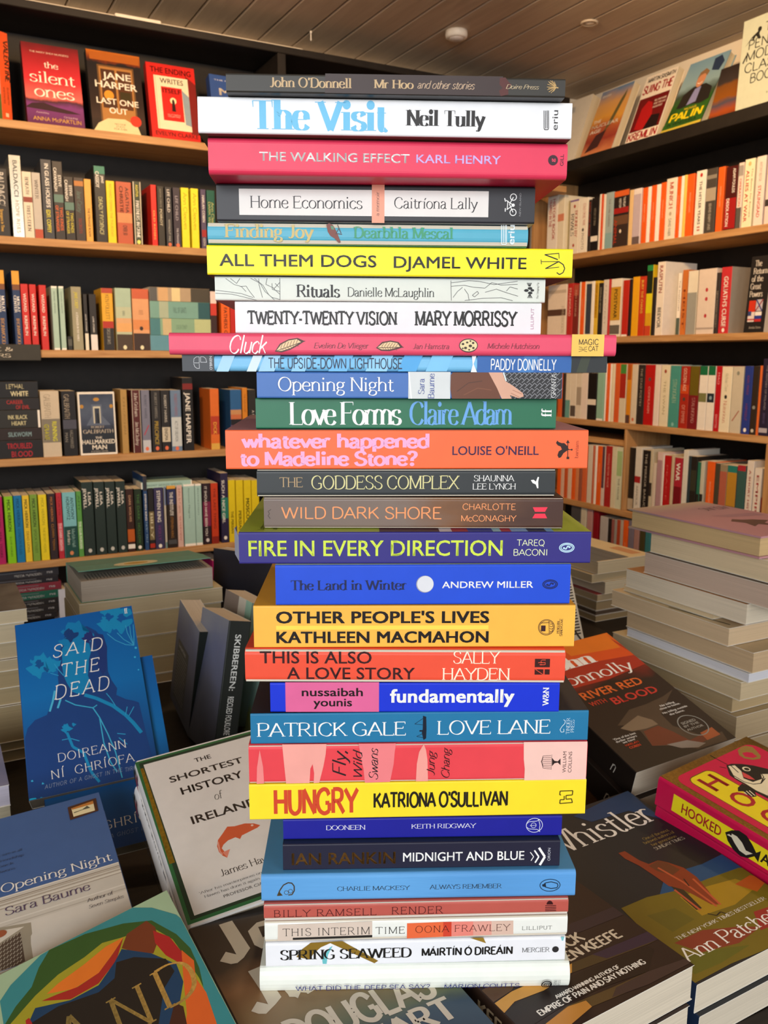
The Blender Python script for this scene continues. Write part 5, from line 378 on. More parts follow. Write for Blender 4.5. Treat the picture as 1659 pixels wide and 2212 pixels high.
('paperback_book','dark thriller paperback with orange sky, red capitals and signed sticker, tilted beside the pale pile',(.7419,.7698,.8296),(.9976,-.021,.066),(.0022,.962,.273),(-.0692,-.2722,.9597),.153,.234,.036,'#1c1512','@river','#1c1512',[('cover_picture','f',[('p',[(.0004,.2285),(.0795,.2312),(.1465,.2278),(.1526,.2025),(.1526,.1559),(.0843,.1472),(.0321,.1485),(.0004,.1495)],'#a8301c'),('p',[(.0004,.2067),(.0194,.2336),(.1411,.2336),(.1457,.2207),(.1526,.1858),(.1526,.1777),(.078,.1861),(.0004,.1857)],'#d8521c'),('p',[(.0672,.2336),(.1479,.2336),(.1489,.2307),(.1469,.1982),(.0701,.2064)],'#e0761e'),('p',[(.0338,.071),(.0673,.0891),(.0955,.0898),(.1248,.0934),(.1478,.0999),(.1238,.0846),(.0987,.0678),(.0966,.0458),(.1207,.014),(.1453,.0151),(.1398,.0008),(.0957,.0027),(.0704,.0182),(.048,.0273),(.0528,.0523),(.0469,.0657)],'#4a3a2c'),('p',[(.0335,.0655),(.0698,.0765),(.0809,.0634),(.0819,.0545),(.063,.0537),(.043,.0562)],'#7a6650'),('p',[(.0561,.051),(.08,.0525),(.0889,.0377),(.0972,.018),(.1286,.0218),(.1399,.0145),(.1065,.0089),(.0722,.0201),(.048,.0273)],'#6a3420'),('p',[(.1184,.0231),(.1397,.0257),(.1396,.0118),(.1168,.0101)],'#a0542e'),('p',[(.0658,.0227),(.094,.0193),(.1113,.007),(.0976,.0046),(.0773,.0115)],'#8a8078')]),('title_lettering','f',[('t','John','D',.0164,.0969,.1837,.0233,'#f2efe8'),('t','Connolly','R',.0034,.1349,.1538,.0196,'#f2efe8'),('t','RIVER RED','B',.0276,.1228,.1241,.0143,'#e06a2c'),('t','WITH','B',.0279,.0525,.111,.0078,'#c03c26'),('t','BLOOD','B',.0581,.1288,.1032,.013,'#c8382c'),('t','No killing','S',.1086,.1308,.0784,.0034,'#f2efe8'),('t','close to home.','S',.1036,.1358,.0738,.0033,'#f2efe8'),('t','No killing outside','S',.1017,.1409,.0665,.0032,'#f2efe8'),('t','the Game.','S',.1078,.1313,.0613,.0033,'#f2efe8'),('t',"'One of the best",'S',.0123,.0449,.0512,.0032,'#f2efe8'),('t','thriller writers','S',.0121,.0426,.0469,.0031,'#f2efe8'),('t',"we have'",'S',.0188,.0374,.0431,.0031,'#f2efe8'),('t','HARLAN','B',.0186,.0382,.0379,.0035,'#d84a2a'),('t','COBEN','B',.0204,.0366,.0329,.0035,'#d84a2a'),('o',.1207,.037,.0185,.0185,.0013,'#8a8a84'),('t','SIGNED','B',.109,.131,.0421,.0042,'#9a968c'),('t','BY THE','B',.108,.1313,.0369,.0036,'#9a968c'),('t','AUTHOR','B',.107,.1327,.0309,.0036,'#9a968c')],'cream, orange and red lettering'),('spine_lettering','s',[('t','RIVER RED','B',.06,.15,.0205,.011,'#b8341e'),('t','WITH BLOOD','B',.06,.14,.006,.0105,'#b8341e'),('t','n','N',.197,.205,.01,.016,'#b9b4ac'),('t','JOHN CONNOLLY','S',.01,.055,.012,.008,'#c8c0b4')])],{'page':'#cfc4b2'}),
('paperback_book','second dark red-lettered thriller copy directly beneath the signed one',(.7384,.7741,.7925),(.9976,-.021,.066),(.0022,.962,.273),(-.0692,-.2722,.9597),.153,.234,.036,'#1c1512','#241a15','#1c1512',[('spine_lettering','s',[('t','RIVER RED','B',.06,.15,.0205,.011,'#b8341e'),('t','WITH BLOOD','B',.06,.14,.006,.0105,'#b8341e'),('t','n','N',.197,.205,.01,.016,'#b9b4ac'),('t','JOHN CONNOLLY','S',.01,.055,.012,.008,'#c8c0b4')])],{'page':'#cfc4b2'}),
('paperback_book','brown-covered paperback under the two dark thriller copies, only its foot showing',(.7209,.7413,.7434),(.9976,-.021,.066),(.0022,.962,.273),(-.0692,-.2722,.9597),.153,.234,.03,'#2a1d14','#4a3218','#2a1d14',[('title_lettering','f',[('t','A SHORT HISTORY','B',.02,.068,.02,.004,'#b0a088')])],{'page':'#9a8c78'}),
('paperback_book','dark blue and olive paperback with a painted chestnut horse, at the table front',(.5783,.5399,.766),(.9996,.013,.027),(-.0145,.9982,.058),(-.0262,-.0584,.998),.153,.234,.027,'#1a2c48','#23252a','#1c2a40',[('cover_picture','f',[('p',[(.0677,.2243),(.1139,.2307),(.1499,.2336),(.1526,.2336),(.1526,.2265),(.148,.2007),(.1474,.1744),(.1258,.2048),(.0779,.2077)],'#1d3c66'),('p',[(.08,.1096),(.1235,.105),(.1526,.1067),(.1526,.0824),(.1244,.0799),(.079,.0864),(.047,.0865)],'#1c4c78'),('p',[(.011,.0948),(.0419,.0948),(.076,.088),(.1108,.0871),(.1499,.0846),(.1526,.0831),(.1526,.0297),(.1505,.0256),(.0844,.0004),(.0776,.0004),(.0429,.0029),(.0004,.0021),(.0004,.011),(.0058,.0463)],'#77671c'),('p',[(.0683,.0808),(.1024,.0797),(.1334,.075),(.1427,.0582),(.1041,.0505),(.0667,.0542)],'#a8851e'),('p',[(.0241,.077),(.0526,.0725),(.0573,.054),(.0283,.0516)],'#6a601e'),('p',[(.1269,.0696),(.15,.0722),(.1526,.0693),(.1526,.058),(.1362,.053)],'#c05a20'),('p',[(.0196,.0414),(.0522,.0413),(.0836,.0295),(.1004,.0205),(.0672,.0159),(.0316,.023)],'#8a3a26'),('p',[(.0108,.0271),(.0484,.0187),(.0736,.01),(.035,.0072),(.0072,.0086)],'#66651e'),('p',[(.1105,.0362),(.136,.0334),(.1183,.0161),(.0966,.0175)],'#9a2c2a'),('p',[(.065,.1554),(.0727,.1547),(.0748,.1373),(.0785,.129),(.0905,.1289),(.0961,.1227),(.1037,.1093),(.1038,.0939),(.0983,.0761),(.0911,.0574),(.0853,.0605),(.0819,.0763),(.079,.0864),(.071,.0965),(.0704,.1117),(.0687,.131),(.0644,.146)],'#8a3a20'),('p',[(.0764,.1269),(.09,.1285),(.0957,.1223),(.0984,.1089),(.0861,.1063),(.078,.1168)],'#6a3c24'),('p',[(.0725,.0957),(.079,.0864),(.0742,.061),(.068,.0616),(.0693,.0774)],'#3a2c1c'),('l',[(.0821,.1208),(.087,.0938),(.0877,.0565)],.0022,'#c05a36'),('l',[(.0987,.0936),(.0925,.0566)],.0022,'#c05a36'),('l',[(.0716,.0904),(.0709,.06)],.0022,'#c05a36'),('l',[(.0728,.0536),(.078,.0482),(.0847,.0499),(.0871,.046)],.0012,'#2a2018'),('l',[(.0911,.0976),(.0874,.0877)],.0012,'#2a2018')],'painted horse in a field'),('title_lettering','f',[('t','Whistler','R',.0016,.1436,.1792,.0314,'#f2efe8'),('t','One of the most','R',.1025,.1369,.1586,.0038,'#a08a4a'),('t','beloved authors of','R',.0984,.1395,.1535,.0036,'#a08a4a'),('t','her generation','R',.1029,.1359,.1477,.0036,'#a08a4a'),('t','SUNDAY TIMES','R',.1009,.1408,.1414,.0041,'#c8c0a8'),('t','THE NEW YORK TIMES BESTSELLER','R',.0243,.1354,.0422,.0036,'#f2efe8'),('t','Ann Patchett','R',.012,.1342,.0202,.0139,'#f2efe8')])],{'page':'#d8cdb8'}),
('paperback_book','dark blue paperback copy directly under the painted horse one',(.5811,.5375,.7384),(.9996,.013,.027),(-.0145,.9982,.058),(-.0262,-.0584,.998),.153,.234,.027,'#1a2c48','#23252a','#1c2a40',[],{'page':'#d3c8b4'}),
('paperback_book','dark brown paperback with diagonal gold bands and blocky cream capitals, right of the stack base',(.3962,.5177,.7947),(.9983,.059,0),(-.059,.9983,0),(0,0,1),.153,.234,.029,'#33221a','#2c1c18','#2a1c18',[('cover_picture','f',[('p',[(.1192,.083),(.1526,.0817),(.1526,.0699),(.1085,.0719),(.0806,.076),(.0867,.085)],'#35262c'),('p',[(.0568,.0495),(.1526,.0449),(.1526,.034),(.1413,.034),(.0647,.041),(.0392,.0406)],'#4a3a20'),('p',[(.0957,.0479),(.1526,.0449),(.1526,.034),(.1022,.0388)],'#37263a'),('p',[(.0004,.0458),(.018,.0487),(.0474,.0478),(.0756,.0483),(.0688,.0411),(.0384,.0376),(.0135,.0399),(.0004,.0351)],'#d39a44'),('p',[(.0004,.0606),(.021,.0637),(.039,.0602),(.0187,.0495),(.0004,.047)],'#5a3c22'),('p',[(.0004,.0342),(.0122,.0384),(.0377,.0368),(.0759,.038),(.1394,.0323),(.1408,.0275),(.1178,.0128),(.0764,.0182),(.0436,.0194),(.0089,.0164),(.0004,.0166)],'#241712'),('p',[(.0159,.0122),(.042,.0176),(.0826,.0145),(.1178,.0128),(.1217,.003),(.108,.004),(.0566,.0082),(.0264,.0059),(.0133,.0013),(.0018,.0082)],'#5a4626'),('p',[(.0182,.0128),(.0422,.0169),(.0572,.0147),(.0566,.0082),(.0334,.0036),(.0235,.0004),(.0148,.0004),(.0041,.0069)],'#c88a3c'),('p',[(.1178,.0128),(.1526,.0082),(.1526,.0045),(.151,.0029),(.1072,.0032),(.0751,.0073),(.085,.013)],'#44322e')],'dark image crossed by gold bands'),('title_lettering','f',[('t','PATRICK','K',.0485,.1047,.0634,.0102,'#d8cbb6'),('t','RADDEN KEEFE','K',.0411,.1318,.0512,.0092,'#d8cbb6'),('t','AWARD-WINNING AUTHOR OF','K',.0407,.1034,.0264,.0033,'#f2efe8'),('t','EMPIRE OF PAIN AND SAY NOTHING','K',.02,.124,.02,.0047,'#f2efe8')]),('spine_lettering','s',[('t','KEEFE','K',.17,.215,.009,.011,'#c8b89c'),('r',.216,0,.234,.03,'#d0a050')])],{'page':'#d5cab6'}),
('paperback_book','dark brown paperback copy directly under the gold-banded one',(.3904,.5143,.7652),(.9983,.059,0),(-.059,.9983,0),(0,0,1),.153,.234,.029,'#33221a','#2c1c18','#2a1c18',[],{'page':'#d5cab6'}),
('paperback_book','third dark brown paperback copy at the bottom of the gold-banded pile',(.3982,.5178,.7357),(.9983,.059,0),(-.059,.9983,0),(0,0,1),.153,.234,.029,'#33221a','#2c1c18','#2a1c18',[],{'page':'#d5cab6'}),
('paperback_book','dark paperback copy directly under the torn-lettered one at the stack base',(.2381,.5056,.7652),(.9999,.017,0),(-.017,.9999,0),(0,0,1),.153,.234,.029,'#3a2f28','#332b27','#333',[],{}),
('paperback_book','dark paperback copy on the table at the bottom of the torn-lettered pile',(.2411,.5056,.7357),(.9999,.017,0),(-.017,.9999,0),(0,0,1),.153,.234,.029,'#3a2f28','#332b27','#333',[],{}),
('paperback_book','teal-spined paperback copy directly under the gold-lettered cut-paper one',(.0849,.5277,.761),(.9766,.041,.2109),(-.0687,.9897,.1258),(-.2036,-.1374,.9694),.153,.234,.028,'#2f6a6c','#a9bf98','#88a888',[],{}),
('paperback_book','blue paperback copy directly under the white-panelling one',(.0657,.7479,.7779),(.9963,-.041,.075),(.033,.9939,.1049),(-.0789,-.1021,.9917),.129,.198,.022,'#4a6fa8','#48679c','#3c5a90',[],{}),
('hardback_book','hot pink hardback with gold edging, yellow title strip and cartoon fish, at the table edge',(.7349,.496,.806),(.9907,.135,.018),(-.1361,.9838,.117),(-.0019,-.1183,.993),.156,.24,.034,'#c01046','*a8823c','#b00c3c',[('cover_picture','f',[('p',[(.147,.218),(.1464,.2217),(.1447,.2251),(.1421,.2277),(.1387,.2294),(.135,.23),(.022,.23),(.0183,.2294),(.0149,.2277),(.0123,.2251),(.0106,.2217),(.01,.218),(.01,.022),(.0106,.0183),(.0123,.0149),(.0149,.0123),(.0183,.0106),(.022,.01),(.135,.01),(.1387,.0106),(.1421,.0123),(.1447,.0149),(.1464,.0183),(.147,.022)],'#cf1446'),('p',[(.06,.212),(.0595,.2151),(.0581,.2179),(.0559,.2201),(.0531,.2215),(.05,.222),(.0295,.222),(.0264,.2215),(.0236,.2201),(.0214,.2179),(.02,.2151),(.0195,.212),(.0195,.028),(.02,.0249),(.0214,.0221),(.0236,.0199),(.0264,.0185),(.0295,.018),(.05,.018),(.0531,.0185),(.0559,.0199),(.0581,.0221),(.0595,.0249),(.06,.028)],'*a8823c'),('p',[(.0588,.2118),(.0584,.2146),(.0571,.2171),(.0551,.2191),(.0526,.2204),(.0498,.2208),(.0297,.2208),(.0269,.2204),(.0244,.2191),(.0224,.2171),(.0211,.2146),(.0207,.2118),(.0207,.0282),(.0211,.0254),(.0224,.0229),(.0244,.0209),(.0269,.0196),(.0297,.0192),(.0498,.0192),(.0526,.0196),(.0551,.0209),(.0571,.0229),(.0584,.0254),(.0588,.0282)],'#efd81c'),('p',[(.0652,.1871),(.0541,.1848),(.0486,.1809),(.0535,.1779),(.047,.169),(.0571,.1658),(.064,.1717),(.0659,.1793)],'#1c1814'),('p',[(.0812,.216),(.0888,.2151),(.0983,.2092),(.1068,.201),(.1148,.1885),(.1169,.1701),(.1125,.1517),(.1004,.1373),(.0961,.1455),(.082,.1496),(.0639,.1575),(.063,.1695),(.0656,.1824),(.0659,.1941),(.0672,.2025)],'#1c1814'),('p',[(.082,.214),(.0895,.2112),(.0855,.201),(.0751,.1918),(.0777,.1827),(.094,.1806),(.093,.1752),(.0686,.1604),(.0665,.1717),(.068,.184),(.0682,.1973)],'#efe4c0'),('p',[(.0989,.1869),(.1056,.1829),(.1058,.1676),(.0995,.1521),(.0851,.1592),(.0698,.1626)],'#efe4c0'),('e',.0941,.2006,.0046,.004,'#efe4c0'),('e',.0942,.2002,.003,.0026,'#2c2a1c'),('p',[(.0849,.1997),(.0854,.1917),(.0834,.1838),(.0792,.1878),(.0775,.1933)],'#d84a4a'),('l',[(.0838,.2372),(.0833,.2244),(.0838,.2161)],.0011,'#1c1814'),('l',[(.0725,.218),(.0761,.2127)],.0011,'#1c1814'),('l',[(.0853,.2136),(.0803,.2009)],.0011,'#1c1814'),('l',[(.0705,.2005),(.0697,.1875),(.074,.1804),(.0826,.1768),(.0953,.1798)],.0011,'#1c1814'),('l',[(.1026,.1909),(.0965,.1822),(.0826,.1768)],.0011,'#1c1814'),('l',[(.053,.1768),(.0495,.169)],.0012,'#efe4c0'),('l',[(.0567,.1768),(.0532,.1681)],.0012,'#efe4c0'),('l',[(.0599,.1756),(.057,.1673)],.0012,'#efe4c0'),('p',[(.13,.2296),(.1364,.2284),(.1409,.2233),(.1374,.2159),(.132,.2074),(.1258,.2044),(.1168,.2073),(.111,.2139),(.1121,.2207),(.1201,.2276)],'#9a7a3a'),('p',[(.119,.2216),(.1253,.2204),(.1297,.2162),(.1271,.2086),(.1201,.2094),(.115,.2156)],'#cf1446')],'yellow strip, fish and ring pull'),('title_lettering','f',[('t','H','B',.0285,.0515,.1925,.024,'#b5242c'),('t','O','B',.0285,.0515,.159,.024,'#b5242c'),('t','O','B',.0285,.0515,.1255,.024,'#b5242c'),('t','K','B',.0285,.0515,.092,.024,'#b5242c'),('t','E','B',.0285,.0515,.0585,.024,'#b5242c'),('t','D','B',.0285,.0515,.025,.024,'#b5242c')],'red lettering'),('spine_lettering','s',[('r',.02,.0065,.222,.0255,'#e6d21c'),('t','HOOKED','B',.031,.076,.0105,.0108,'#b02a2c'),('t','ASAKO YUZUKI','B',.118,.21,.0105,.0108,'#1c1814'),('p',[(.08,.018),(.086,.024),(.093,.028),(.101,.0275),(.108,.022),(.113,.0165),(.117,.021),(.1165,.0085),(.112,.012),(.106,.006),(.099,.0035),(.091,.0055),(.084,.011)],'#1f1b18'),('p',[(.082,.0165),(.087,.017),(.091,.013),(.097,.0085),(.104,.008),(.11,.0135),(.103,.0125),(.098,.018),(.092,.021),(.086,.0205)],'#d9d2ba'),('e',.0855,.0195,.0013,.0013,'#1f1b18')])],{'hard':1}),
('hardback_book','pink hardback copy directly under the cartoon fish one',(.7389,.5006,.7718),(.9907,.135,.018),(-.1361,.9838,.117),(-.0019,-.1183,.993),.156,.24,.034,'#c01046','#b8163c','#b00c3c',[],{'hard':1})]
SHELF = [
('L',2,.231,.0434,.1839,.34,0,'#2a2725',[('t','BALDACCI','B','#f3ede2',.05,.55,.5,.62),('t','Strangers in Time','B','#e0b040',.6,.93,.25,.55)],None,None,'thick black spine with white and amber lettering, second shelf of the left bookcase'),
('L',2,.282,.0308,.2236,.34,0,'*c9c4b4',[('t','BALDACCI','M','#7a7a76',.06,.5,.5,.5),('t','HOPE RISES','S','#8a7a4a',.55,.95,.42,.5)],None,None,'tall silver foil spine with lilac grey and gold lettering, second shelf of the left bookcase'),
('L',2,.314,.0251,.1823,.34,0,'#ddd0ba',[('t','BENEATH','G','#2a2624',.08,.34,.45,.5),('b',.38,.46,'#8a3a2a'),('t','TREES EDEN','G','#2a2624',.5,.9,.45,.5)],None,None,'pale pink spine with black lettering, second shelf of the left bookcase'),
('L',2,.3404,.0228,.1821,.34,0,'#b9b2a8',[('t','WINTER','G','#5a524a',.1,.4,.5,.5),('b',.86,1,'#b04a2e')],None,None,'beige spine with brown lettering, second shelf of the left bookcase'),
('L',2,.3664,.0289,.2208,.34,0,'#3a3c42',[('t','IN GLASS HOUSES','B','#f3ede2',.05,.6,.5,.55),('t','EDEL COFFEY','B','#e8dc3a',.63,.92,.5,.5)],None,None,'tall charcoal spine with white and yellow lettering, second shelf of the left bookcase'),
('L',2,.3978,.0272,.2188,.34,0,'#332e2a',[('t','STEVE','B','#f3ede2',.17,.32,.4,.7),('t','CAVANAGH','B','#f3ede2',.08,.38,.4,.28),('b',.42,.52,'#5a7a70'),('t','TWO KINDS','B','#e0641e',.58,.88,.4,.7),('t','OF STRANGER','B','#e0641e',.56,.9,.38,.28)],None,None,'tall dark brown spine with white and orange lettering, second shelf of the left bookcase'),
('L',2,.4269,.0269,.1789,.34,0,'#2e2926',[('t','STEVE','B','#f3ede2',.13,.3,.4,.7),('t','CAVANAGH','B','#f3ede2',.05,.38,.4,.28),('b',.4,.52,'#56786e'),('t','TWO KINDS','B','#cfc02e',.56,.88,.4,.7),('t','OF STRANGER','B','#cfc02e',.54,.9,.38,.28)],None,None,'dark brown spine with white and amber lettering, second shelf of the left bookcase'),
('L',2,.4557,.0272,.179,.34,0,'#3a302c',[('t','Jane Casey','I','#5a7a72',.2,.55,.6,.5),('b',.05,.13,'#b0702c'),('t','SECRETS','B','#8a2c22',.64,.88,.4,.5)],None,None,'dark brown spine with teal and maroon lettering, second shelf of the left bookcase'),
('L',2,.4848,.0194,.1775,.34,0,'#dfa548',[('t','THE STRANGE ROOM','B','#4a3418',.46,.92,.45,.5)],None,None,'amber spine with dark brown lettering, second shelf of the left bookcase'),
('L',2,.5142,.0318,.2176,.34,0,'#2e2c2a',[('b',0,.1,'#2c7a66'),('t','CASSIDY','B','#f3ede2',.07,.28,.42,.3),('t','JANE','B','#f3ede2',.12,.22,.3,.75),('t','DEADLY EVIDENCE','B','#f0ecb0',.4,.9,.5,.5)],None,None,'tall dark green spine with white and cream lettering, second shelf of the left bookcase'),
('L',2,.548,.024,.1786,.34,0,'#efce18',[('t','RICHARD OSMAN THE THURSDAY','S','#b08a18',.05,.9,.4,.5)],None,None,'yellow spine with gold lettering, second shelf of the left bookcase'),
('L',2,.5766,.0451,.1792,.34,0,'#b85838',[('t','AGATHA','M','#3a2018',.08,.5,.3,.7),('t','CHRISTIE','M','#3a2018',.07,.5,.3,.33),('b',.5,.66,'#c88a58'),('t','OVER 50','B','#3a2018',.7,.86,.36,.5)],None,None,'thick brick red spine with dark brown lettering, second shelf of the left bookcase'),
('L',2,.6265,.0241,.1841,.34,0,'#37402c',[('t','AGATHA','B','#e4d84a',.05,.24,.4,.5),('t','PARTNERS IN CRIME','G','#f3ede2',.3,.9,.5,.5),('e',.96,'#dfe070')],None,.006,'charcoal spine with yellow and white lettering, second shelf of the left bookcase'),
('L',2,.6801,.0165,.1792,.34,0,'#d8281c',[('t','OLD ROSES','S','#e8c060',.42,.9,.4,.5)],None,None,'red spine with amber lettering, second shelf of the left bookcase'),
('L',2,.7,.0195,.177,.34,0,'#37332c',[('t','POIROT','B','#cfc6a8',.38,.66,.5,.5),('t','AGATHA CHRISTIE','S','#8a8676',.04,.35,.35,.5)],None,None,'charcoal spine with beige and khaki lettering, second shelf of the left bookcase'),
('L',2,.7245,.0192,.1764,.34,0,'#38373a',[('t','LEE CHILD','M','#f3ede2',.04,.42,.55,.5),('t','WITHOUT FAIL','S','#b9b6aa',.54,.92,.4,.5),('e',.965,'#e0704a')],None,None,'charcoal spine with white and beige lettering, second shelf of the left bookcase'),
('L',2,.7486,.0215,.1773,.34,0,'#3e3640',[('t','LEE CHILD','M','#b0a8b0',.14,.55,.5,.5),('t','THE STRANGER','S','#d0ccd0',.68,.95,.35,.5),('e',.97,'#e0704a')],None,None,'charcoal spine with mint green and pale pink lettering, second shelf of the left bookcase'),
('L',2,.774,.0237,.179,.34,0,'#f0e02c',[('t','Ann Cleeves','F','#9a9014',.08,.7,.6,.5)],None,None,'yellow spine with lime green lettering, leftmost of 2 alike, second shelf at left'),
('L',2,.805,.0232,.1796,.34,0,'#f0e02c',[('t','Ann Cleeves','F','#9a9014',.08,.7,.6,.5)],None,None,'yellow spine with lime green lettering, rightmost of 2 alike, second shelf at left'),
('L',2,.8363,.0159,.1793,.34,0,'#574c66',[('t','HARLAN COBEN','B','#f3ede2',.1,.55,.6,.5),('b',.68,.8,'#a02c28'),('t','GONE','B','#f3ede2',.82,.96,.6,.5)],None,None,'purple spine with white lettering, second shelf of the left bookcase'),
('L',2,.8559,.0252,.1786,.34,0,'#1f5a4a',[('t','Ann Cleeves','F','#c8c474',.2,.7,.4,.7),('t','DARK WATER','F','#c8c474',.2,.75,.35,.3)],None,None,'dark green spine with tan lettering, second shelf of the left bookcase'),
('L',3,.2242,.0243,.2248,.0202,0,'#22365e',[('b',0,.17,'#e0a030'),('b',.17,.24,'#7a4a24'),('t','MEN AT','G','#f3ede2',.32,.52,.4,.7),('t','CENTER','G','#f3ede2',.31,.53,.4,.3),('t','IRONWOOD','G','#b88a4a',.6,.93,.5,.5),('b',.94,1,'#2a78a8')],None,None,'tall navy spine with white and gold lettering, leftmost of 2 alike, third shelf at left'),
('L',3,.268,.0209,.2243,.0202,0,'#22365e',[('b',0,.17,'#e0a030'),('b',.17,.24,'#7a4a24'),('t','MEN AT','G','#f3ede2',.32,.52,.4,.7),('t','CENTER','G','#f3ede2',.31,.53,.4,.3),('t','IRONWOOD','G','#b88a4a',.6,.93,.5,.5),('b',.94,1,'#2a78a8')],None,None,'tall navy spine with white and gold lettering, rightmost of 2 alike, third shelf at left'),
('L',3,.2908,.0198,.1885,.0202,0,'#c92a20',[('t','WIZARD','B','#f3ede2',.14,.42,.5,.5),('t','KREMLIN','B','#f3ede2',.48,.78,.5,.5)],None,None,'red spine with white lettering, leftmost of 3 alike, third shelf at left'),
('L',3,.3145,.0179,.1881,.0202,0,'#c92a20',[('t','WIZARD','B','#f3ede2',.14,.42,.5,.5),('t','KREMLIN','B','#f3ede2',.48,.78,.5,.5)],None,None,'red spine with white lettering, second from left of 3 alike, third shelf at left'),
('L',3,.3408,.0195,.1872,.0202,0,'#c92a20',[('t','WIZARD','B','#f3ede2',.14,.42,.5,.5),('t','KREMLIN','B','#f3ede2',.48,.78,.5,.5)],None,None,'red spine with white lettering, rightmost of 3 alike, third shelf at left'),
('L',3,.3746,.0165,.1857,.0202,0,'#a9c4b4',[('b',0,.03,'#f3ede2'),('b',.97,1,'#f3ede2'),('t','GEORGES SIMENON','S','#3a4a44',.08,.42,.3,.5)],None,None,'mint green spine with charcoal lettering, leftmost of 2 alike, third shelf at left'),
('L',3,.3956,.014,.186,.0202,0,'#a9c4b4',[('b',0,.03,'#f3ede2'),('b',.97,1,'#f3ede2'),('t','GEORGES SIMENON','S','#3a4a44',.08,.42,.3,.5)],None,None,'mint green spine with charcoal lettering, rightmost of 2 alike, third shelf at left'),
('L',3,.4142,.0127,.0402,.0202,0,'#2a2822',[('b',.2,.7,'#56544a')],None,None,'dark block standing in for a shaded gap, third shelf of the left bookcase'),  # low dark block stands in for the shadow between neighbouring spines
('L',3,.4302,.0289,.1863,.0202,0,'#9a9478',[('t','JANE CASEY','B','#dcd02c',.08,.34,.42,.5),('t','A STRANGER IN THE FAMILY','B','#f3ede2',.4,.86,.28,.5)],None,None,'khaki spine with yellow and white lettering, third shelf of the left bookcase'),
('L',3,.4644,.0109,.1656,.0202,0,'#2b2724',[('t','LOVE STORIES','S','#f3ede2',.36,.66,.4,.5),('b',.7,1,'#e6ddc8')],None,None,'thin black spine with white lettering, third shelf of the left bookcase'),
('L',3,.4811,.0201,.1663,.0202,0,'#2a2522',[('t','LOVE STORIES','S','#f3ede2',.4,.68,.3,.5),('b',.72,1,'#e6ddd8')],None,None,'black spine with white lettering, third shelf of the left bookcase'),
('L',3,.5178,.0332,.1857,.0202,0,'#e0a828',[('b',0,.08,'#b0462a'),('t','KEN FOLLETT','R','#4a3a18',.1,.5,.4,.5),('b',.53,.64,'#b0321f'),('b',.64,1,'#2a2522'),('t','CIRCLE OF DAYS','R','#b9b2a0',.64,.9,.34,.5)],None,None,'thick amber spine with dark brown and beige lettering, third shelf of the left bookcase'),
('L',3,.5585,.0473,.1876,.0202,0,'#b9c0a0',[('b',0,.3,'#a8bfa8'),('t','WORLD WITHOUT END','R','#5a6a58',.36,.44,.2,.5),('b',.48,.56,'#d8a878'),('b',.56,.7,'#e0a868'),('b',.74,1,'#4a3a2a'),('e',.95,'#e8e0b8')],None,None,'thick beige spine with purple lettering, third shelf of the left bookcase'),
('L',3,.6092,.0506,.1874,.0202,0,'#dca070',[('b',0,.16,'#c8603c'),('t','NEVER','R','#8a5a3a',.34,.42,.3,.5),('b',.5,.66,'#d88a50'),('e',.64,'#3a2a20'),('b',.72,1,'#3e2c22'),('e',.95,'#e8e0b8')],None,None,'thick tan spine with brown lettering, third shelf of the left bookcase'),
('L',3,.8565,.0211,.1885,.0202,0,'#3a2422',[('b',0,.2,'#e8d0c8'),('b',.2,.4,'#c83a2c'),('t','ORWELL','G','#f3ede2',.7,.92,.6,.5)],None,None,'dark brown spine with white lettering, third shelf of the left bookcase'),
('L',3,.8922,.0292,.1578,.0202,0,'#e8641c',[('t','FATHERS CIRCLE','B','#5a2a14',.12,.92,.5,.5)],None,None,'orange spine with dark brown lettering, third shelf of the left bookcase'),
('L',3,.9235,.0168,.1542,.0202,0,'#c0281e',[],None,None,'red spine, third shelf of the left bookcase'),
('L',4,.3254,.0527,.1983,-.3,0,'#cabba2',[('t','GALBRAITH','R','#8a7c68',.05,.4,.5,.35),('b',.42,.78,'#80796a'),('t','RUNNING','B','#e0dc2c',.46,.76,.32,.68),('t','GRAVE','B','#e0dc2c',.5,.74,.34,.25)],None,None,'thick beige spine with khaki and yellow lettering, fourth shelf of the left bookcase'),
('L',4,.3854,.0401,.1975,-.3,0,'#1f1b1a',[('t','GALBRAITH','R','#b9a890',.05,.42,.45,.35),('b',.44,.58,'#4a4a56'),('t','HALLMARKED','S','#8a8478',.6,.88,.32,.6),('t','MAN','S','#8a8478',.64,.78,.3,.22)],None,None,'black spine with tan and lilac grey lettering, fourth shelf of the left bookcase'),
('L',4,.5602,.0195,.1995,-.3,0,'#b08a4c',[('t','JOHN GRISHAM','R','#8a6a34',.1,.7,.45,.5)],None,None,'gold spine with brown lettering, fourth shelf of the left bookcase'),
('L',4,.594,.0263,.1976,-.3,0,'#54201e',[('t','John Grisham','R','#e0d6c8',.04,.42,.5,.5),('t','Jim McCloskey','R','#e0d6c8',.5,.88,.5,.5)],None,.004,'dark brown spine with pale pink lettering, fourth shelf of the left bookcase'),
('L',4,.6238,.0258,.1972,-.3,0,'#77788a',[('t','ROBERT HARRIS','S','#4a4a5a',.08,.45,.4,.5),('l',.56,.72,'#b03040'),('b',.8,1,'#c0c2c8'),('e',.94,'#e0704a')],None,None,'steel blue spine with purple lettering, fourth shelf of the left bookcase'),
('L',4,.6546,.029,.1968,-.3,0,'#2a2726',[('t','ROBERT HARRIS','R','#9a958a',.04,.45,.35,.5),('t','PRECIPICE','B','#b89a3c',.5,.88,.55,.5),('e',.94,'#e0704a')],None,None,'black spine with grey and gold lettering, fourth shelf of the left bookcase'),
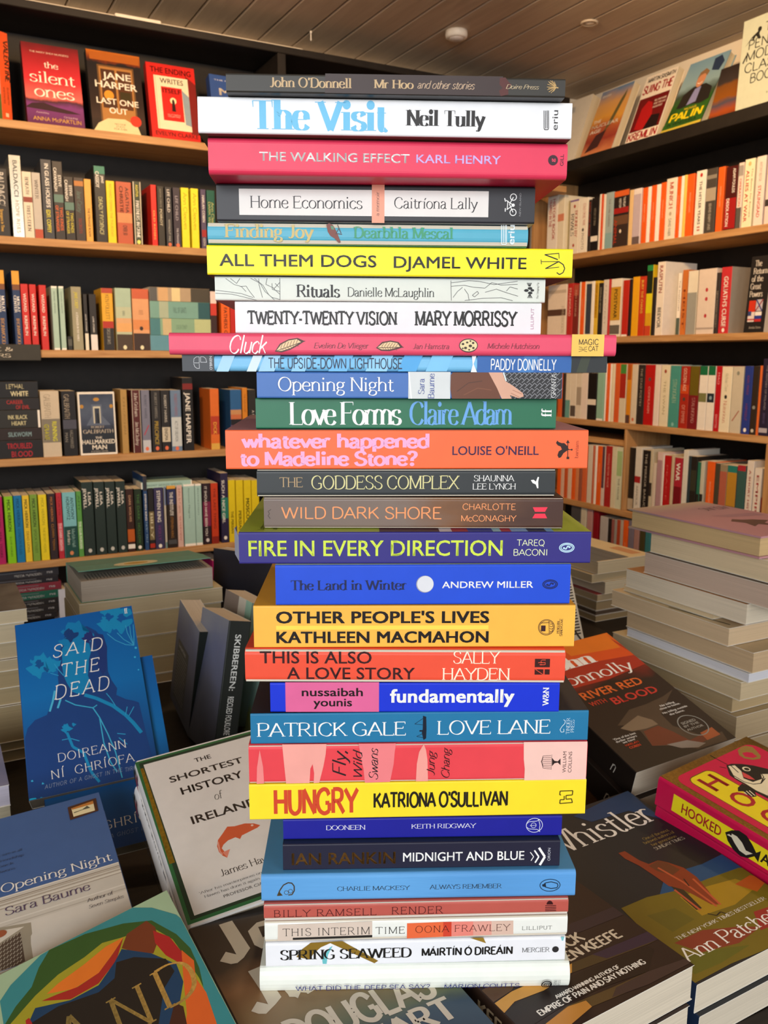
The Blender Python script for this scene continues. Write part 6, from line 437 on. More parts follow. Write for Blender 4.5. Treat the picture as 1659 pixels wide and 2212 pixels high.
('L',4,.6858,.0272,.1964,-.3,0,'#262322',[('t','ROBERT HARRIS','S','#c9c4b8',.08,.52,.4,.5),('b',.6,.84,'#c9bfa8'),('t','ENIGMA','B','#3a3430',.62,.82,.5,.5),('e',.94,'#e0704a')],None,None,'black spine with beige and charcoal lettering, fourth shelf of the left bookcase'),
('L',4,.7165,.033,.1959,-.3,0,'#6a7f9a',[('t','ROBERT HARRIS','R','#a04a48',.06,.42,.35,.5),('b',.44,.92,'#c2c8c8'),('t','ACT OF OBLIVION','S','#5a6068',.5,.84,.4,.5),('e',.955,'#e0704a')],None,None,'slate blue spine with brick red and purple lettering, fourth shelf of the left bookcase'),
('L',4,.7559,.0335,.2353,-.3,0,'#1e1b1a',[('b',.08,.16,'#7a2420'),('t','JANE HARPER','B','#f3ede2',.2,.9,.6,.5)],None,None,'tall black spine with white lettering, fourth shelf of the left bookcase'),
('L',4,.8464,.0294,.1987,-.3,0,'#d86a24',[('b',.45,.75,'#b03a20'),('t','DICK','B','#f0b040',.55,.75,.5,.5),('b',.9,1,'#d8a848')],None,None,'sunset orange spine with amber lettering, fourth shelf of the left bookcase'),
('L',4,.9147,.0382,.1948,-.3,0,'#24507c',[('b',0,.34,'#2a5c90'),('b',.34,.42,'#c08a5a'),('b',.42,.5,'#c06a40'),('b',.5,.6,'#201c20'),('b',.6,.64,'#6a4a6a'),('b',.64,1,'#244e80')],None,None,'blue spine with blue band, fourth shelf of the left bookcase'),
('L',4,.9567,.0173,.2005,-.3,0,'#d0801e',[('t','THE SURVIVORS','S','#8a4a14',.1,.4,.5,.5),('b',.6,1,'#e8b88a')],None,None,'thin orange spine with olive lettering, fourth shelf of the left bookcase'),
('L',4,.9779,.0257,.194,-.3,0,'#2a2826',[('t','A FLAW','B','#f3ede2',.35,.6,.4,.6),('t','THE HARPER','B','#f3ede2',.62,.95,.4,.5)],None,None,'black spine with white lettering, fourth shelf of the left bookcase'),
('L',5,.1777,.022,.206,-.618,0,'#b01e60',[('t','MICK HERRON','B','#6a103c',.06,.45,.45,.5),('t','REAL TIGERS','B','#6a103c',.52,.9,.4,.5)],None,None,'magenta spine with maroon lettering, fifth shelf of the left bookcase'),
('L',5,.2053,.0236,.2054,-.618,0,'#86c814',[('t','MICK HERRON','B','#1f3010',.05,.52,.5,.5),('t','SLOW HORSES','S','#3a5a14',.6,.9,.3,.5)],None,None,'lime green spine with black and olive lettering, fifth shelf of the left bookcase'),
('L',5,.2314,.0224,.2064,-.618,0,'#1877b0',[('t','MICK HERRON','B','#0c4a78',.05,.46,.5,.5),('t','LONDON RULES','S','#0c4a78',.5,.88,.45,.5)],None,None,'blue spine with navy lettering, fifth shelf of the left bookcase'),
('L',5,.2557,.0189,.2049,-.618,0,'#e8c634',[('t','MICK HERRON','B','#3a3010',.06,.48,.55,.5),('t','DEAD LIONS','S','#7a5a14',.54,.86,.5,.5)],None,None,'yellow spine with dark brown and olive lettering, fifth shelf of the left bookcase'),
('L',5,.2769,.0207,.2062,-.618,0,'#7aa03c',[('t','MICK HERRON','B','#2a3a1a',.06,.48,.55,.5),('t','SPOOK STREET','S','#4a6424',.52,.88,.5,.5)],None,None,'green spine with dark green and olive lettering, fifth shelf of the left bookcase'),
('L',5,.3009,.0232,.2044,-.618,0,'#e8d222',[('t','MICK HERRON','S','#a09418',.05,.46,.45,.5),('t','THE SECRET HOURS','S','#a09418',.5,.88,.4,.5)],None,None,'yellow spine with gold lettering, fifth shelf of the left bookcase'),
('L',5,.3272,.0218,.2055,-.618,0,'#33262a',[('t','MICK HERRON','B','#b8743a',.05,.42,.42,.5),('t','CLOWN TOWN','B','#c88a34',.46,.86,.42,.5)],None,None,'dark brown spine with brick red and gold lettering, fifth shelf of the left bookcase'),
('L',5,.3523,.0154,.2069,-.618,0,'#b82c3a',[('t','CURTIS','S','#7a1820',.06,.34,.5,.5),('b',.46,.88,'#d8606a'),('t','THE DARK EIGHTH','B','#f0d8d8',.46,.88,.6,.5)],None,None,'red spine with maroon and cream lettering, fifth shelf of the left bookcase'),
('L',5,.3701,.0388,.2064,-.618,0,'#7cbcc4',[('t','ANTHONY','M','#24403e',.08,.42,.32,.72),('t','HOROWITZ','M','#24403e',.07,.42,.32,.4),('b',.52,1,'#1f4a44'),('t','Marble Hall','R','#9ac0b8',.56,.84,.3,.7),('t','Murders','R','#e8e0d0',.58,.8,.28,.35),('e',.93,'#d88a5a')],None,None,'thick turquoise spine with dark green and mint green lettering, fifth shelf of the left bookcase'),
('L',5,.4115,.0143,.2073,-.618,0,'#5a9a48',[('t','AMY','S','#2f5a2a',.06,.3,.5,.5),('b',.46,.88,'#7ab468'),('t','THE CLUB MURDERS','B','#e8f0e0',.46,.88,.6,.5)],None,None,'green spine with dark green and white lettering, fifth shelf of the left bookcase'),
('L',5,.4283,.0332,.2346,-.618,0,'#273430',[('t','LISA','B','#f3ede2',.14,.32,.32,.68),('t','JEWELL','B','#f3ede2',.08,.36,.36,.28),('e',.93,'#c8c8c0')],None,None,'tall dark green spine with white lettering, leftmost of 4 alike, fifth shelf at left'),
('L',5,.4649,.0314,.2333,-.618,0,'#273430',[('t','LISA','B','#f3ede2',.14,.32,.32,.68),('t','JEWELL','B','#f3ede2',.08,.36,.36,.28),('e',.93,'#c8c8c0')],None,None,'tall dark green spine with white, second from left of 4 alike, fifth shelf at left'),
('L',5,.4991,.0296,.2321,-.618,0,'#273430',[('t','LISA','B','#f3ede2',.14,.32,.32,.68),('t','JEWELL','B','#f3ede2',.08,.36,.36,.28),('e',.93,'#c8c8c0')],None,None,'tall dark green spine with white, third from left of 4 alike, fifth shelf at left'),
('L',5,.5322,.0285,.231,-.618,0,'#273430',[('t','LISA','B','#f3ede2',.14,.32,.32,.68),('t','JEWELL','B','#f3ede2',.08,.36,.36,.28),('e',.93,'#c8c8c0')],None,None,'tall dark green spine with white lettering, rightmost of 4 alike, fifth shelf at left'),
('L',5,.5625,.0226,.2044,-.618,0,'#3a2018',[('t','DARK WOLVES','B','#c89a78',.1,.52,.4,.5),('b',.64,.84,'#b85a1e'),('b',.88,.95,'#f3ede2')],None,None,'dark brown spine with tan lettering, fifth shelf of the left bookcase'),
('L',5,.5885,.0224,.2027,-.618,0,'#23301f',[('t','THE DARK','S','#4a7a3c',.08,.5,.45,.5),('t','HOLLOW','S','#4a7a3c',.55,.88,.45,.5),('e',.94,'#f3ede2')],None,None,'dark green spine with green lettering, fifth shelf of the left bookcase'),
('L',5,.6174,.0121,.243,-.618,0,'#2c4a78',[('b',0,.2,'#34343c'),('t','STEPHEN KING','B','#f3ede2',.24,.6,.6,.5),('t','FAIRY TALE','B','#a8c8e0',.62,.9,.6,.5)],None,None,'tall thin purple spine with white and mint green lettering, fifth shelf of the left bookcase'),
('L',5,.6323,.0168,.203,-.618,0,'#262322',[('b',.38,.84,'#7a6c4a'),('t','BILLY','G','#d0c8a8',.4,.82,.6,.5),('b',.9,.97,'#b03020')],None,None,'black spine with beige lettering, fifth shelf of the left bookcase'),
('L',5,.6511,.0289,.2029,-.618,0,'#3a3458',[('t','STEPHEN KING','B','#f3ede2',.05,.56,.5,.5),('t','HOLLY','B','#7a3a78',.62,.86,.4,.5),('e',.95,'#f3ede2')],None,None,'navy spine with white and purple lettering, fifth shelf of the left bookcase'),
('L',5,.683,.0061,.2046,-.618,0,'#c2b8a8',[('b',0,.3,'#6a7a9a'),('b',.9,1,'#6a8a8a')],None,None,'thin beige spine with slate blue band, fifth shelf of the left bookcase'),
('L',5,.6922,.0291,.2063,-.618,0,'#2c2019',[('b',0,.05,'#d8a040'),('b',.06,.3,'#2c3058'),('t','THE INSTITUTE','B','#f3ede2',.1,.48,.5,.5),('t','STEPHEN KING','S','#a87434',.5,.84,.4,.5),('b',.87,.94,'#4a4a4c')],None,None,'black spine with white and brick red lettering, fifth shelf of the left bookcase'),
('L',5,.725,.018,.2061,-.618,0,'#d3b0a4',[('t','John le Carre','R','#a0504a',.04,.45,.5,.5),('t','SILVERVIEW','S','#b04a4a',.5,.9,.4,.5)],None,None,'pink spine with brick red lettering, fifth shelf of the left bookcase'),
('L',5,.7467,.0375,.2071,-.618,0,'#a3c4ba',[('b',0,.03,'#f3ede2'),('b',.96,1,'#f3ede2'),('t','Simenon Maigret','S','#4a6058',.06,.55,.18,.5)],None,None,'thick mint green spine with purple lettering, fifth shelf of the left bookcase'),
('L',5,.7857,.0215,.2067,-.618,0,'#a3c4ba',[('b',0,.03,'#f3ede2'),('b',.96,1,'#f3ede2'),('t','Simenon','S','#4a6058',.06,.5,.25,.5)],None,None,'mint green spine with purple lettering, fifth shelf of the left bookcase'),
('L',5,.811,.0265,.2065,-.618,0,'#2c1a22',[('b',.3,.7,'#7a2448'),('t','IT SHOULD HAVE BEEN YOU','S','#f3ede2',.05,.86,.4,.4),('e',.93,'#d8d0d0')],None,None,'black spine with white lettering, fifth shelf of the left bookcase'),
('L',5,.8397,.0235,.2054,-.618,0,'#c23c18',[('t','THE LAST THING','S','#5a1a10',.08,.75,.45,.5),('b',.88,1,'#8a2414')],None,None,'red spine with maroon lettering, fifth shelf of the left bookcase'),
('L',5,.8734,.0254,.237,-.618,0,'#2c2444',[('b',.35,.65,'#2c7a68'),('t','SUCH A NICE GIRL','B','#f3ede2',.1,.72,.5,.35),('e',.93,'#f3ede2')],None,None,'tall navy spine with white lettering, fifth shelf of the left bookcase'),
('L',5,.9002,.0231,.212,-.618,0,'#e0c818',[('t','THE PERSIAN','B','#4a4008',.5,.86,.5,.5)],None,None,'yellow spine with dark brown lettering, leftmost of 3 alike, fifth shelf at left'),
('L',5,.9264,.025,.2104,-.618,0,'#e0c818',[('t','PERSIAN','B','#4a4008',.5,.86,.5,.5)],None,None,'yellow spine with dark brown lettering, second from left of 3 alike, fifth shelf at left'),
('L',5,.9545,.0252,.2087,-.618,0,'#e0c818',[('t','MOSCOW','H','#1f1c08',.3,.75,.6,.5)],None,None,'yellow spine with black lettering, fifth shelf of the left bookcase'),
('L',5,.9819,.0263,.2069,-.618,0,'#e0c818',[('t','MOSCOW','B','#4a4008',.5,.86,.5,.5)],None,None,'yellow spine with dark brown lettering, rightmost of 3 alike, fifth shelf at left'),
('R',2,2.872,.0623,.2379,.402,0,'#ece4d6',[('t','TRAPPED IN THE','B','#b8342c',.06,.5,.34,.3),('t','HISTORY BOOK','B','#b8342c',.06,.72,.34,.65)],None,None,'tall thick white spine with red lettering, second shelf of the right bookcase'),
('R',2,2.8304,.0395,.2299,.402,0,'#e6dcc2',[('b',.9,1,'#6a5a14'),('b',.3,.42,'#d88a6a')],None,None,'tall cream spine with tan band, second shelf of the right bookcase'),
('R',2,2.8222,.0076,.2085,.402,.02,'#a69a7a',[('b',0,.9,'#a0946e')],None,None,'thin khaki spine with khaki band, second shelf of the right bookcase'),
('R',2,2.7431,.0516,.2019,.402,0,'#e6dcc8',[('b',0,.03,'#7a5a9a'),('e',.12,'#b04a34'),('t','RIVALS','G','#3a302c',.25,.66,.5,.3),('t','BOUND BY','G','#b04a34',.2,.7,.35,.72),('e',.84,'#b04a34')],None,None,'thick cream spine with dark brown and brick red lettering, second shelf of the right bookcase'),
('R',2,2.6923,.0475,.2009,.402,0,'#ebe3d2',[('t','COLD CRUEL WAR','S','#b8503a',.1,.5,.4,.6),('e',.58,'#4a4038'),('t','PHOTO','S','#8a8072',.64,.94,.4,.5)],None,None,'thick cream spine with brick red and lilac grey lettering, second shelf of the right bookcase'),
('R',2,2.6726,.0151,.1888,.402,0,'#2e2420',[('t','KING AND PEACE','S','#b04434',.05,.7,.7,.5)],None,None,'thin dark brown spine with brick red lettering, second shelf of the right bookcase'),
('R',2,2.6313,.0394,.1928,.402,0,'#1f1b1a',[('t','HISTORY OF SPAIN','S','#8a8270',.2,.52,.4,.5),('b',.72,.82,'#e8e0d0')],None,None,'black spine with khaki lettering, second shelf of the right bookcase'),
('R',2,2.6198,.0083,.2004,.402,0,'#e9dfcd',[],None,None,'thin cream spine, leftmost of 2 alike, second shelf at right'),
('R',2,2.6071,.0108,.1986,.402,0,'#d8542a',[],None,None,'thin rust spine, second shelf of the right bookcase'),
('R',2,2.5958,.0095,.1968,.402,0,'#e9dfcd',[],None,None,'thin cream spine, rightmost of 2 alike, second shelf at right'),
('R',2,2.5549,.0366,.1991,.402,0,'#9fb0ae',[('t','THE CORE GARDEN','S','#6a4a4a',.12,.6,.3,.5),('b',.72,1,'#86a8aa')],None,None,'mint green spine with brown lettering, second shelf of the right bookcase'),
('R',2,2.4733,.0761,.1959,.402,0,'#3a2c26',[('b',0,.1,'#d8622c'),('b',.1,.44,'#2a2220'),('t','THE PEOPLE','S','#f3ede2',.12,.32,.2,.7),('t','HISTORY','S','#f3ede2',.14,.34,.2,.42),('b',.3,.4,'#a02420'),('b',.44,.6,'#6a4a34'),('e',.72,'#e0d0b8'),('t','ANIMAL','B','#b03a24',.5,.95,.26,.16)],None,None,'thick dark brown spine with white and red lettering, second shelf of the right bookcase'),
('R',2,2.4534,.0169,.1897,.402,0,'#e2c08a',[],None,None,'thin beige spine, second shelf of the right bookcase'),
('R',2,2.4132,.037,.1897,.402,0,'#e6dcd6',[('b',.1,.9,'#c0b0b8'),('b',.86,1,'#6a5a58')],None,None,'cream spine with beige band, second shelf of the right bookcase'),
('R',2,2.3828,.023,.1869,.402,0,'#e8611f',[('t','MODERN CLASSIC','S','#f2b08a',.3,.62,.3,.5)],None,None,'orange spine with pink lettering, leftmost of 5 alike, second shelf at right'),
('R',2,2.3673,.0138,.1868,.402,0,'#f3ede2',[],None,None,'thin white spine, leftmost of 3 alike, second shelf at right'),
('R',2,2.3414,.022,.1879,.402,0,'#e8611f',[('t','MODERN CLASSIC','S','#f2b08a',.3,.62,.3,.5)],None,None,'orange spine with pink lettering, second from left of 5 alike, second shelf at right'),
('R',2,2.3225,.0172,.1875,.402,0,'#f3ede2',[],None,None,'thin white spine, second from left of 3 alike, second shelf at right'),
('R',2,2.2969,.0229,.1899,.402,0,'#e8611f',[('t','MODERN CLASSIC','S','#f2b08a',.3,.62,.3,.5)],None,None,'orange spine with pink lettering, third from left of 5 alike, second shelf at right'),
('R',2,2.2493,.0459,.1975,.402,0,'#ebe0cc',[('t','MUNICH','G','#b8442e',.06,.5,.45,.5),('e',.58,'#b9a890'),('t','DAVID FABER','S','#4a443c',.66,.95,.36,.5)],None,None,'thick cream spine with brick red and charcoal lettering, second shelf of the right bookcase'),
('R',2,2.2323,.0148,.1965,.402,0,'#e8611f',[('t','MODERN CLASSIC','S','#f2b08a',.3,.62,.3,.5)],None,None,'thin orange spine with pink lettering, second shelf of the right bookcase'),
('R',2,2.219,.0112,.1969,.402,0,'#f3ede2',[],None,None,'thin white spine, rightmost of 3 alike, second shelf at right'),
('R',2,2.2059,.0115,.1976,.402,0,'#e8c860',[],None,None,'thin amber spine, second shelf of the right bookcase'),
('R',2,2.174,.0293,.1966,.402,0,'#e8611f',[('t','MODERN CLASSIC','S','#f2b08a',.3,.62,.3,.5)],None,None,'orange spine with pink lettering, fourth from left of 5 alike, second shelf at right'),
('R',2,2.1261,.0394,.1999,.402,0,'#efe8da',[('e',.07,'#b83a34'),('t','THE HITLER YEARS','B','#26221f',.16,.84,.36,.5),('t','II','B','#b86a5a',.87,.94,.4,.5)],None,None,'white spine with black and brick red lettering, second shelf of the right bookcase'),
('R',2,2.0818,.041,.1989,.402,0,'#4a443e',[('b',.1,.16,'#8a8274'),('b',.3,.5,'#a89c88'),('t','BEHIND ENEMY LINES','S','#b9b0a0',.54,.95,.35,.5)],None,None,'charcoal spine with beige lettering, second shelf of the right bookcase'),
('R',2,2.0513,.0251,.1963,.402,0,'#e8611f',[('t','MODERN CLASSIC','S','#f2b08a',.3,.62,.3,.5)],None,None,'orange spine with pink lettering, rightmost of 5 alike, second shelf at right'),
('R',2,1.9999,.0449,.1916,.402,0,'#4a1512',[('b',.5,.98,'#a01c1c'),('t','ADAM FOULDS','B','#f3ede2',.04,.42,.3,.7),('t','DESOLATION','B','#f3ede2',.5,.94,.32,.28)],None,None,'thick dark brown spine with white lettering, second shelf of the right bookcase'),
('R',2,1.9788,.0191,.1952,.402,0,'#e4cfc2',[('b',.04,.2,'#a09a92'),('t','OPERATION','B','#c05a4a',.24,.66,.5,.5),('b',.68,1,'#5a5650')],None,None,'pale pink spine with brick red lettering, leftmost of 2 alike, second shelf at right'),
('R',2,1.9391,.036,.2004,.402,0,'#efe4c0',[('e',.07,'#d8b478'),('t','ALLIES AT WAR','B','#b83a2a',.16,.92,.42,.35),('t','The Battle for Europe','S','#4a4438',.14,.86,.18,.8)],None,None,'cream spine with red and charcoal lettering, second shelf of the right bookcase'),
('R',2,1.8995,.0321,.2007,.402,0,'#e9d8cc',[('t','ANTONY BEEVOR','S','#8a8078',.08,.36,.4,.5),('t','STALINGRAD','B','#c04a44',.42,.88,.45,.5)],None,None,'cream spine with lilac grey and brick red lettering, second shelf of the right bookcase'),
('R',2,1.861,.0312,.1986,.402,0,'#e4cdc4',[('t','CONQUEROR','B','#c04a44',.15,.6,.4,.5),('b',.64,.74,'#3a3430')],None,None,'pale pink spine with brick red lettering, rightmost of 2 alike, second shelf at right'),
('R',3,2.7981,.1136,.2094,.082,0,'#e8d8c4',[('b',.1,.16,'#c8b8a4'),('b',.46,.58,'#5a4034'),('t','JOHN ERICKSON','S','#b8a890',.4,.9,.2,.85)],None,None,'thick cream spine with tan lettering, third shelf of the right bookcase'),
('R',3,2.7587,.0321,.2092,.082,0,'#b8302a',[('t','STALINGRAD','B','#e8b8a8',.08,.6,.5,.5)],None,None,'red spine with pink lettering, third shelf of the right bookcase'),
('R',3,2.7254,.0284,.2015,.082,0,'#7a2c24',[('b',0,.2,'#b0503c'),('t','RED FAMINE','S','#c8a088',.1,.6,.4,.5)],None,None,'maroon spine with tan lettering, third shelf of the right bookcase'),
('R',3,2.7131,.007,.2104,.082,0,'#e8dcc8',[],None,None,'thin cream spine, leftmost of 2 alike, third shelf at right'),
('R',3,2.6901,.0211,.2093,.082,0,'#e8611f',[('t','MODERN CLASSIC','S','#f2b08a',.3,.62,.3,.5)],None,None,'orange spine with pink lettering, third shelf of the right bookcase'),
('R',3,2.682,.0061,.2099,.082,0,'#e8dcc8',[],None,None,'thin cream spine, rightmost of 2 alike, third shelf at right'),
('R',3,2.6488,.0313,.2084,.082,0,'#e3d8c2',[('b',.04,.94,'#3c424e')],None,None,'pale pink spine with charcoal band, third shelf of the right bookcase'),
('R',3,2.6343,.0125,.2084,.082,0,'#f3ede2',[],None,None,'thin white spine, third shelf of the right bookcase'),
('R',3,2.6135,.0189,.208,.082,0,'#e0b838',[('b',.04,.66,'#c09018'),('t','RISE AND KILL','S','#6a5214',.08,.6,.5,.5)],None,None,'amber spine with olive lettering, third shelf of the right bookcase'),
('R',3,2.5877,.0225,.1986,.082,0,'#2a2622',[('t','OSWALD WYND','S','#b0a890',.08,.55,.5,.5)],None,None,'black spine with tan lettering, third shelf of the right bookcase'),
('R',3,2.5586,.026,.2085,.082,0,'#d9d0c4',[('t','HARVEST','S','#b0a698',.1,.8,.4,.5)],None,None,'pale pink spine with grey lettering, third shelf of the right bookcase'),
('R',3,2.546,.0107,.2087,.082,0,'#c23a34',[],None,None,'thin red spine, third shelf of the right bookcase'),
('R',3,2.4906,.0523,.2078,.082,0,'#ece2ce',[('b',.14,.72,'#c8962c'),('t','POSTWAR','B','#3a3018',.18,.68,.5,.5),('b',.8,.96,'#6a645a')],None,None,'thick cream spine with dark brown lettering, third shelf of the right bookcase'),
('R',3,2.451,.0293,.1991,.082,0,'#bd2c1e',[('b',.97,1,'#f3ede2')],None,None,'red spine, third shelf of the right bookcase'),
('R',3,2.4356,.0124,.2006,.082,0,'#2a1c1a',[],None,None,'thin black spine, leftmost of 2 alike, third shelf at right'),
('R',3,2.3997,.0316,.2068,.082,0,'#e8a81e',[],None,None,'amber spine, third shelf of the right bookcase'),
('R',3,2.3686,.0291,.2059,.082,0,'#c43a1e',[('t','BURY THE CHAINS','B','#e8c050',.06,.62,.5,.5)],None,None,'red spine with amber lettering, third shelf of the right bookcase'),
('R',3,2.3348,.0286,.2414,.082,0,'#d8b81e',[('b',0,.08,'#2c8a4a'),('b',.08,.4,'#1f2a18'),('b',.4,.68,'#e0d01c'),('b',.68,.86,'#d8a020'),('b',.86,1,'#c8482a')],None,None,'tall amber spine with black band, third shelf of the right bookcase'),
('R',3,2.3193,.0138,.1984,.082,0,'#2a2422',[],None,None,'thin black spine, rightmost of 2 alike, third shelf at right'),
('R',3,2.2801,.0343,.2478,.082,0,'#ece0cf',[('t','RASPUTIN','B','#b8423a',.05,.42,.6,.5),('t','BEEVOR','B','#3a3430',.62,.9,.6,.5)],'#ebe2d2',None,'tall cream spine with brick red and charcoal lettering, third shelf of the right bookcase'),
('R',3,2.2497,.0163,.2095,.082,.05,'#ece6da',[('t','THE PHANTOM','S','#4a443c',.12,.6,.5,.5),('b',.72,1,'#4a5a50')],None,None,'thin white spine with charcoal lettering, third shelf of the right bookcase'),
('R',3,2.2036,.0243,.2159,.082,.03,'#cc7636',[('t','HEIST','B','#8a3a1a',.3,.9,.5,.5)],None,None,'rust spine with maroon lettering, third shelf of the right bookcase'),
('R',3,2.1425,.0407,.2076,.082,.01,'#e4dcc8',[('b',.34,1,'#9c9c94')],None,None,'cream spine with grey band, third shelf of the right bookcase'),
('R',3,2.0568,.0719,.2072,.082,0,'#ddccbc',[('e',.32,'#b83a40'),('e',.46,'#b83a40'),('e',.72,'#b83a40'),('b',.9,.93,'#b0a094')],None,None,'thick pale pink spine, third shelf of the right bookcase'),
('R',3,2.0408,.0144,.1918,.082,0,'#3a3230',[('t','NEW ROMAN HISTORY','S','#9a9288',.3,.9,.5,.5)],None,None,'thin charcoal spine with grey lettering, third shelf of the right bookcase'),
('R',3,1.9965,.04,.2066,.082,0,'#c43236',[('t',"GOLIATH'S CURSE",'B','#f3ede2',.14,.9,.55,.5),('e',.95,'#f3ede2')],'#a89c8a',None,'red spine with white lettering, third shelf of the right bookcase'),
('R',4,2.802,.0237,.1756,-.2326,0,'#d8622c',[],None,None,'orange spine, fourth shelf of the right bookcase'),
('R',4,2.7832,.0153,.1759,-.2326,0,'#3a302a',[],None,None,'thin dark brown spine, fourth shelf of the right bookcase'),
('R',4,2.7503,.0291,.1745,-.2326,0,'#ddd2bc',[('b',.6,1,'#6aa098')],None,None,'pale pink spine with slate blue band, fourth shelf of the right bookcase'),
('R',4,2.7165,.0318,.1751,-.2326,0,'#e0d4c0',[('b',.72,.96,'#5a5048')],None,None,'pale pink spine with brown band, fourth shelf of the right bookcase'),
('R',4,2.6844,.0287,.1757,-.2326,0,'#dcd0bc',[('b',.3,.7,'#a89a88')],None,None,'pale pink spine with grey band, fourth shelf of the right bookcase'),
('R',4,2.6507,.0321,.178,-.2326,0,'#e6d6c8',[],None,None,'pale pink spine, leftmost of 2 alike, fourth shelf at right'),
('R',4,2.5987,.0486,.1787,-.2326,0,'#1f1a18',[('b',.56,.68,'#e8dcc8')],None,None,'thick black spine with cream band, fourth shelf of the right bookcase'),
('R',4,2.5584,.0358,.1812,-.2326,0,'#8fb8a2',[('b',.96,1,'#f3ede2')],None,None,'mint green spine, fourth shelf of the right bookcase'),
('R',4,2.5456,.0071,.2144,-.2326,0,'#f3ede2',[],None,None,'thin white spine, leftmost of 2 alike, fourth shelf at right'),
('R',4,2.5278,.0159,.2162,-.2326,0,'#e8611f',[('t','MODERN CLASSIC','S','#f2b08a',.3,.62,.3,.5)],None,None,'thin orange spine with pink lettering, fourth shelf of the right bookcase'),
('R',4,2.5202,.0057,.2146,-.2326,0,'#f3ede2',[],None,None,'thin white spine, rightmost of 2 alike, fourth shelf at right'),
('R',4,2.5026,.0155,.2147,-.2326,0,'#e6d8b8',[],None,None,'thin pale pink spine, fourth shelf of the right bookcase'),
('R',4,2.4736,.0247,.2149,-.2326,0,'#d95f2c',[],None,None,'rust spine, fourth shelf of the right bookcase'),
('R',4,2.4412,.0311,.2134,-.2326,0,'#d8ccb0',[('b',0,.22,'#4a8a3c'),('b',.16,.58,'#a82c1e')],None,None,'beige spine with red band, fourth shelf of the right bookcase'),
('R',4,2.4148,.021,.2137,-.2326,0,'#d88a1e',[('b',0,.26,'#b8581e'),('b',.86,1,'#5a4038')],None,None,'orange spine with rust band, fourth shelf of the right bookcase'),
('R',4,2.3852,.0266,.2139,-.2326,0,'#d9c9b0',[('e',.93,'#d06a40')],None,None,'beige spine, leftmost of 2 alike, fourth shelf at right'),
('R',4,2.3481,.033,.2125,-.2326,0,'#332b28',[('t','THE STASI POETRY','S','#a89c8a',.06,.7,.4,.5)],None,None,'dark brown spine with grey lettering, fourth shelf of the right bookcase'),
('R',4,2.3004,.0459,.2128,-.2326,0,'#b81a18',[('e',.24,'#5a504a'),('t','COMMUNISM','S','#e0a090',.36,.8,.3,.5)],None,None,'thick red spine with pink lettering, fourth shelf of the right bookcase'),
('R',4,2.2749,.0238,.2131,-.2326,0,'#e8d6c8',[],None,None,'pale pink spine, rightmost of 2 alike, fourth shelf at right'),
('R',4,2.2313,.0386,.2119,-.2326,0,'#e4d8b8',[('e',.1,'#a04a34'),('t','THE SWAN','S','#a89a70',.25,.8,.35,.5)],None,None,'pale pink spine with khaki lettering, fourth shelf of the right bookcase'),
('R',4,2.1837,.044,.2107,-.2326,0,'#4a9488',[('t','STRONGMEN','R','#a8c0a0',.22,.6,.5,.5),('e',.95,'#8ac0b4')],None,None,'teal spine with mint green lettering, fourth shelf of the right bookcase'),
('R',4,2.142,.0378,.2095,-.2326,0,'#a82c1c',[('b',.3,.44,'#c8481e'),('t','GOLDEN AGE','B','#e8b8a0',.03,.4,.5,.5),('e',.53,'#4a4038'),('t','OF EMPIRE','B','#d88a78',.62,.92,.5,.5)],None,None,'red spine with pink and tan lettering, fourth shelf of the right bookcase'),
('R',4,2.0996,.0389,.2099,-.2326,0,'#7a1c20',[('b',0,.46,'#6a5a18'),('t','STALINGRAD','R','#c89890',.5,.9,.4,.5)],None,None,'maroon spine with tan lettering, fourth shelf of the right bookcase'),
('R',4,2.0652,.0329,.2103,-.2326,0,'#ebe2d4',[('b',0,.14,'#1c6a40'),('b',.42,.56,'#7a7a4a')],None,None,'cream spine with green band, fourth shelf of the right bookcase'),
('R',4,2.0331,.0296,.2106,-.2326,0,'#ebe2d4',[('b',0,.14,'#1c6a40'),('b',.42,.56,'#24303a'),('e',.49,'#8aa0a8')],None,None,'cream spine with dark green band, fourth shelf of the right bookcase'),
('R',4,2.0084,.0214,.2109,-.2326,0,'#b81820',[('t','MAO','S','#e8a0a0',.1,.28,.5,.5),('t','DIKOTTER','S','#e8a0a0',.74,.95,.5,.5)],None,None,'red spine with pink lettering, fourth shelf of the right bookcase'),
('R',4,1.9667,.0404,.2097,-.2326,0,'#e6dabc',[('t','Nicholas Crane','I','#8a8a6a',.1,.38,.36,.5),('e',.46,'#2a2824'),('t','Notorious','R','#b85a40',.52,.86,.42,.5)],None,None,'cream spine with khaki and brick red lettering, fourth shelf of the right bookcase'),
('R',4,1.9231,.0411,.2102,-.2326,0,'#c8bda6',[('e',.1,'#8a8a7a'),('l',.66,.82,'#a0402c')],None,None,'beige spine, rightmost of 2 alike, fourth shelf at right'),
('R',4,1.8886,.0303,.212,-.2326,0,'#2a3a86',[('t','KARL MARX','S','#7a3a5a',.14,.42,.4,.5),('t','HIMSELF','S','#7a3a5a',.55,.8,.4,.5),('e',.94,'#f3ede2')],None,None,'navy spine with purple lettering, fourth shelf of the right bookcase'),
('R',4,1.8651,.022,.2123,-.2326,0,'#33281e',[('e',.6,'#8a8a80'),('e',.94,'#c8c0b0')],None,None,'dark brown spine, fourth shelf of the right bookcase'),
('R',4,1.8548,.008,.2138,-.2326,0,'#d8682c',[],None,None,'thin orange spine, fourth shelf of the right bookcase'),
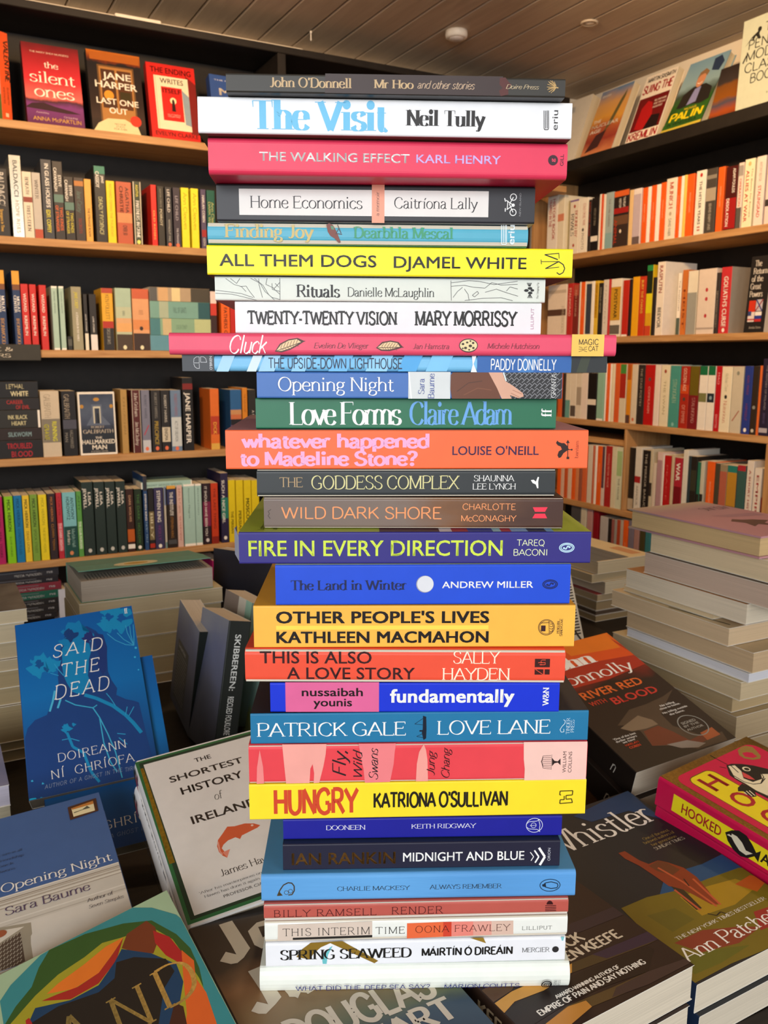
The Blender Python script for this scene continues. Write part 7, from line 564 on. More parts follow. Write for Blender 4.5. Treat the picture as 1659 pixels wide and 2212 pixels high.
('R',4,1.8209,.0316,.2351,-.2326,0,'#2a2238',[('t','THE HISTORY OF POLAND','S','#8a8288',.08,.66,.3,.5),('t','ZAMOYSKI','S','#5a507a',.7,.84,.3,.5),('b',.9,.96,'#b0a8b0')],None,None,'tall dark green spine with lilac grey and purple lettering, fourth shelf of the right bookcase'),
('R',5,2.7912,.0202,.2167,-.558,0,'#e8611f',[],None,None,'orange spine, leftmost of 3 alike, fifth shelf at right'),
('R',5,2.7706,.0176,.2186,-.558,0,'#dcb8a0',[],None,None,'pink spine, fifth shelf of the right bookcase'),
('R',5,2.7488,.0183,.2186,-.558,0,'#cc5a2c',[],None,None,'rust spine, fifth shelf of the right bookcase'),
('R',5,2.7243,.021,.2206,-.558,0,'#e0c4ac',[],None,None,'beige spine, leftmost of 2 alike, fifth shelf at right'),
('R',5,2.7016,.0193,.2208,-.558,0,'#e8611f',[],None,None,'orange spine, second from left of 3 alike, fifth shelf at right'),
('R',5,2.6818,.0163,.2226,-.558,0,'#d98a5a',[],None,None,'amber spine, fifth shelf of the right bookcase'),
('R',5,2.6623,.0161,.2225,-.558,0,'#9a5a44',[],None,None,'brick red spine, fifth shelf of the right bookcase'),
('R',5,2.6348,.0242,.2227,-.558,0,'#d86a3c',[],None,None,'orange spine, rightmost of 3 alike, fifth shelf at right'),
('R',5,2.6049,.0238,.2272,-.558,0,'#d8ccba',[],None,None,'pale pink spine, leftmost of 2 alike, fifth shelf at right'),
('R',5,2.5915,.0101,.2271,-.558,0,'#c86a4a',[],None,None,'thin rust spine, fifth shelf of the right bookcase'),
('R',5,2.5781,.0101,.2283,-.558,0,'#f3ede2',[],None,None,'thin white spine, leftmost of 2 alike, fifth shelf at right'),
('R',5,2.5501,.0247,.2283,-.558,0,'#e8611f',[('t','MODERN CLASSIC','S','#f2b08a',.3,.62,.3,.5)],None,None,'orange spine with pink lettering, fifth shelf of the right bookcase'),
('R',5,2.5335,.015,.2285,-.558,0,'#d8c4b8',[('b',0,.7,'#5a4450')],None,None,'pale pink spine with purple band, fifth shelf of the right bookcase'),
('R',5,2.4959,.0328,.2328,-.558,0,'#ab2a28',[('t','TOMAS PETER WADE','S','#e0a090',.12,.68,.4,.5)],None,None,'thick red spine with pink lettering, fifth shelf of the right bookcase'),
('R',5,2.4696,.0247,.232,-.558,0,'#dcd2b4',[],None,None,'pale pink spine, rightmost of 2 alike, fifth shelf at right'),
('R',5,2.4396,.0281,.2327,-.558,0,'#d8dcc0',[('b',.06,.46,'#a8c48a'),('t','THE HOUSE','S','#4a4438',.5,.85,.4,.5)],None,None,'cream spine with charcoal lettering, fifth shelf of the right bookcase'),
('R',5,2.3845,.0284,.2372,-.558,.01,'#2a2420',[('b',.8,.98,'#b8a890')],None,None,'black spine with tan band, fifth shelf of the right bookcase'),
('R',5,2.342,.0302,.2431,-.558,0,'#dcd4c6',[('b',.44,.54,'#a82828'),('t','ARMOUR','S','#6a645a',.58,.88,.4,.5)],None,None,'pale pink spine with brown lettering, fifth shelf of the right bookcase'),
('R',5,2.3014,.0342,.2349,-.558,0,'#241f1c',[('t','THE MIRROR BARUCH','S','#b9b0a0',.05,.95,.4,.5)],None,None,'thick black spine with beige lettering, fifth shelf of the right bookcase'),
('R',5,2.2854,.0131,.2406,-.558,0,'#c8bca0',[('b',.5,.7,'#3a3028')],None,None,'beige spine with dark brown band, leftmost of 2 alike, fifth shelf at right'),
('R',5,2.2695,.013,.1926,-.558,0,'#d8c8b4',[],None,None,'beige spine, rightmost of 2 alike, fifth shelf at right'),
('R',5,2.2405,.024,.2344,-.558,0,'#dcc0b8',[('b',.12,.9,'#b08a90')],None,None,'pale pink spine with grey band, fifth shelf of the right bookcase'),
('R',5,2.2327,.0049,.2279,-.558,0,'#f3ede2',[],None,None,'thin white spine, rightmost of 2 alike, fifth shelf at right'),
('R',5,2.2022,.0288,.2264,-.558,0,'#b81c1e',[('t','PEACE','S','#d05a54',.15,.7,.35,.5)],None,None,'red spine with rust lettering, fifth shelf of the right bookcase'),
('R',5,2.1864,.0117,.232,-.558,0,'#cdb896',[],None,None,'thin beige spine, fifth shelf of the right bookcase'),
('R',5,2.1496,.0335,.2233,-.558,0,'#b02a38',[('t','WAR','H','#f3ede2',.08,.36,.8,.5),('b',.45,.98,'#7a1820')],None,None,'thick red spine with white lettering, fifth shelf of the right bookcase'),
('R',5,2.1253,.0205,.2533,-.558,0,'#dcd6c8',[],None,None,'tall pale pink spine, fifth shelf of the right bookcase'),
('R',5,2.112,.0097,.2345,-.558,0,'#2e3c42',[],None,None,'thin charcoal spine, fifth shelf of the right bookcase'),
('R',5,2.0854,.025,.2348,-.558,0,'#28241f',[('b',.2,.5,'#3a3a2c')],None,None,'black spine with charcoal band, fifth shelf of the right bookcase'),
('R',5,2.0693,.0123,.2184,-.558,0,'#2c7058',[('b',.5,1,'#2a2a24')],None,None,'thin green spine with black band, fifth shelf of the right bookcase'),
('R',5,2.0532,.0144,.223,-.558,0,'#c8c4ae',[('b',.5,1,'#2e2a26')],None,None,'beige spine with dark brown band, rightmost of 2 alike, fifth shelf at right'),
('R',5,2.0099,.0308,.2251,-.558,0,'#e8611f',[('t','MODERN CLASSIC','S','#f2b08a',.3,.62,.3,.5)],None,None,'thick orange spine with pink lettering, fifth shelf of the right bookcase'),
('R',5,1.9906,.0168,.2217,-.558,0,'#4a4434',[],None,None,'charcoal spine, fifth shelf of the right bookcase'),
('R',5,1.9592,.0289,.2199,-.558,0,'#948468',[('b',.1,.95,'#b0604a')],None,None,'khaki spine with brick red band, fifth shelf of the right bookcase'),
('R',5,1.9201,.0376,.2206,-.558,0,'#4a463c',[('b',0,.1,'#2a7a70'),('b',.1,.6,'#b8862c'),('b',.62,.7,'#b0321e'),('b',.7,1,'#d8962a')],None,None,'thick charcoal spine with gold band, fifth shelf of the right bookcase'),
('R',5,1.8872,.0314,.2259,-.558,0,'#3a5a54',[('b',0,.08,'#a82c34'),('b',.64,.7,'#d8a830'),('b',.7,1,'#2c7078')],None,None,'thick charcoal spine with teal band, fifth shelf of the right bookcase'),
('R',5,1.8579,.0249,.244,-.558,0,'#dcd0c2',[('t','A SHORT HISTORY','B','#a84a44',.12,.86,.4,.5)],None,None,'pale pink spine with brick red lettering, leftmost of 2 alike, fifth shelf at right'),
('R',5,1.827,.0267,.2239,-.558,0,'#dfd4c6',[('t','EMPIRES','B','#a84a44',.1,.86,.45,.5)],None,None,'pale pink spine with brick red lettering, rightmost of 2 alike, fifth shelf at right'),
('R',5,1.8091,.0149,.2236,-.558,0,'#8a7a6a',[('b',.4,.6,'#7a1c1c'),('b',.6,1,'#2a221e')],None,None,'lilac grey spine with black band, fifth shelf of the right bookcase'),
('R',6,2.6586,.0568,.2957,-.878,0,'#4a4a4e',[('b',.2,.4,'#8a8a8c')],None,None,'thick charcoal spine with grey band, lowest visible shelf of the right bookcase'),
('R',6,2.6266,.0297,.295,-.878,0,'#c9c2ae',[('b',.3,.6,'#4a443c')],None,None,'beige spine with charcoal band, lowest visible shelf of the right bookcase'),
('R',6,2.5905,.0283,.2968,-.878,0,'#b88a88',[],None,None,'tan spine, lowest visible shelf of the right bookcase'),
('R',6,2.5552,.0278,.2985,-.878,0,'#8a1420',[],None,None,'maroon spine, lowest visible shelf of the right bookcase'),
('R',6,2.5017,.0409,.2787,-.878,0,'#b8b2b0',[],None,None,'thick beige spine, lowest visible shelf of the right bookcase'),
('R',6,2.4827,.015,.2783,-.878,0,'#2a2422',[],None,None,'black spine, lowest visible shelf of the right bookcase'),
('R',6,2.4673,.0123,.2775,-.878,0,'#9a5a54',[],None,None,'thin brick red spine, lowest visible shelf of the right bookcase'),
('R',6,2.4519,.0122,.2782,-.878,0,'#a09a94',[],None,None,'thin grey spine, lowest visible shelf of the right bookcase'),
('R',6,2.4342,.0159,.2808,-.878,0,'#b0482c',[],None,None,'brick red spine, lowest visible shelf of the right bookcase'),
('R',6,2.4191,.0132,.2817,-.878,0,'#b8aa9a',[],None,None,'thin beige spine, lowest visible shelf of the right bookcase'),
('R',6,2.3932,.0228,.2851,-.878,0,'#e8611f',[('t','MODERN CLASSIC','S','#f2b08a',.3,.62,.3,.5)],None,None,'orange spine with pink lettering, lowest visible shelf of the right bookcase'),
('R',6,2.3624,.0263,.2863,-.878,0,'#7a7282',[],None,None,'steel blue spine, lowest visible shelf of the right bookcase'),
('R',6,2.3358,.0235,.2874,-.878,0,'#a8807a',[],None,None,'khaki spine, lowest visible shelf of the right bookcase'),
('R',6,2.3059,.0234,.2889,-.878,0,'#4a4428',[],None,None,'charcoal spine, lowest visible shelf of the right bookcase'),
('R',6,2.2803,.0216,.2899,-.878,0,'#3a7a80',[],None,None,'teal spine, lowest visible shelf of the right bookcase')]
LYING = [
('L',3,.6608,.1941,.0476,.0202,'#5f93a4',[('b',.3,.6,'#6a7f96')],'sea blue spine lying flat, lowest of the pile on the third shelf at left'),
('L',3,.6623,.1957,.0521,.0682,'#86a98c',[('b',0,.16,'#4a7f86'),('b',.2,.34,'#c8b48a'),('t','EDGE OF ETERNITY','R','#4a6a5a',.42,.6,.3,.5),('b',.72,1,'#b8c290')],'sage green spine lying flat, second of the pile on the third shelf at left'),
('L',3,.6636,.1914,.052,.1207,'#78a498',[('b',.15,.3,'#a8b49a'),('t','FALL OF GIANTS','R','#2c3c38',.38,.6,.4,.5),('b',.8,1,'#305a60')],'teal green spine lying flat, third of the pile on the third shelf at left'),
('L',3,.6644,.1907,.0423,.1731,'#b09a7c',[('b',0,.12,'#5a5a58'),('b',.14,.3,'#d0a878'),('b',.36,.5,'#e0cc98'),('b',.68,1,'#4a4438')],'sunset beige spine lying flat, fourth of the pile on the third shelf at left'),
('L',4,.1403,.1838,.0539,-.3,'#211e1e',[('t','TROUBLED','B','#b82a34',.46,.84,.4,.7),('t','BLOOD','B','#b82a34',.52,.84,.42,.25)],'black red-lettered spine lying flat, lowest of the pile on the fourth shelf at left'),
('L',4,.1442,.1793,.0355,-.2457,'#2c211e',[('t','SILKWORM','B','#8aa8ac',.48,.84,.5,.5)],'black grey-lettered spine lying flat, second of the pile on the fourth shelf at left'),
('L',4,.1442,.1774,.0531,-.2098,'#2c2a26',[('b',.965,1,'#f3ede2'),('t','INK BLACK','B','#d8d0a0',.5,.8,.3,.62),('t','HEART','B','#d8d0a0',.55,.78,.3,.28)],'white-edged black spine lying flat, third of the pile on the fourth shelf at left'),
('L',4,.148,.1743,.0351,-.1563,'#241f1e',[('t','CAREER','B','#b83028',.48,.74,.42,.68),('t','OF EVIL','B','#b83028',.62,.84,.42,.25)],'black scarlet-lettered spine lying flat, fourth of the pile on the fourth shelf at left'),
('L',4,.1468,.1737,.0485,-.1208,'#1c1a1a',[('t','LETHAL','B','#efe6b8',.5,.78,.4,.7),('t','WHITE','B','#efe6b8',.56,.84,.4,.27)],'black cream-lettered spine lying flat, fifth of the pile on the fourth shelf at left')]
LOWPILE = [
(.0827,.2525,.0211,-.8034,'#242124',0),
(.0938,.2518,.0217,-.7819,'#262426',1),
(.0954,.2529,.0202,-.7598,'#232224',2),
(.0968,.2554,.0245,-.7392,'#1d5a4c',3),
(.0986,.2536,.0245,-.7143,'#7a2a3a',4),
(.1004,.2437,.02,-.6894,'#23222a',5),
(.1018,.2448,.0258,-.669,'#2c2c34',6)]
FACED = {'silent':((.4189,2.841,2.0146),(1,0,0),(0,.2419,.9703),(0,-.9703,.2419),.1574,.2397),'jane':((.5975,2.8396,2.018),(1,0,0),(0,.225,.9744),(0,-.9744,.225),.1569,.2457),'ending':((.7686,2.8385,2.0129),(1,0,0),(0,.225,.9744),(0,-.9744,.225),.15,.2353),'blue':((.9631,2.8377,2.0094),(1,0,0),(0,.225,.9744),(0,-.9744,.225),.1441,.2281),'hall':((.4877,2.8111,1.0375),(1,0,0),(0,.0523,.9986),(0,-.9986,.0523),.1101,.1937),'nuclear':((2.3558,2.67,2.118),(0,-1,0),(.3746,0,.9272),(-.9272,0,.3746),.1709,.2657),'kremlin':((2.3515,2.4397,2.1133),(0,-1,0),(.3584,0,.9336),(-.9336,0,.3584),.1519,.2539),'palin':((2.3668,2.2576,2.1141),(0,-1,0),(.454,0,.891),(-.891,0,.454),.1719,.2678),'white':((2.3466,2.8964,2.1197),(0,-1,0),(.309,0,.9511),(-.9511,0,.309),.2144,.2627),'brown':((2.3477,2.0911,2.0775),(0,-1,0),(.2756,0,.9613),(-.9613,0,.2756),.1306,.172),'pmc':((2.3047,1.9105,2.123),(0,-1,0),(.0523,0,.9986),(-.9986,0,.0523),.2304,.2567),'powers':((2.306,1.8965,1.4376),(0,-1,0),(.0698,0,.9976),(-.9976,0,.0698),.0752,.2302)}
# ------------------------------------------------------------------ the shop: floor, ceiling, walls, bookcases, table
X0, Y0, DEP = 2.294, 2.80, .225
CEIL = ZC + 1.064
WOOD_X = wood_mat('oak_boards_along_wall', '#a8794a', '#c79a66', (2.5, 30, 30)); WOOD_Y = wood_mat('oak_boards_side_wall', '#a8794a', '#c79a66', (30, 2.5, 30)); WOOD_Z = wood_mat('oak_uprights', '#a8794a', '#c39560', (30, 30, 2.5))
BLACK = wood_mat('black_painted_board', '#1b1714', '#221d19', (8, 8, 8), .55); DARK = wood_mat('dark_stained_table', '#15100c', '#241b14', (3, 30, 30), .5)
CEILM = wood_mat('painted_ceiling_boards', '#b9a791', '#c9b8a2', (14, 1.2, 14), .6); PLASTER = M('#e6dcc8', .8, noise=.03, scale=8)
def struct(name, mb): return tag(mb.build(name), kind='structure')
mb = MB(); mb.box((-2.2, -2.6, -.04), (2.75, 3.25, 0), wood_mat('floor_boards', '#5a4632', '#6e5840', (3, 40, 40), .5)); struct('floor', mb)
mb = MB(); x = 1.121 - 27 * .1247
while x < 2.80:
    mb.bbox((x + .0022, -2.6, CEIL), (min(x + .1225, 2.82), 3.25, CEIL + .018), CEILM, .0035); x += .1247
mb.box((-2.3, -2.6, CEIL + .0145), (2.82, 3.25, CEIL + .03), M('#7a6a58', .8)); struct('ceiling', mb)
mb = MB(); mb.box((-2.2, Y0 + DEP + .03, 0), (2.75, Y0 + DEP + .13, CEIL), PLASTER); struct('wall_left', mb)
mb = MB(); mb.box((X0 + DEP + .03, -2.6, 0), (X0 + DEP + .13, Y0 + DEP + .03, CEIL), PLASTER); struct('wall_right', mb)
# bookcase along the left wall
LZ = {k: v + ZC for k, v in {1: .6575, 2: .340, 3: .0202, 4: -.300, 5: -.618, 6: -.938}.items()}
RZ = {k: v + ZC for k, v in {1: .754, 2: .402, 3: .082, 4: -.2326, 5: -.558, 6: -.878}.items()}
XL0, XL1 = -.62, 2.285
bc = empty('bookcase', Matrix.Translation((.8, Y0 + DEP / 2, 0))); tag(bc, 'long dark bookcase with oak shelf fronts and black top board, along the left wall', 'bookcase')
def part(nm, m, parent, off):
    m.v = [(v[0] - off[0], v[1] - off[1], v[2] - off[2]) for v in m.v]; return m.build(nm, parent)
LO = (.8, Y0 + DEP / 2, 0)
for k in range(1, 7):
    m = MB(); m.bbox((XL0, Y0, LZ[k] - .0225), (XL1, Y0 + .022, LZ[k]), WOOD_X, .0015); m.box((XL0, Y0 + .022, LZ[k] - .0225), (XL1, Y0 + DEP, LZ[k]), WOOD_X); part('shelf', m, bc, LO)
m = MB(); m.bbox((XL0, Y0, ZC + .957), (XL1, Y0 + DEP, ZC + .979), BLACK, .002); part('top_board', m, bc, LO)
m = MB(); m.box((XL0, Y0 + DEP, .0), (XL1, Y0 + DEP + .012, ZC + .979), BLACK); part('back_panel', m, bc, LO)
for xa in (XL0, 1.099):
    m = MB(); m.bbox((xa, Y0 - .0004, .0), (xa + .028, Y0 + DEP - .001, ZC + .957), BLACK, .002); part('upright', m, bc, LO)
mb = MB(); mb.bbox((.33, Y0 + .03, ZC + .979), (1.2, Y0 + .045, ZC + .992), M('#d9cdb8', .7), .002); mb.bbox((.60, Y0 + .018, ZC + .979), (.735, Y0 + .03, ZC + .994), M('#e2d8c6', .7), .002); tag(mb.build('trim_1'), kind='structure')
# bookcase along the right wall
bc = empty('bookcase', Matrix.Translation((X0 + DEP / 2, 2.0, 0))); tag(bc, 'dark bookcase with oak shelf fronts under the white wall strip, along the right wall', 'bookcase')
RO = (X0 + DEP / 2, 2.0, 0); YA, YB = .95, Y0 + DEP
for k in range(1, 7):
    m = MB(); a = .040 if k == 1 else .0225
    mt = BLACK if k == 1 else WOOD_Y
    m.bbox((X0, YA, RZ[k] - a), (X0 + .022, YB - .013, RZ[k]), mt, .0015); m.box((X0 + .022, YA, RZ[k] - a), (X0 + DEP, YB - .013, RZ[k]), mt); part('shelf', m, bc, RO)
m = MB(); m.box((X0 + DEP, YA, 0), (X0 + DEP + .012, YB, RZ[1]), BLACK); part('back_panel', m, bc, RO)
m = MB(); m.box((X0, YB - .012, 0), (X0 + DEP, YB, RZ[1] - .04), WOOD_Z); part('end_panel', m, bc, RO)
for ya, z0, z1 in ((1.79, 0, RZ[4] - .0225), (.95, 0, RZ[1] - .04), (2.417, RZ[5], RZ[4] - .0225)):
    m = MB(); m.bbox((X0 + .0006, ya, z0), (X0 + DEP - .002, ya + (.024 if z0 == 0 else .012), z1), WOOD_Z, .0015); part('upright', m, bc, RO)
m = MB(); m.bbox((X0 + .03, 2.43, ZC - .3225), (X0 + DEP - .004, YB - .014, ZC - .3005), WOOD_Y, .0015); part('inset_shelf', m, bc, RO)
# display table, two tiers
TZ = ZC - .5365
tb = empty('display_table', Matrix.Translation((.7, 1.05, 0))); tag(tb, 'dark stained two-tier display table heaped with books', 'table')
TO = (.7, 1.05, 0)
m = MB(); m.bbox((-.28, .33, TZ - .035), (1.75, 1.72, TZ), DARK, .003); part('table_top', m, tb, TO)
m = MB(); m.bbox((-.25, .36, TZ - .11), (1.72, 1.69, TZ - .035), DARK, .003); part('apron', m, tb, TO)
for lx in (-.22, 1.61):
    for ly in (.39, 1.58):
        m = MB(); m.bbox((lx, ly, 0), (lx + .08, ly + .08, TZ - .11), DARK, .004); part('leg', m, tb, TO)
# ceiling fittings
dt = empty('smoke_detector', Matrix.Translation((1.668, 2.64, CEIL))); tag(dt, 'small round white detector on the boarded ceiling', 'detector')
m = MB(); m.lathe([(.036, 0), (.037, -.012), (.035, -.020), (.030, -.0225)], 28, M('#efe6d8', .5)); m.build('housing', dt, True)
m = MB(); m.lathe([(.024, -.022), (.0225, -.026), (.012, -.0295), (.002, -.030)], 24, M('#c9bdb4', .35)); m.build('lens', dt, True)
dl = empty('ceiling_downlight', Matrix.Translation((2.0, 2.37, CEIL))); tag(dl, 'faint round ceiling fitting nearest the white wall strip', 'ceiling light')
m = MB(); m.lathe([(.028, 0), (.028, -.004), (.021, -.006), (.019, -.001)], 24, M('#cdbda6', .5)); m.build('ring', dl, True)
m = MB(); m.lathe([(.018, -.001), (.018, -.004), (.004, -.006)], 20, M('#e6dac4', .3)); m.build('cover', dl, True)
hk = MB(); hk.lathe([(.0035, 0), (.0035, -.006), (.0018, -.008), (.0018, -.022), (.0032, -.026), (.0005, -.03)], 10, M('#e8ded0', .4), (1.245, 2.87, CEIL)); tag(hk.build('ceiling_hook'), 'tiny white hook hanging from a ceiling board groove', 'hook')
# shelf sign
sg = empty('shelf_sign', Matrix.Translation((.333, Y0 - .012, ZC - .0112))); tag(sg, 'charcoal shelf sign with cream serif capitals on the third shelf edge at left', 'sign')
m = MB(); m.bbox((-.30, 0, 0), (0, .011, .047), M('#3b3933', .6), .0015); m.build('panel', sg)
m = MB(); fn = lambda x, y, l: (x, -.0002, y)
deco(m, [('t', 'CRIME &', 'R', -.205, -.076, .0275, .0105, '#e8dcc4'), ('t', 'THRILLERS', 'R', -.235, -.0825, .0095, .0100, '#e8dcc4')], fn); m.build('lettering', sg)
# ------------------------------------------------------------------ printed pictures that fade from one colour to another
ramp_mat('@wild', 'X', -.102, .102, [(0, '#75655e'), (.45, '#7d6b60'), (.62, '#7a5336'), (.8, '#5e4030'), (1, '#4a3028')], 22, .22, .38, (1, 1, 2))
ramp_mat('@linen', 'X', -.11, .11, [(0, '#5b9edb'), (.4, '#64a8e4'), (.7, '#5698d6'), (1, '#5b9fe0')], 3, .3, .6, (12, 12, 700))
ramp_mat('@said', 'X', -.108, .108, [(0, '#0a58a0'), (.45, '#0d6aae'), (.75, '#12508e'), (1, '#173c78')], 12, .08)
ramp_mat('@jo', 'X', -.117, .117, [(0, '#292320'), (.22, '#3a2f28'), (.34, '#8a6444'), (.55, '#85704e'), (.66, '#5e664e'), (.72, '#33485a'), (1, '#2c4256')], 16, .1)
ramp_mat('@river', 'X', -.117, .117, [(0, '#e0701e'), (.2, '#c83c1a'), (.33, '#7a2418'), (.42, '#2a1c16'), (1, '#221914')], 22, .1)
ramp_mat('@silent', 'X', -.12, .12, [(0, '#6a1e22'), (.2, '#a8242a'), (.45, '#d03038'), (.66, '#e06a60'), (.70, '#4a2a34'), (.76, '#7a3a78'), (1, '#5e2a52')], 30, .05)
ramp_mat('@jane', 'X', -.12, .12, [(0, '#b8641e'), (.1, '#7a3414'), (.14, '#1f1c1e'), (.6, '#2a1c18'), (.85, '#3a2a24'), (1, '#1c1a18')], 26, .07)
ramp_mat('@nuclear', 'X', -.13, .13, [(0, '#6a86a8'), (.2, '#d8a060'), (.45, '#e0a040'), (.6, '#b86038'), (.8, '#9a3c30'), (1, '#d88858')], 14, .12)
ramp_mat('@palin', 'X', -.13, .13, [(0, '#7aa0b8'), (.35, '#8aa8b0'), (.5, '#3c4a3c'), (.62, '#2c5a1c'), (.75, '#244a1a'), (1, '#1f3a18')], 26, .08)
ramp_mat('@brown', 'X', -.09, .09, [(0, '#2a2220'), (.3, '#3a3230'), (.36, '#7a4a1e'), (.62, '#8a5018'), (.7, '#4a4a5a'), (.85, '#a04a1e'), (1, '#3a2a22')], 20, .1)
ramp_mat('@hall', 'X', -.1, .1, [(0, '#2c3448'), (.3, '#4a5468'), (.5, '#3a4258'), (.62, '#1c2028'), (1, '#1a1a20')], 30, .15)
ramp_mat('@mizen', 'X', -.1, .1, [(0, '#8a8c96'), (.3, '#6a7090'), (.55, '#5c5f70'), (1, '#3a3a40')], 16, .22)
ramp_mat('@beara', 'X', -.1, .1, [(0, '#a8b83c'), (.3, '#b0bc50'), (.42, '#a8ccc0'), (.6, '#98c0b0'), (.7, '#b8bc5a'), (1, '#b0b8a0')], 30, .1)
ramp_mat('@redland', 'X', -.1, .1, [(0, '#5a4048'), (.4, '#7a5650'), (.55, '#8a3a24'), (.75, '#6a2c1e'), (1, '#33201c')], 12, .15)
ramp_mat('@photo', 'X', -.12, .12, [(0, '#7a7468'), (.4, '#4a443e'), (.6, '#8a8070'), (1, '#5a5046')], 24, .4)
ramp_mat('@pinkcover', 'X', -.12, .12, [(0, '#b98890'), (.5, '#b08088'), (.8, '#9a7a84'), (1, '#a89a84')], 10, .12)
_cm = cmat
def cmat(c): return MATS[c] if isinstance(c, str) and c in MATS else _cm(c)
# ------------------------------------------------------------------ the tall stack
for (nm, label, o, ex, ey, L, t, sp, parts, kw) in STACK:
    ez = Vector(ex).cross(Vector(ey)); w_ = L * .645
    ps = [(p[0], p[1], p[2], p[3] if len(p) > 3 else None) for p in parts]
    bk = book(nm, axes(o, ex, ey, ez), L, w_, t - .0003, sp, kw.get('front'), kw.get('back'), hard=bool(kw.get('hard')), r=kw.get('r'), bulge=kw.get('bulge', 0.), parts=ps, label=label, group='books in the tall stack')
    if 'indigo' in label:
        m = MB(); s = lambda px: (px - 515.8) / 761.7 * L
        items = [('r', .0, L - s(b), .030, L - s(a), c) for a, b, c in ((818, 948, '#4a1c28'), (948, 975, '#d9d4dc'), (975, 1010, '#a01c38'), (1010, 1064, '#2c3c9a'), (1064, 1082, '#9ac8d8'), (1082, 1104, '#b02840'), (1104, 1140, '#8ab0e0'), (1140, 1180, '#242c50'), (1180, 1196, '#7ab0e0'))]
        items += [('t', 'Luminous and', 'S', .008, .036, L - .016, .0045, '#3a4418'), ('t', 'unforgettable', 'S', .008, .034, L - .025, .0045, '#3a4418')]
        deco(m, items, surf(L, w_, t - .0003, 'f')); m.build('cover_picture', bk)
        m = MB(); pc = M('#b9bfd8', .5)
        v = [(-L / 2 - .0005, .004, t * .80), (-L / 2 - .0005, .004, .0006), (-L / 2 - .006, .022, t * .92), (-L / 2 - .006, .022, .002), (-L / 2 - .0085, .050, t * .74), (-L / 2 - .0085, .050, t * .2)]
        e = .0004; v2 = [(x + e, y + e, z) for x, y, z in v]
        m.add(v + v2, [(0, 1, 3, 2), (2, 3, 5, 4), (6, 8, 9, 7), (8, 10, 11, 9), (0, 2, 8, 6), (2, 4, 10, 8), (1, 7, 9, 3), (3, 9, 11, 5), (4, 5, 11, 10), (0, 6, 7, 1)], pc); o_ = m.build('jacket_flap', bk); o_['label'] = 'pale lavender paper flap'
# ------------------------------------------------------------------ books lying and leaning on the table
for (nm, label, o, u, v, n, w_, h_, t, sp, fr, bkc, parts, kw) in TABLE:
    book(nm, place(o, u, v, n, w_, t), h_, w_, t, sp, fr, bkc, page=kw.get('page', '#d6cbb8'), hard=bool(kw.get('hard')), bulge=kw.get('bulge', 0.), parts=[(p[0], p[1], p[2], p[3] if len(p) > 3 else None) for p in parts], label=label, group=None)
# ------------------------------------------------------------------ shelf books
def shelf_parts(seg, L, t):
    out = []; k = 0
    for s in seg:
        if s[0] == 'b': out.append(('r', s[1] * L, .0006, s[2] * L, t - .0006, s[3]))
        elif s[0] == 't':
            _, tx, st, col, f0, f1, size, pos = s; cap = min(size * t, .022) * .78
            out.append(('t', tx, st, f0 * L, f1 * L, pos * t - cap / 2, cap, col))
        elif s[0] == 'e': out.append(('e', s[1] * L, t / 2, min(t * .26, .0065), min(t * .26, .0055), s[2]))
        elif s[0] == 'l': out.append(('l', [(s[1] * L, t * .8), (s[2] * L, t * .2)], .003, s[3]))
    return out
PG = ['#d8ccb4', '#cfc0a4', '#ddd3c0']
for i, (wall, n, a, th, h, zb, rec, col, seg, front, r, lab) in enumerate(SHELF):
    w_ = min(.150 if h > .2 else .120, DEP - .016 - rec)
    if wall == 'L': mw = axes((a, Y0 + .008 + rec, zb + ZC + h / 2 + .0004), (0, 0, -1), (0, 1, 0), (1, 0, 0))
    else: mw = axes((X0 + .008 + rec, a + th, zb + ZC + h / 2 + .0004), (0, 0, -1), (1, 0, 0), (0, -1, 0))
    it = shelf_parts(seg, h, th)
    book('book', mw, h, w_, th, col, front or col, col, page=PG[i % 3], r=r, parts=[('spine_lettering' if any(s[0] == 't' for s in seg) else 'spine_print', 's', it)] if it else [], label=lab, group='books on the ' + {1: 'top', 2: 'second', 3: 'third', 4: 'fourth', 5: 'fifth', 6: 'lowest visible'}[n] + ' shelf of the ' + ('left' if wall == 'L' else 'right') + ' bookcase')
for (wall, n, x, L, t, z, col, seg, lab) in LYING:
    it = shelf_parts(seg, L, t)
    book('book', axes((x + L / 2, Y0 + .009, z + ZC + .0004), (1, 0, 0), (0, 1, 0), (0, 0, 1)), L, .118, t, col, parts=[('spine_lettering' if any(s[0] == 't' for s in seg) else 'spine_print', 's', it)] if it else [], label=lab, group='flat pile on the %s shelf' % {3: 'third', 4: 'fourth'}[n])
ORDN = ['lowest', 'sixth from the top', 'fifth from the top', 'fourth from the top', 'third from the top', 'second from the top', 'topmost']
for (x, L, t, z, col, k) in LOWPILE:
    it = [('t', 'FREIDA McFADDEN', 'B', L * .48, L * .80, t * .2, t * .3, '#c8ccd0'), ('t', 'ns', 'B', L * .86, L * .93, t * .35, t * .35, '#a8acb4'), ('r', L * .3, t * .7, L * .74, t * .78, '#6a6c74')]
    book('book', axes((x + L / 2, Y0 + .009, z + ZC + .0004), (1, 0, 0), (0, 1, 0), (0, 0, 1)), L, .14, t, col, parts=[('spine_lettering', 's', it)], label='flat %s spine, %s in the dark pile behind the table' % ('maroon' if k == 4 else 'bottle green' if k == 3 else 'charcoal', ORDN[k]), group='dark flat pile behind the table')
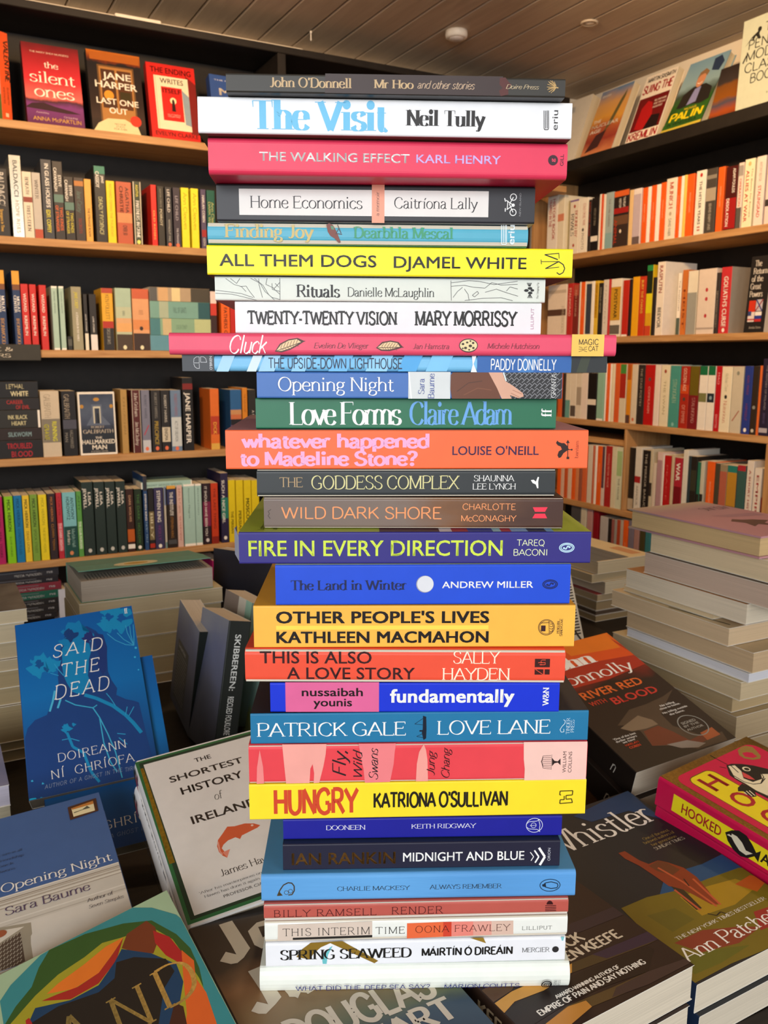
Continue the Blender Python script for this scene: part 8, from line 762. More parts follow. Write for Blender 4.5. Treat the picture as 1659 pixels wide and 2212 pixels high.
# stand-ins on the low shelf: what shows between the table piles
for x, th, h, col, lab, seg in ((.342, .021, .222, '#c9cede', 'pale lilac upright spine beside the dark flat pile behind the table', []), (.3645, .020, .21, '#d8cfc4', 'off-white upright spine with red lettering beside the dark flat pile', [('t', 'THE TENANT', 'B', '#b04a4a', .1, .9, .6, .5)]), (.838, .03, .262, '#b01c6a', 'magenta upright spine low behind the teal-covered open book', [])):
    it = shelf_parts(seg, h, th); book('book', axes((x, Y0 + .008, LZ[6] + h / 2 + .0004), (0, 0, -1), (0, 1, 0), (1, 0, 0)), h, .13, th, col, parts=[('spine_lettering', 's', it)] if it else [], label=lab)
it = shelf_parts([('b', .0, .02, '#f3ede2'), ('b', .98, 1, '#f3ede2'), ('t', 'MAIGRET GEORGES SIMENON', 'S', '#4a6058', .1, .8, .4, .5)], .165, .022)
book('book', axes((.695, Y0 + .012, LZ[5] + .1995), (1, 0, 0), (0, 1, 0), (0, 0, 1)), .165, .12, .022, '#a3c4ba', parts=[('spine_lettering', 's', it)], label='mint green book lying flat on top of the fifth shelf row at left')
# ------------------------------------------------------------------ display copies facing out
FACE_T = {k: .03 for k in FACED}; FACE_T.update(pmc=.022, powers=.03, hall=.034, brown=.03, white=.04, blue=.035)
def faced(key, name, label, sp, fr, parts, page='#d9ccb2', hard=False, group=None):
    o, u, v, n, w_, h_ = FACED[key]
    # lean: the back foot edge rests on the shelf, so lift by the thickness that the tilt pushes down
    n_ = Vector(n); t = FACE_T[key]; o = Vector(o)
    book(name, place(o, u, v, n, w_, t), h_, w_, t, sp, fr, fr if fr[0] != '@' else sp, page=page, hard=hard, parts=[(p[0], 'f', p[1](w_, h_), p[2] if len(p) > 2 else None) for p in parts], label=label, group=group)
def tl(s, st, w, h, fx0, fx1, fy, fc, col): return ('t', s, st, fx0 * w, fx1 * w, fy * h, fc * h, col)
WH = '#f4ead8'
faced('silent', 'paperback_book', 'red cover with cream lowercase serif title over a purple sea, on the top shelf', '#5a1a1e', '@silent', [('cover_picture', lambda w, h: [('p', [(0, .20 * h), (.1 * w, .25 * h), (.3 * w, .27 * h), (.5 * w, .235 * h), (.8 * w, .2 * h), (.95 * w, .175 * h), (.7 * w, .165 * h), (.3 * w, .18 * h), (0, .19 * h)], '#3a2028')]),
  ('title_lettering', lambda w, h: [tl('THE MARY SHEA MURDERS', 'F', w, h, .14, .82, .885, .02, '#e8d0b8'), tl('the', 'R', w, h, .37, .62, .71, .075, WH), tl('silent', 'R', w, h, .1, .9, .52, .135, WH), tl('ones', 'R', w, h, .16, .86, .345, .135, WH), tl('ANNA McPARTLIN', 'M', w, h, .1, .94, .045, .05, '#d0a04c'), tl('Astonishing', 'R', w, h, .16, .38, .135, .02, '#d8b8c0'), tl('Gripping', 'R', w, h, .64, .88, .11, .02, '#d8b8c0')])])
faced('jane', 'paperback_book', 'black and amber cover with white capitals over a lit doorway, on the top shelf', '#1c1a1a', '@jane', [('cover_picture', lambda w, h: [('r', .18 * w, .1 * h, .86 * w, .83 * h, '#6a4a2a'), ('r', .21 * w, .12 * h, .83 * w, .81 * h, '#a8743c'), ('r', .24 * w, .3 * h, .5 * w, .78 * h, '#4a2c1a'), ('r', .54 * w, .3 * h, .8 * w, .78 * h, '#54301a'), ('e', .36 * w, .46 * h, .09 * w, .06 * h, '#e0902c'), ('r', .57 * w, .42 * h, .77 * w, .52 * h, '#3a3014'), ('p', [(.02 * w, 0), (.12 * w, .1 * h), (.3 * w, .17 * h), (.62 * w, .18 * h), (.85 * w, .1 * h), (.9 * w, 0)], '#dccb9c'), ('r', .06 * w, .885 * h, .98 * w, .98 * h, '#a85a1e'), ('e', .82 * w, .17 * h, .105 * w, .068 * h, '#d03a26')]),
  ('title_lettering', lambda w, h: [tl('JANE', 'B', w, h, .27, .8, .665, .085, WH), tl('HARPER', 'B', w, h, .12, .9, .55, .085, WH), tl('LAST ONE', 'B', w, h, .12, .9, .35, .075, WH), tl('OUT', 'B', w, h, .34, .68, .24, .075, WH), tl('NO ONE', 'S', w, h, .42, .62, .1, .022, '#5a4a30'), tl('STAYS', 'S', w, h, .44, .6, .07, .022, '#5a4a30'), tl('FOR EVER', 'S', w, h, .4, .64, .04, .022, '#5a4a30')])])
faced('ending', 'paperback_book', 'bright red cover with a picture of a cream book inside it, on the top shelf', '#a8201c', '#c8241e', [('cover_picture', lambda w, h: [('p', [(.82 * w, .1 * h), (w, .1 * h), (w, .78 * h), (.8 * w, .88 * h)], '#7a1c18'), ('r', .14 * w, .13 * h, .84 * w, .84 * h, '#ead9b8'), ('l', [(.17 * w, .13 * h), (.17 * w, .84 * h)], .0012, '#b8a078'), ('p', [(.72 * w, .22 * h), (.84 * w, .2 * h), (.84 * w, .6 * h), (.7 * w, .68 * h)], '#8a9aa4'), ('r', .27 * w, .25 * h, .70 * w, .70 * h, '#c8241e'), ('e', .5 * w, .52 * h, .065 * w, .045 * h, '#f0dca8'), ('p', [(.46 * w, .38 * h), (.54 * w, .38 * h), (.525 * w, .52 * h), (.5 * w, .55 * h), (.475 * w, .52 * h)], '#2a1614')]),
  ('title_lettering', lambda w, h: [tl('THE ENDING', 'M', w, h, .08, .92, .88, .075, '#3a1210'), tl('WRITES', 'M', w, h, .26, .74, .745, .07, '#241a18'), tl('ITSELF', 'M', w, h, .3, .67, .62, .06, '#3a1210'), tl('EVELYN CLARKE', 'M', w, h, .08, .96, .045, .055, '#5a1412'), tl('ALL IT TAKES IS', 'S', w, h, .36, .62, .325, .018, '#e8b8a8'), tl('A KILLER TWIST', 'S', w, h, .36, .62, .3, .018, '#e8b8a8')])])
faced('blue', 'paperback_book', 'blue cover with white capitals, half hidden behind the top of the tall stack', '#2a4480', '#33508e', [('title_lettering', lambda w, h: [tl('THE MURDER', 'S', w, h, .1, .8, .92, .02, '#c8ccd8'), tl('MISS', 'B', w, h, .2, .92, .72, .1, WH), tl('COZY', 'B', w, h, .08, .92, .58, .1, WH)])])
b_ = book('paperback_book', axes((.405 - .13, Y0 + .02, LZ[1] + .1185), (0, 0, -1), (-.55, .835, 0), (.835, .55, 0)), .236, .14, .034, '#e0582a', '#c8b8a0', '#b9ae9c', parts=[('spine_lettering', 's', [('t', 'VALENTINE', 'K', .02, .13, .018, .014, '#4a2a1c'), ('t', 'ELIZABETH', 'S', .145, .19, .021, .006, '#4a2a1c'), ('t', 'WETMORE', 'S', .145, .19, .008, .006, '#4a2a1c'), ('r', .214, .012, .224, .022, '#e8c8a0')]), ('back_cover_print', 'b', [('p', [(0, 0), (.14, 0), (.14, .07), (0, .05)], '#6a7a3a'), ('p', [(0, .2), (.14, .19), (.14, .236), (0, .236)], '#c84a24')])], label='orange-spined book turned sideways at the left end of the top shelf')
faced('nuclear', 'hardback_book', 'blue to orange cover with a pale rocket and white capitals, top right shelf', '#d8cbb4', '@nuclear', [('cover_picture', lambda w, h: [('p', [(.5 * w, .3 * h), (.74 * w, .78 * h), (.86 * w, .92 * h), (.86 * w, .8 * h), (.68 * w, .42 * h)], '#6a6038'), ('p', [(.1 * w, .05 * h), (.5 * w, .1 * h), (.6 * w, .35 * h), (.3 * w, .3 * h)], '#4a2a28')]), ('title_lettering', lambda w, h: [tl('SERHII PLOKHY', 'S', w, h, .06, .34, .9, .035, WH), tl('THE', 'B', w, h, .06, .3, .5, .05, WH), tl('NUCLEAR', 'B', w, h, .06, .9, .42, .055, WH), tl('AGE', 'B', w, h, .06, .4, .34, .055, WH)])], page='#e2d0ac')
faced('kremlin', 'paperback_book', 'white and dark red cover with a red-tinted face, top right shelf', '#d8cbb4', '#e6dccb', [('cover_picture', lambda w, h: [('r', .03 * w, .16 * h, .97 * w, .66 * h, '#6a1214'), ('p', [(.16 * w, .2 * h), (.4 * w, .16 * h), (.66 * w, .2 * h), (.6 * w, .4 * h), (.5 * w, .56 * h), (.34 * w, .6 * h), (.2 * w, .5 * h), (.18 * w, .36 * h)], '#b01a1c'), ('p', [(.45 * w, .16 * h), (.9 * w, .16 * h), (.88 * w, .34 * h), (.6 * w, .36 * h)], '#221214')]), ('title_lettering', lambda w, h: [tl('MARTIN SIXSMITH', 'K', w, h, .1, .95, .9, .06, '#2a2422'), tl('SUING THE', 'K', w, h, .04, .96, .73, .12, '#9a1c1e'), tl('KREMLIN', 'K', w, h, .04, .96, .03, .11, '#9a1c1e'), tl('BILL BROWDER', 'S', w, h, .56, .92, .56, .03, WH), tl('AND THE CASE', 'S', w, h, .56, .92, .51, .03, WH), tl('AGAINST', 'S', w, h, .56, .86, .46, .03, WH)])], page='#e2d0ac')
def palin(w, h):
    return [('p', [(.66 * w, .95 * h), (.82 * w, .97 * h), (.95 * w, .86 * h), (.9 * w, .74 * h), (.7 * w, .78 * h)], '#2a3a58'), ('p', [(.15 * w, .33 * h), (.2 * w, .52 * h), (.4 * w, .6 * h), (.7 * w, .6 * h), (.9 * w, .52 * h), (.95 * w, .35 * h), (.6 * w, .28 * h)], '#26221f'), ('p', [(.4 * w, .34 * h), (.46 * w, .56 * h), (.6 * w, .58 * h), (.62 * w, .36 * h)], '#8a8cba'), ('e', .52 * w, .68 * h, .105 * w, .105 * h, '#c88a64'), ('p', [(.4 * w, .7 * h), (.42 * w, .8 * h), (.54 * w, .84 * h), (.66 * w, .78 * h), (.63 * w, .72 * h), (.56 * w, .765 * h), (.46 * w, .755 * h)], '#8a6a48'), ('l', [(.46 * w, .64 * h), (.52 * w, .625 * h), (.58 * w, .645 * h)], .003, '#f0e0d0'), ('p', [(0, .1 * h), (.2 * w, .3 * h), (.5 * w, .34 * h), (.85 * w, .3 * h), (w, .36 * h), (w, .0), (0, 0)], '#2f5e1e'), ('p', [(0, .0), (w, 0), (w, .05 * h), (0, .04 * h)], '#c8b440')]
faced('palin', 'hardback_book', 'green cover with a smiling grey-haired man and yellow capitals, top right shelf', '#e0cc8a', '@palin', [('cover_picture', palin, 'man in a dark jacket and lilac shirt'), ('title_lettering', lambda w, h: [tl('MICHAEL', 'B', w, h, .4, .72, .265, .035, '#d8c02c'), tl('PALIN', 'K', w, h, .1, .92, .14, .11, '#e8d01c'), tl('IN VENEZUELA', 'B', w, h, .1, .84, .075, .045, '#1c2414')])], page='#ead8b0', hard=True)
faced('white', 'hardback_book', 'plain cream-white book leaning beside the top of the tall stack', '#e0d4bc', '#e6dcc8', [], page='#dcc8a4')
faced('brown', 'paperback_book', 'dark brown and orange book leaning behind the green display cover', '#2a2220', '@brown', [])
def pmc(w, h):
    k = '#26241f'; o = [tl(s, 'F', w, h, a, b, y, .1, k) for s, a, b, y in (('THE', .36, .62, .80), ('PENGUIN', .12, .84, .655), ('MODERN', .10, .86, .53), ('CLASSICS', .09, .93, .40), ('BOOK', .20, .64, .27))]
    return o + [('p', [(.06 * w, .70 * h), (.16 * w, .79 * h), (.24 * w, .83 * h), (.3 * w, .87 * h), (.27 * w, .80 * h), (.3 * w, .745 * h), (.27 * w, .74 * h), (.22 * w, .79 * h), (.18 * w, .74 * h), (.165 * w, .75 * h), (.17 * w, .78 * h)], k), ('e', .27 * w, .85 * h, .03 * w, .028 * h, k), ('l', [(.1 * w, .60 * h), (.05 * w, .52 * h)], .005, k), tl('HENRY ELIOT', 'S', w, h, .48, .9, .1, .022, k)]
faced('pmc', 'hardback_book', 'pale grey-green cover of black hand-drawn capitals and penguin, at right end', '#b9bfa8', '#c2c8b2', [('title_lettering', pmc)])
faced('powers', 'hardback_book', 'black cover with white title and four flags, third right shelf', '#1c1a1a', '#211e1e', [('cover_picture', lambda w, h: [('r', .14 * w, .20 * h, .46 * w, .42 * h, '#c8341c'), ('r', .48 * w, .28 * h, .8 * w, .43 * h, '#b9b4bc'), ('l', [(.48 * w, .28 * h), (.8 * w, .43 * h)], .004, '#8a2c34'), ('l', [(.48 * w, .43 * h), (.8 * w, .28 * h)], .004, '#2c3a7a'), ('r', .14 * w, .14 * h, .46 * w, .27 * h, '#d8ccc8'), ('r', .14 * w, .22 * h, .3 * w, .28 * h, '#3a4478'), ('r', .14 * w, .16 * h, .46 * w, .18 * h, '#b04a4a'), ('r', .48 * w, .22 * h, .8 * w, .27 * h, '#e6e0da'), ('r', .48 * w, .175 * h, .8 * w, .22 * h, '#2c3a8a'), ('r', .48 * w, .14 * h, .8 * w, .175 * h, '#b82c2c')]), ('title_lettering', lambda w, h: [tl(s, 'G', w, h, a, b, y, .075, '#cfc8bc') for s, a, b, y in (('The', .2, .54, .87), ('Return', .16, .86, .77), ('of the', .12, .68, .67), ('Great', .1, .62, .57), ('Powers', .1, .74, .47))] + [tl('Brendan Simms', 'R', w, h, .26, .84, .05, .03, '#b9b0a0')])])
faced('hall', 'paperback_book', 'white-bordered cover of a dark blue hall, fourth left shelf', '#d8cdb8', '#ece4d6', [('cover_picture', lambda w, h: [('r', .05 * w, .03 * h, .96 * w, .965 * h, MATS['@hall']), ('p', [(.2 * w, .47 * h), (.36 * w, .62 * h), (.36 * w, .8 * h), (.64 * w, .8 * h), (.64 * w, .62 * h), (.86 * w, .47 * h)], '#5a6478'), ('r', .4 * w, .5 * h, .6 * w, .77 * h, '#c8c4b0'), ('r', .44 * w, .5 * h, .57 * w, .74 * h, '#2a3040'), ('p', [(.5 * w, .5 * h), (.56 * w, .5 * h), (.54 * w, .66 * h), (.5 * w, .66 * h)], '#12141a'), ('e', .5 * w, .88 * h, .08 * w, .028 * h, '#b8862c'), ('e', .1 * w, .77 * h, .05 * w, .03 * h, '#b8862c'), ('e', .9 * w, .77 * h, .05 * w, .03 * h, '#b8862c')]), ('title_lettering', lambda w, h: [tl('ROBERT', 'R', w, h, .32, .68, .425, .035, '#d8c8b0'), tl('GALBRAITH', 'R', w, h, .1, .92, .345, .055, '#d8c8b0'), tl('THE', 'B', w, h, .42, .6, .255, .035, WH), tl('HALLMARKED', 'B', w, h, .06, .95, .175, .07, WH), tl('MAN', 'B', w, h, .32, .72, .085, .075, WH), tl('A STRIKE NOVEL', 'B', w, h, .28, .76, .045, .02, '#d8d0c0')])], hard=False)
# ------------------------------------------------------------------ piles on the table, page edges outwards
def pilebook(lab, x0, y0, x1, y1, z0, z1, side, cover, page, hard=False, parts=(), group=None, yaw=0.):
    """side: where the spine is; the visible faces are page edges"""
    cx, cy = (x0 + x1) / 2, (y0 + y1) / 2; z0 += ZC; z1 += ZC - .0004
    if side == 'E': L, w_, o, xx, yy = y1 - y0, x1 - x0, (x1, cy, z0), (0, 1, 0), (-1, 0, 0)
    elif side == 'N': L, w_, o, xx, yy = x1 - x0, y1 - y0, (cx, y1, z0), (-1, 0, 0), (0, -1, 0)
    mw = Matrix.Translation((cx, cy, 0)) @ Matrix.Rotation(yaw, 4, 'Z') @ Matrix.Translation((-cx, -cy, 0)) @ axes(o, xx, yy, (0, 0, 1))
    return book('hardback_book' if hard else 'paperback_book', mw, L, w_, z1 - z0, cover, cover, cover, page=page, hard=hard, parts=list(parts), label=lab, group=group)
def star(L, w): return [('p', [(.40 * w, .62 * L), (.5 * w, .60 * L), (.56 * w, .56 * L), (.66 * w, .61 * L), (.6 * w, .68 * L), (.66 * w, .78 * L), (.54 * w, .74 * L), (.46 * w, .82 * L), (.44 * w, .73 * L), (.3 * w, .68 * L)], '#5a4038'), ('p', [(.0, .8 * L), (.3 * w, .78 * L), (.3 * w, .96 * L), (0, .98 * L)], '#8a9a80'), ('p', [(.1 * w, .55 * L), (.5 * w, .5 * L), (.6 * w, .42 * L), (.1 * w, .46 * L)], '#9a7480')]
RPG = 'tall pile of pale page edges at the right'
rp = [('mauve-covered hardback on top of the tall pale pile at the right', .930, .732, 1.083, .966, -.250, -.2205, '@pinkcover', '#c9ad7e', 0, 0),
      ('cream page block directly under the mauve-covered hardback', .936, .690, 1.086, .926, -.2795, -.2505, '#d8cbb0', '#dac6a2', 0, 0),
      ('thick greyish page block, third from the top of the right pile', .930, .685, 1.086, .930, -.311, -.280, '#6a5a4a', '#c4ae9c', 0, 0),
      ('whiter page block jutting left, fourth from the top of the right pile', .926, .742, 1.08, .962, -.339, -.3115, '#b8834a', '#dccfb8', 0, 0),
      ('thin page block, fifth from the top of the right pile', .932, .80, 1.08, .972, -.3485, -.3395, '#d8c8a4', '#d6c19c', 0, 0),
      ('cream-covered book jutting furthest left, sixth from the top of the right pile', .921, .763, 1.075, .985, -.374, -.349, '#dcc79c', '#cdb492', 0, 0),
      ('tan page block, seventh from the top of the right pile', .932, .731, 1.085, .962, -.403, -.3745, '#c0a880', '#c4a986', 0, 0),
      ('bluish white page block, eighth from the top of the right pile', .930, .734, 1.083, .958, -.4165, -.4035, '#d0d0d8', '#d3d3da', 0, 0),
      ('page block with a cream cover ledge, ninth from the top of the right pile', .925, .741, 1.078, .983, -.443, -.417, '#dcca9c', '#c6b290', 0, 0),
      ('dull page block, tenth from the top of the right pile', .934, .760, 1.086, .979, -.468, -.4435, '#b09a74', '#b8a17a', 0, 0),
      ('dull page block, second from the bottom of the right pile', .930, .748, 1.083, .979, -.503, -.4685, '#b09a74', '#bca684', 0, 0),
      ('page block resting on the table at the bottom of the right pile', .930, .745, 1.083, .979, -.536, -.5035, '#a89270', '#b59e7a', 0, 0)]
for lab, x0, y0, x1, y1, z0, z1, cov, pg, hd, yw in rp:
    ps = []
    if cov == '@pinkcover':
        L, w_ = y1 - y0, x1 - x0; ps = [('cover_picture', 'f', star(L, w_), 'brown star shape'), ('title_lettering', 'f', [('t', 'AISLING', 'N', .05 * w_, .42 * w_, .2 * L, .02, '#54404a')])]; hd = 1
    if 'sixth' in lab: L, w_ = y1 - y0, x1 - x0; ps = [('cover_picture', 'f', [('l', [(.9 * w_, .95 * L), (.93 * w_, .72 * L), (.96 * w_, .5 * L)], .003, '#4a4a30')])]
    pilebook(lab, x0, y0, x1, y1, z0, z1, 'E', cov, pg, bool(hd), ps, 'pale pile at the right')
mid = [('cream cover with slate grey band, topmost of the low pile behind the stack', 1.196, 1.323, 1.350, 1.557, -.4325, -.406, '#d8c8a0', '#c9b898', 0), ('thin page block, second in the low pile behind the tall stack', 1.186, 1.328, 1.338, 1.56, -.451, -.433, '#b8a680', '#b7a482', 0), ('cream page block with a ledge, third in the low pile behind the tall stack', 1.218, 1.323, 1.37, 1.557, -.477, -.4515, '#dccfae', '#d0c2a6', 0), ('page block with a red edge, fourth in the low pile behind the tall stack', 1.203, 1.328, 1.36, 1.56, -.492, -.4775, '#a83a3a', '#b09c7c', 0),
       ('dull page block, third from the bottom of the low pile', 1.203, 1.33, 1.36, 1.56, -.512, -.4925, '#8a7654', '#9a8666', 0), ('dark-edged book, second from the bottom of the low pile', 1.203, 1.33, 1.36, 1.56, -.5225, -.5125, '#2a211c', '#54463a', 0), ('page block at the bottom of the low pile behind the tall stack', 1.203, 1.33, 1.36, 1.56, -.536, -.523, '#8a7654', '#95815f', 0)]
for lab, x0, y0, x1, y1, z0, z1, cov, pg, yw in mid:
    ps = []
    if 'slate' in lab:
        L, w_ = y1 - y0, x1 - x0
        bands = [('r', w_ * (1 - f1), .03 * L, w_ * (1 - f0), L * .98, '#5a666c') for f0, f1 in ((.36, .74),)] if False else [('p', [(w_, .08 * L), (.35 * w_, .06 * L), (.30 * w_, .16 * L), (.42 * w_, .22 * L), (.42 * w_, .98 * L), (w_, .98 * L), (w_, .4 * L)], '#5c686e')]
        ps = [('cover_picture', 'f', bands + [('l', [(.5 * w_, .2 * L), (.55 * w_, .98 * L)], .002, '#3a4448'), ('l', [(.7 * w_, .12 * L), (.72 * w_, .98 * L)], .002, '#3a4448'), ('p', [(.08 * w_, .6 * L), (.26 * w_, .6 * L), (.26 * w_, .9 * L), (.08 * w_, .9 * L)], '#c8946a')])]
    pilebook(lab, x0, y0, x1, y1, z0, z1, 'E', cov, pg, False, ps, 'low pile behind the tall stack')
# pile behind the leaning blue book
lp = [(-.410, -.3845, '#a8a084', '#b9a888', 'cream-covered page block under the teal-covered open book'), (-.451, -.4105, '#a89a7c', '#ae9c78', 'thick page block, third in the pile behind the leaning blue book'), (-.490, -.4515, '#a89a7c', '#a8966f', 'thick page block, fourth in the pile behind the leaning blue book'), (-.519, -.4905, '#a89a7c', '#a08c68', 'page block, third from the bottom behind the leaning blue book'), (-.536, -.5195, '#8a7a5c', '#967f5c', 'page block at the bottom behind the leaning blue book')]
for i, (z0, z1, cov, pg, lab) in enumerate(lp):
    ps = [('cover_picture', 'f', [('p', [(.02, .02), (.147, .02), (.147, .16), (.02, .16)], '#4a5a54'), ('p', [(.12, .03), (.15, .04), (.15, .12), (.12, .1)], '#8aa890')])] if i == 0 else []
    pilebook(lab, .200 - .002 * (i % 2), 1.40, .434 - .003 * (i % 2), 1.553, z0, z1, 'N', cov if i else '#cfc098', pg, False, ps, 'pile behind the leaning blue book')
ob = empty('paperback_book', axes((.312, 1.555, ZC - .384), (-1, 0, 0), (0, -1, 0), (0, 0, 1))); tag(ob, 'open book with its teal cover lifted over a printed page, topmost of the left pile', 'book')
m = MB(); Lb, wb, tb_ = .213, .150, .0345
m.box((-Lb / 2, .002, .0008), (Lb / 2, wb, tb_), page_mat('#a89c8e')); m.build('page_block', ob)
m = MB(); deco(m, [('r', .004 + .011 * k, .0, 0, 0, '#fff') for k in range(0)] + [('l', [(wb - .008, .012 + .0052 * k + (.022 if k > 18 else 0)), (wb - .044, .012 + .0052 * k + (.022 if k > 18 else 0))], .0018, '#6a625a') for k in range(34)], surf(Lb, wb, tb_, 'f')); m.build('printed_page', ob)
m = MB(); tc = M('#5f9a86', .4); cream = M('#e8dcae', .4)
m.box((-Lb / 2 - .001, 0, 0), (Lb / 2 + .001, wb, .0007), tc)
prof = [(0, .0), (.0006, tb_), (.04, tb_ + .004), (.09, tb_ + .011), (wb - .012, tb_ + .014)]
vs = []
for y, z in prof: vs += [(-Lb / 2 - .001, y, z), (Lb / 2 + .001, y, z)]
vs2 = [(x, y + .0003, z - .0008) for x, y, z in vs]; n = len(vs)
m.add(vs + vs2, [(2 * i, 2 * i + 1, 2 * i + 3, 2 * i + 2) for i in range(4)] + [(n + 2 * i, n + 2 * i + 2, n + 2 * i + 3, n + 2 * i + 1) for i in range(4)] + [(8, 9, n + 9, n + 8)] + [(2 * i, 2 * i + 2, n + 2 * i + 2, n + 2 * i) for i in range(4)] + [(2 * i + 1, n + 2 * i + 1, n + 2 * i + 3, 2 * i + 3) for i in range(4)], tc)
def lid(x, y): f = (y - .09) / (wb - .012 - .09); return (x, y, tb_ + .011 + .003 * f + .0003)
for rx, ry, mt, dz in ((.036, .018, cream, 0), (.02, .009, M('#c8a03c', .4), .0002)):
    e = [lid(.012 + rx * math.cos(2 * math.pi * k / 24), .113 + ry * math.sin(2 * math.pi * k / 24)) for k in range(24)]; m.add([(x, y, z + dz) for x, y, z in e], [tuple(range(24))], mt)
c_ = m.build('cover', ob); c_['label'] = 'teal cover with a cream oval'
# far left pile
zs = [-.326, -.344, -.370, -.392, -.408, -.432, -.456, -.507, -.520, -.536]
fl = ['book with a sepia photograph cover, on top of the pile at the far left', 'page block directly under the sepia-covered book at the far left', 'page block, third from the top of the far left pile', 'page block, fourth from the top of the far left pile', 'thin page block, fifth from the top of the far left pile', 'page block, sixth from the top of the far left pile', 'page block above the red-edged one in the far left pile', 'thick page block with a red edge in the far left pile', 'thin page block, lowest of the far left pile']
for i, lab in enumerate(fl):
    ps = []
    if i == 0: ps = [('cover_picture', 'f', [('p', [(.02, .03), (.145, .03), (.145, .15), (.02, .15)], '#54483c'), ('p', [(.03, .04), (.06, .06), (.05, .09), (.09, .07), (.08, .12), (.04, .11)], '#b0a084')])]
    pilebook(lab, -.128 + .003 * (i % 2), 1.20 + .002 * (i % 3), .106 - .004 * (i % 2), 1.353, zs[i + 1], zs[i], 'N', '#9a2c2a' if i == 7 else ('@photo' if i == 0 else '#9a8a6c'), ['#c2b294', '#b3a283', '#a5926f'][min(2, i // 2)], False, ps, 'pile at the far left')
for i, (z0, z1, c, p, lab) in enumerate(((-.470, -.446, '#8a8cae', '#b9b4c4', 'lilac-covered book on the small pile at the left edge'), (-.500, -.4705, '#7a7a98', '#b0a68e', 'second book of the small pile at the left edge'), (-.536, -.5005, '#6a6a8a', '#a89c84', 'lowest book of the small pile at the left edge'))):
    pilebook(lab, -.10 + .004 * i, .945 + .003 * i, .054, 1.098, z0, z1, 'N', c, p, False, [], 'small pile at the left edge')
# upright folklore row, leaning
def upright(lab, o, u, v, n, L, t, w_, sp, fr, bk, parts, page='#cfc4b4', name='paperback_book', group=None):
    # o: centre of the spine face; u across the spine to the right, v up, n out of the spine
    u, v, n = Vector(u).normalized(), Vector(v), Vector(n); v = (v - u * v.dot(u)).normalized(); n = u.cross(v)
    o = Vector(o) + Vector((0, 0, ZC)) - u * t / 2
    return book(name, axes(o, -v, -n, u), L, w_, t, sp, fr, bk, page=page, r=.0016, parts=parts, label=lab, group=group)
def fsp(a, b): return [('t', a, 'M', .018, .018 + .0068 * len(a), .0105, .0085, '#dfe2e0'), ('t', b, 'M', .026 + .0068 * len(a), .152, .0105, .0085, '#dfe2e0')]
blurb = [('r', .018, .012, .085, .105, '#4a4a4c'), ('t', 'Your Brand Softens', 'R', .022, .068, .094, .0055, '#e0e0e0')] + [('t', 'gathered from the schools of the', 'S', .022, .080 - .003 * (k % 3), .086 - .0052 * k, .0026, '#a8a8a8') for k in range(14)]
mz = ((.327, 1.1525, -.4549), (.993, -.045, -.112), (.107, -.111, .988), (-.056, -.993, -.105)); sk = ((.3375, 1.06, -.4332), (.983, .008, -.184), (.183, .094, .979), (.025, -.996, .091))
upright('black-spined paperback with a grey cloudy back cover, left of the two upright folklore books', *mz, .160, .0305, .129, '#1c211e', '#23262a', '@mizen', [('spine_lettering', 's', fsp('MIZEN:', 'RESCUED FOLKLORE')), ('back_cover_print', 'b', blurb)], group='upright folklore books')
upright('black-spined paperback, right of the two upright folklore books', *sk, .185, .0305, .115, '#1c211e', '#23262a', '@mizen', [('spine_lettering', 's', fsp('SKIBBEREEN:', 'RESCUED FOLKLORE'))], group='upright folklore books')
upright('paperback with mint and floral back cover standing behind the black-spined folklore pair', (.395, 1.135, -.432), (.983, .008, -.184), (.15, .06, .98), (.02, -.99, .08), .178, .03, .115, '#5a6a60', '#cfd8c8', '#9ac4ae', [('back_cover_print', 'b', [('r', .0, .0, .06, .178, '#8a7a70'), ('r', .06, .0, .09, .178, '#d8d0c0')])])
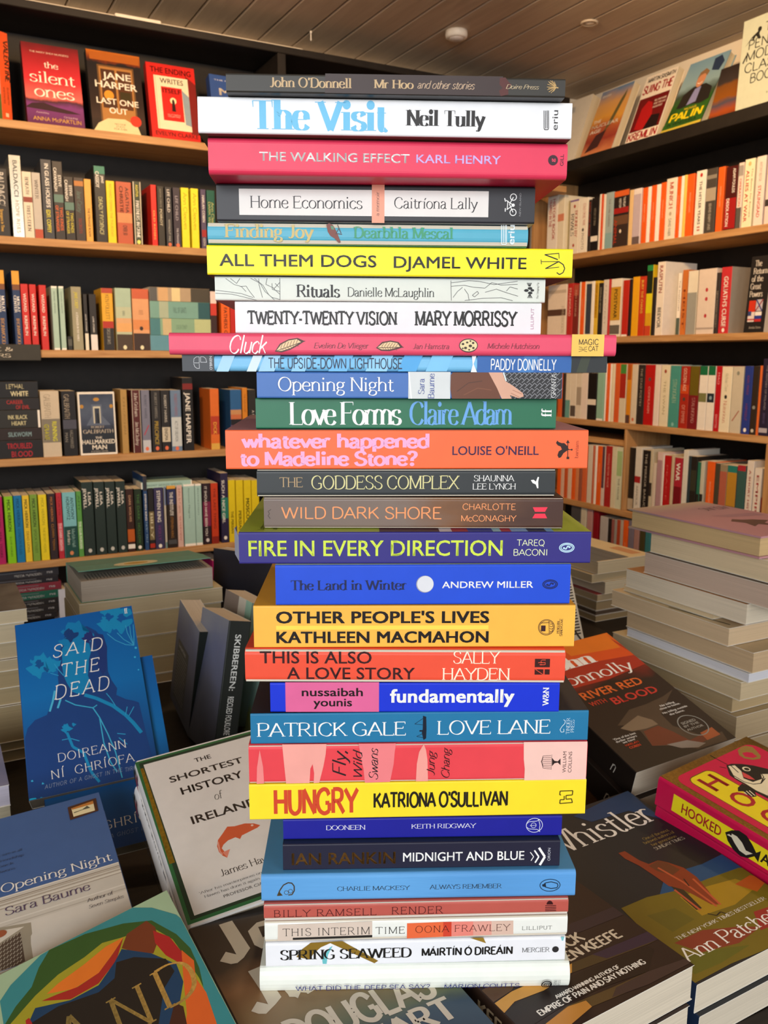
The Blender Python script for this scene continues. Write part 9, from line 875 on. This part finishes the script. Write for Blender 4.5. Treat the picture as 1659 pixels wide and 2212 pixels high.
upright('green and mint townscape spine between the folklore books and the tall stack', (.386, 1.045, -.452), (.95, -.2, -.2), (.2, .1, .97), (-.2, -.97, .05), .165, .024, .11, '@beara', '#a8b858', '@beara', [('spine_lettering', 's', [('t', 'BEARA: RESCUED', 'B', .06, .155, .012, .008, '#e8ece0')])])
upright('dark russet cover behind the blue and pink spine of the tall stack', (.455, 1.13, -.452), (.98, -.1, -.1), (.05, .15, .98), (-.1, -.98, .14), .165, .11, .02, '@redland', '@redland', '@redland', [('title_lettering', 's', [('t', 'THE SHADOW', 'R', .05, .13, .035, .012, '#d8c8b8')])], name='hardback_book')
upright('dark navy back cover with white small print, leaning behind the folklore books', (.515, 1.315, -.425), (.95, .3, -.1), (.08, .1, .99), (.3, -.95, .1), .20, .028, .19, '#22222c', '#2a2a34', '#26262f', [('back_cover_print', 'b', [('t', t_, 'S', .05, .150, .075 - .012 * k, .006, '#d0d0d8') for k, t_ in enumerate(('Much the strangest autumn', 'imaginable, and as her', 'memory takes hold, so', 'does the house'))])])
# zebra-patterned cover leaning at the right of the stack
def zebra(w, h):
    o = []
    for k in range(26): o.append(('l', [(w - .003, h - .004 - .0052 * k), (w - .030 - .002 * (k % 3), h - .0085 - .0052 * k)], .0024, '#2c2822'))
    for j in range(9):
        for k in range(5): o.append(('e', w * .62 - .010 * k, h * .42 - .009 * j, .0034, .0026 + .0006 * (k % 2), '#2c2822'))
    o += [('p', [(.25 * w, .62 * h), (.7 * w, .58 * h), (.66 * w, .5 * h), (.3 * w, .52 * h)], '#2c2822'), ('l', [(.35 * w, .2 * h), (.8 * w, .46 * h), (w - .002, .2 * h)], .003, '#2c2822')]
    return o + [('t', 'TANGAN', 'F', .3 * w, .9 * w, .05 * h, .008, '#8a8478')]
zu = Vector((.9285, -.371, .0)); zv = Vector((.25, .62, .74))
zo = Vector((.935, 1.06, -.405 + ZC)) - zu * .075
zv = (zv - zu * zv.dot(zu)).normalized(); zn = zu.cross(zv)
book('paperback_book', place(zo, zu, zv, zn, .129, .018), .19, .129, .018, '#b8b0a0', '#d3ccbc', '#b8b0a0', parts=[('cover_picture', 'f', zebra(.129, .19), 'black and white pattern')], label='black and white patterned cover leaning between the tall stack and the low pile')
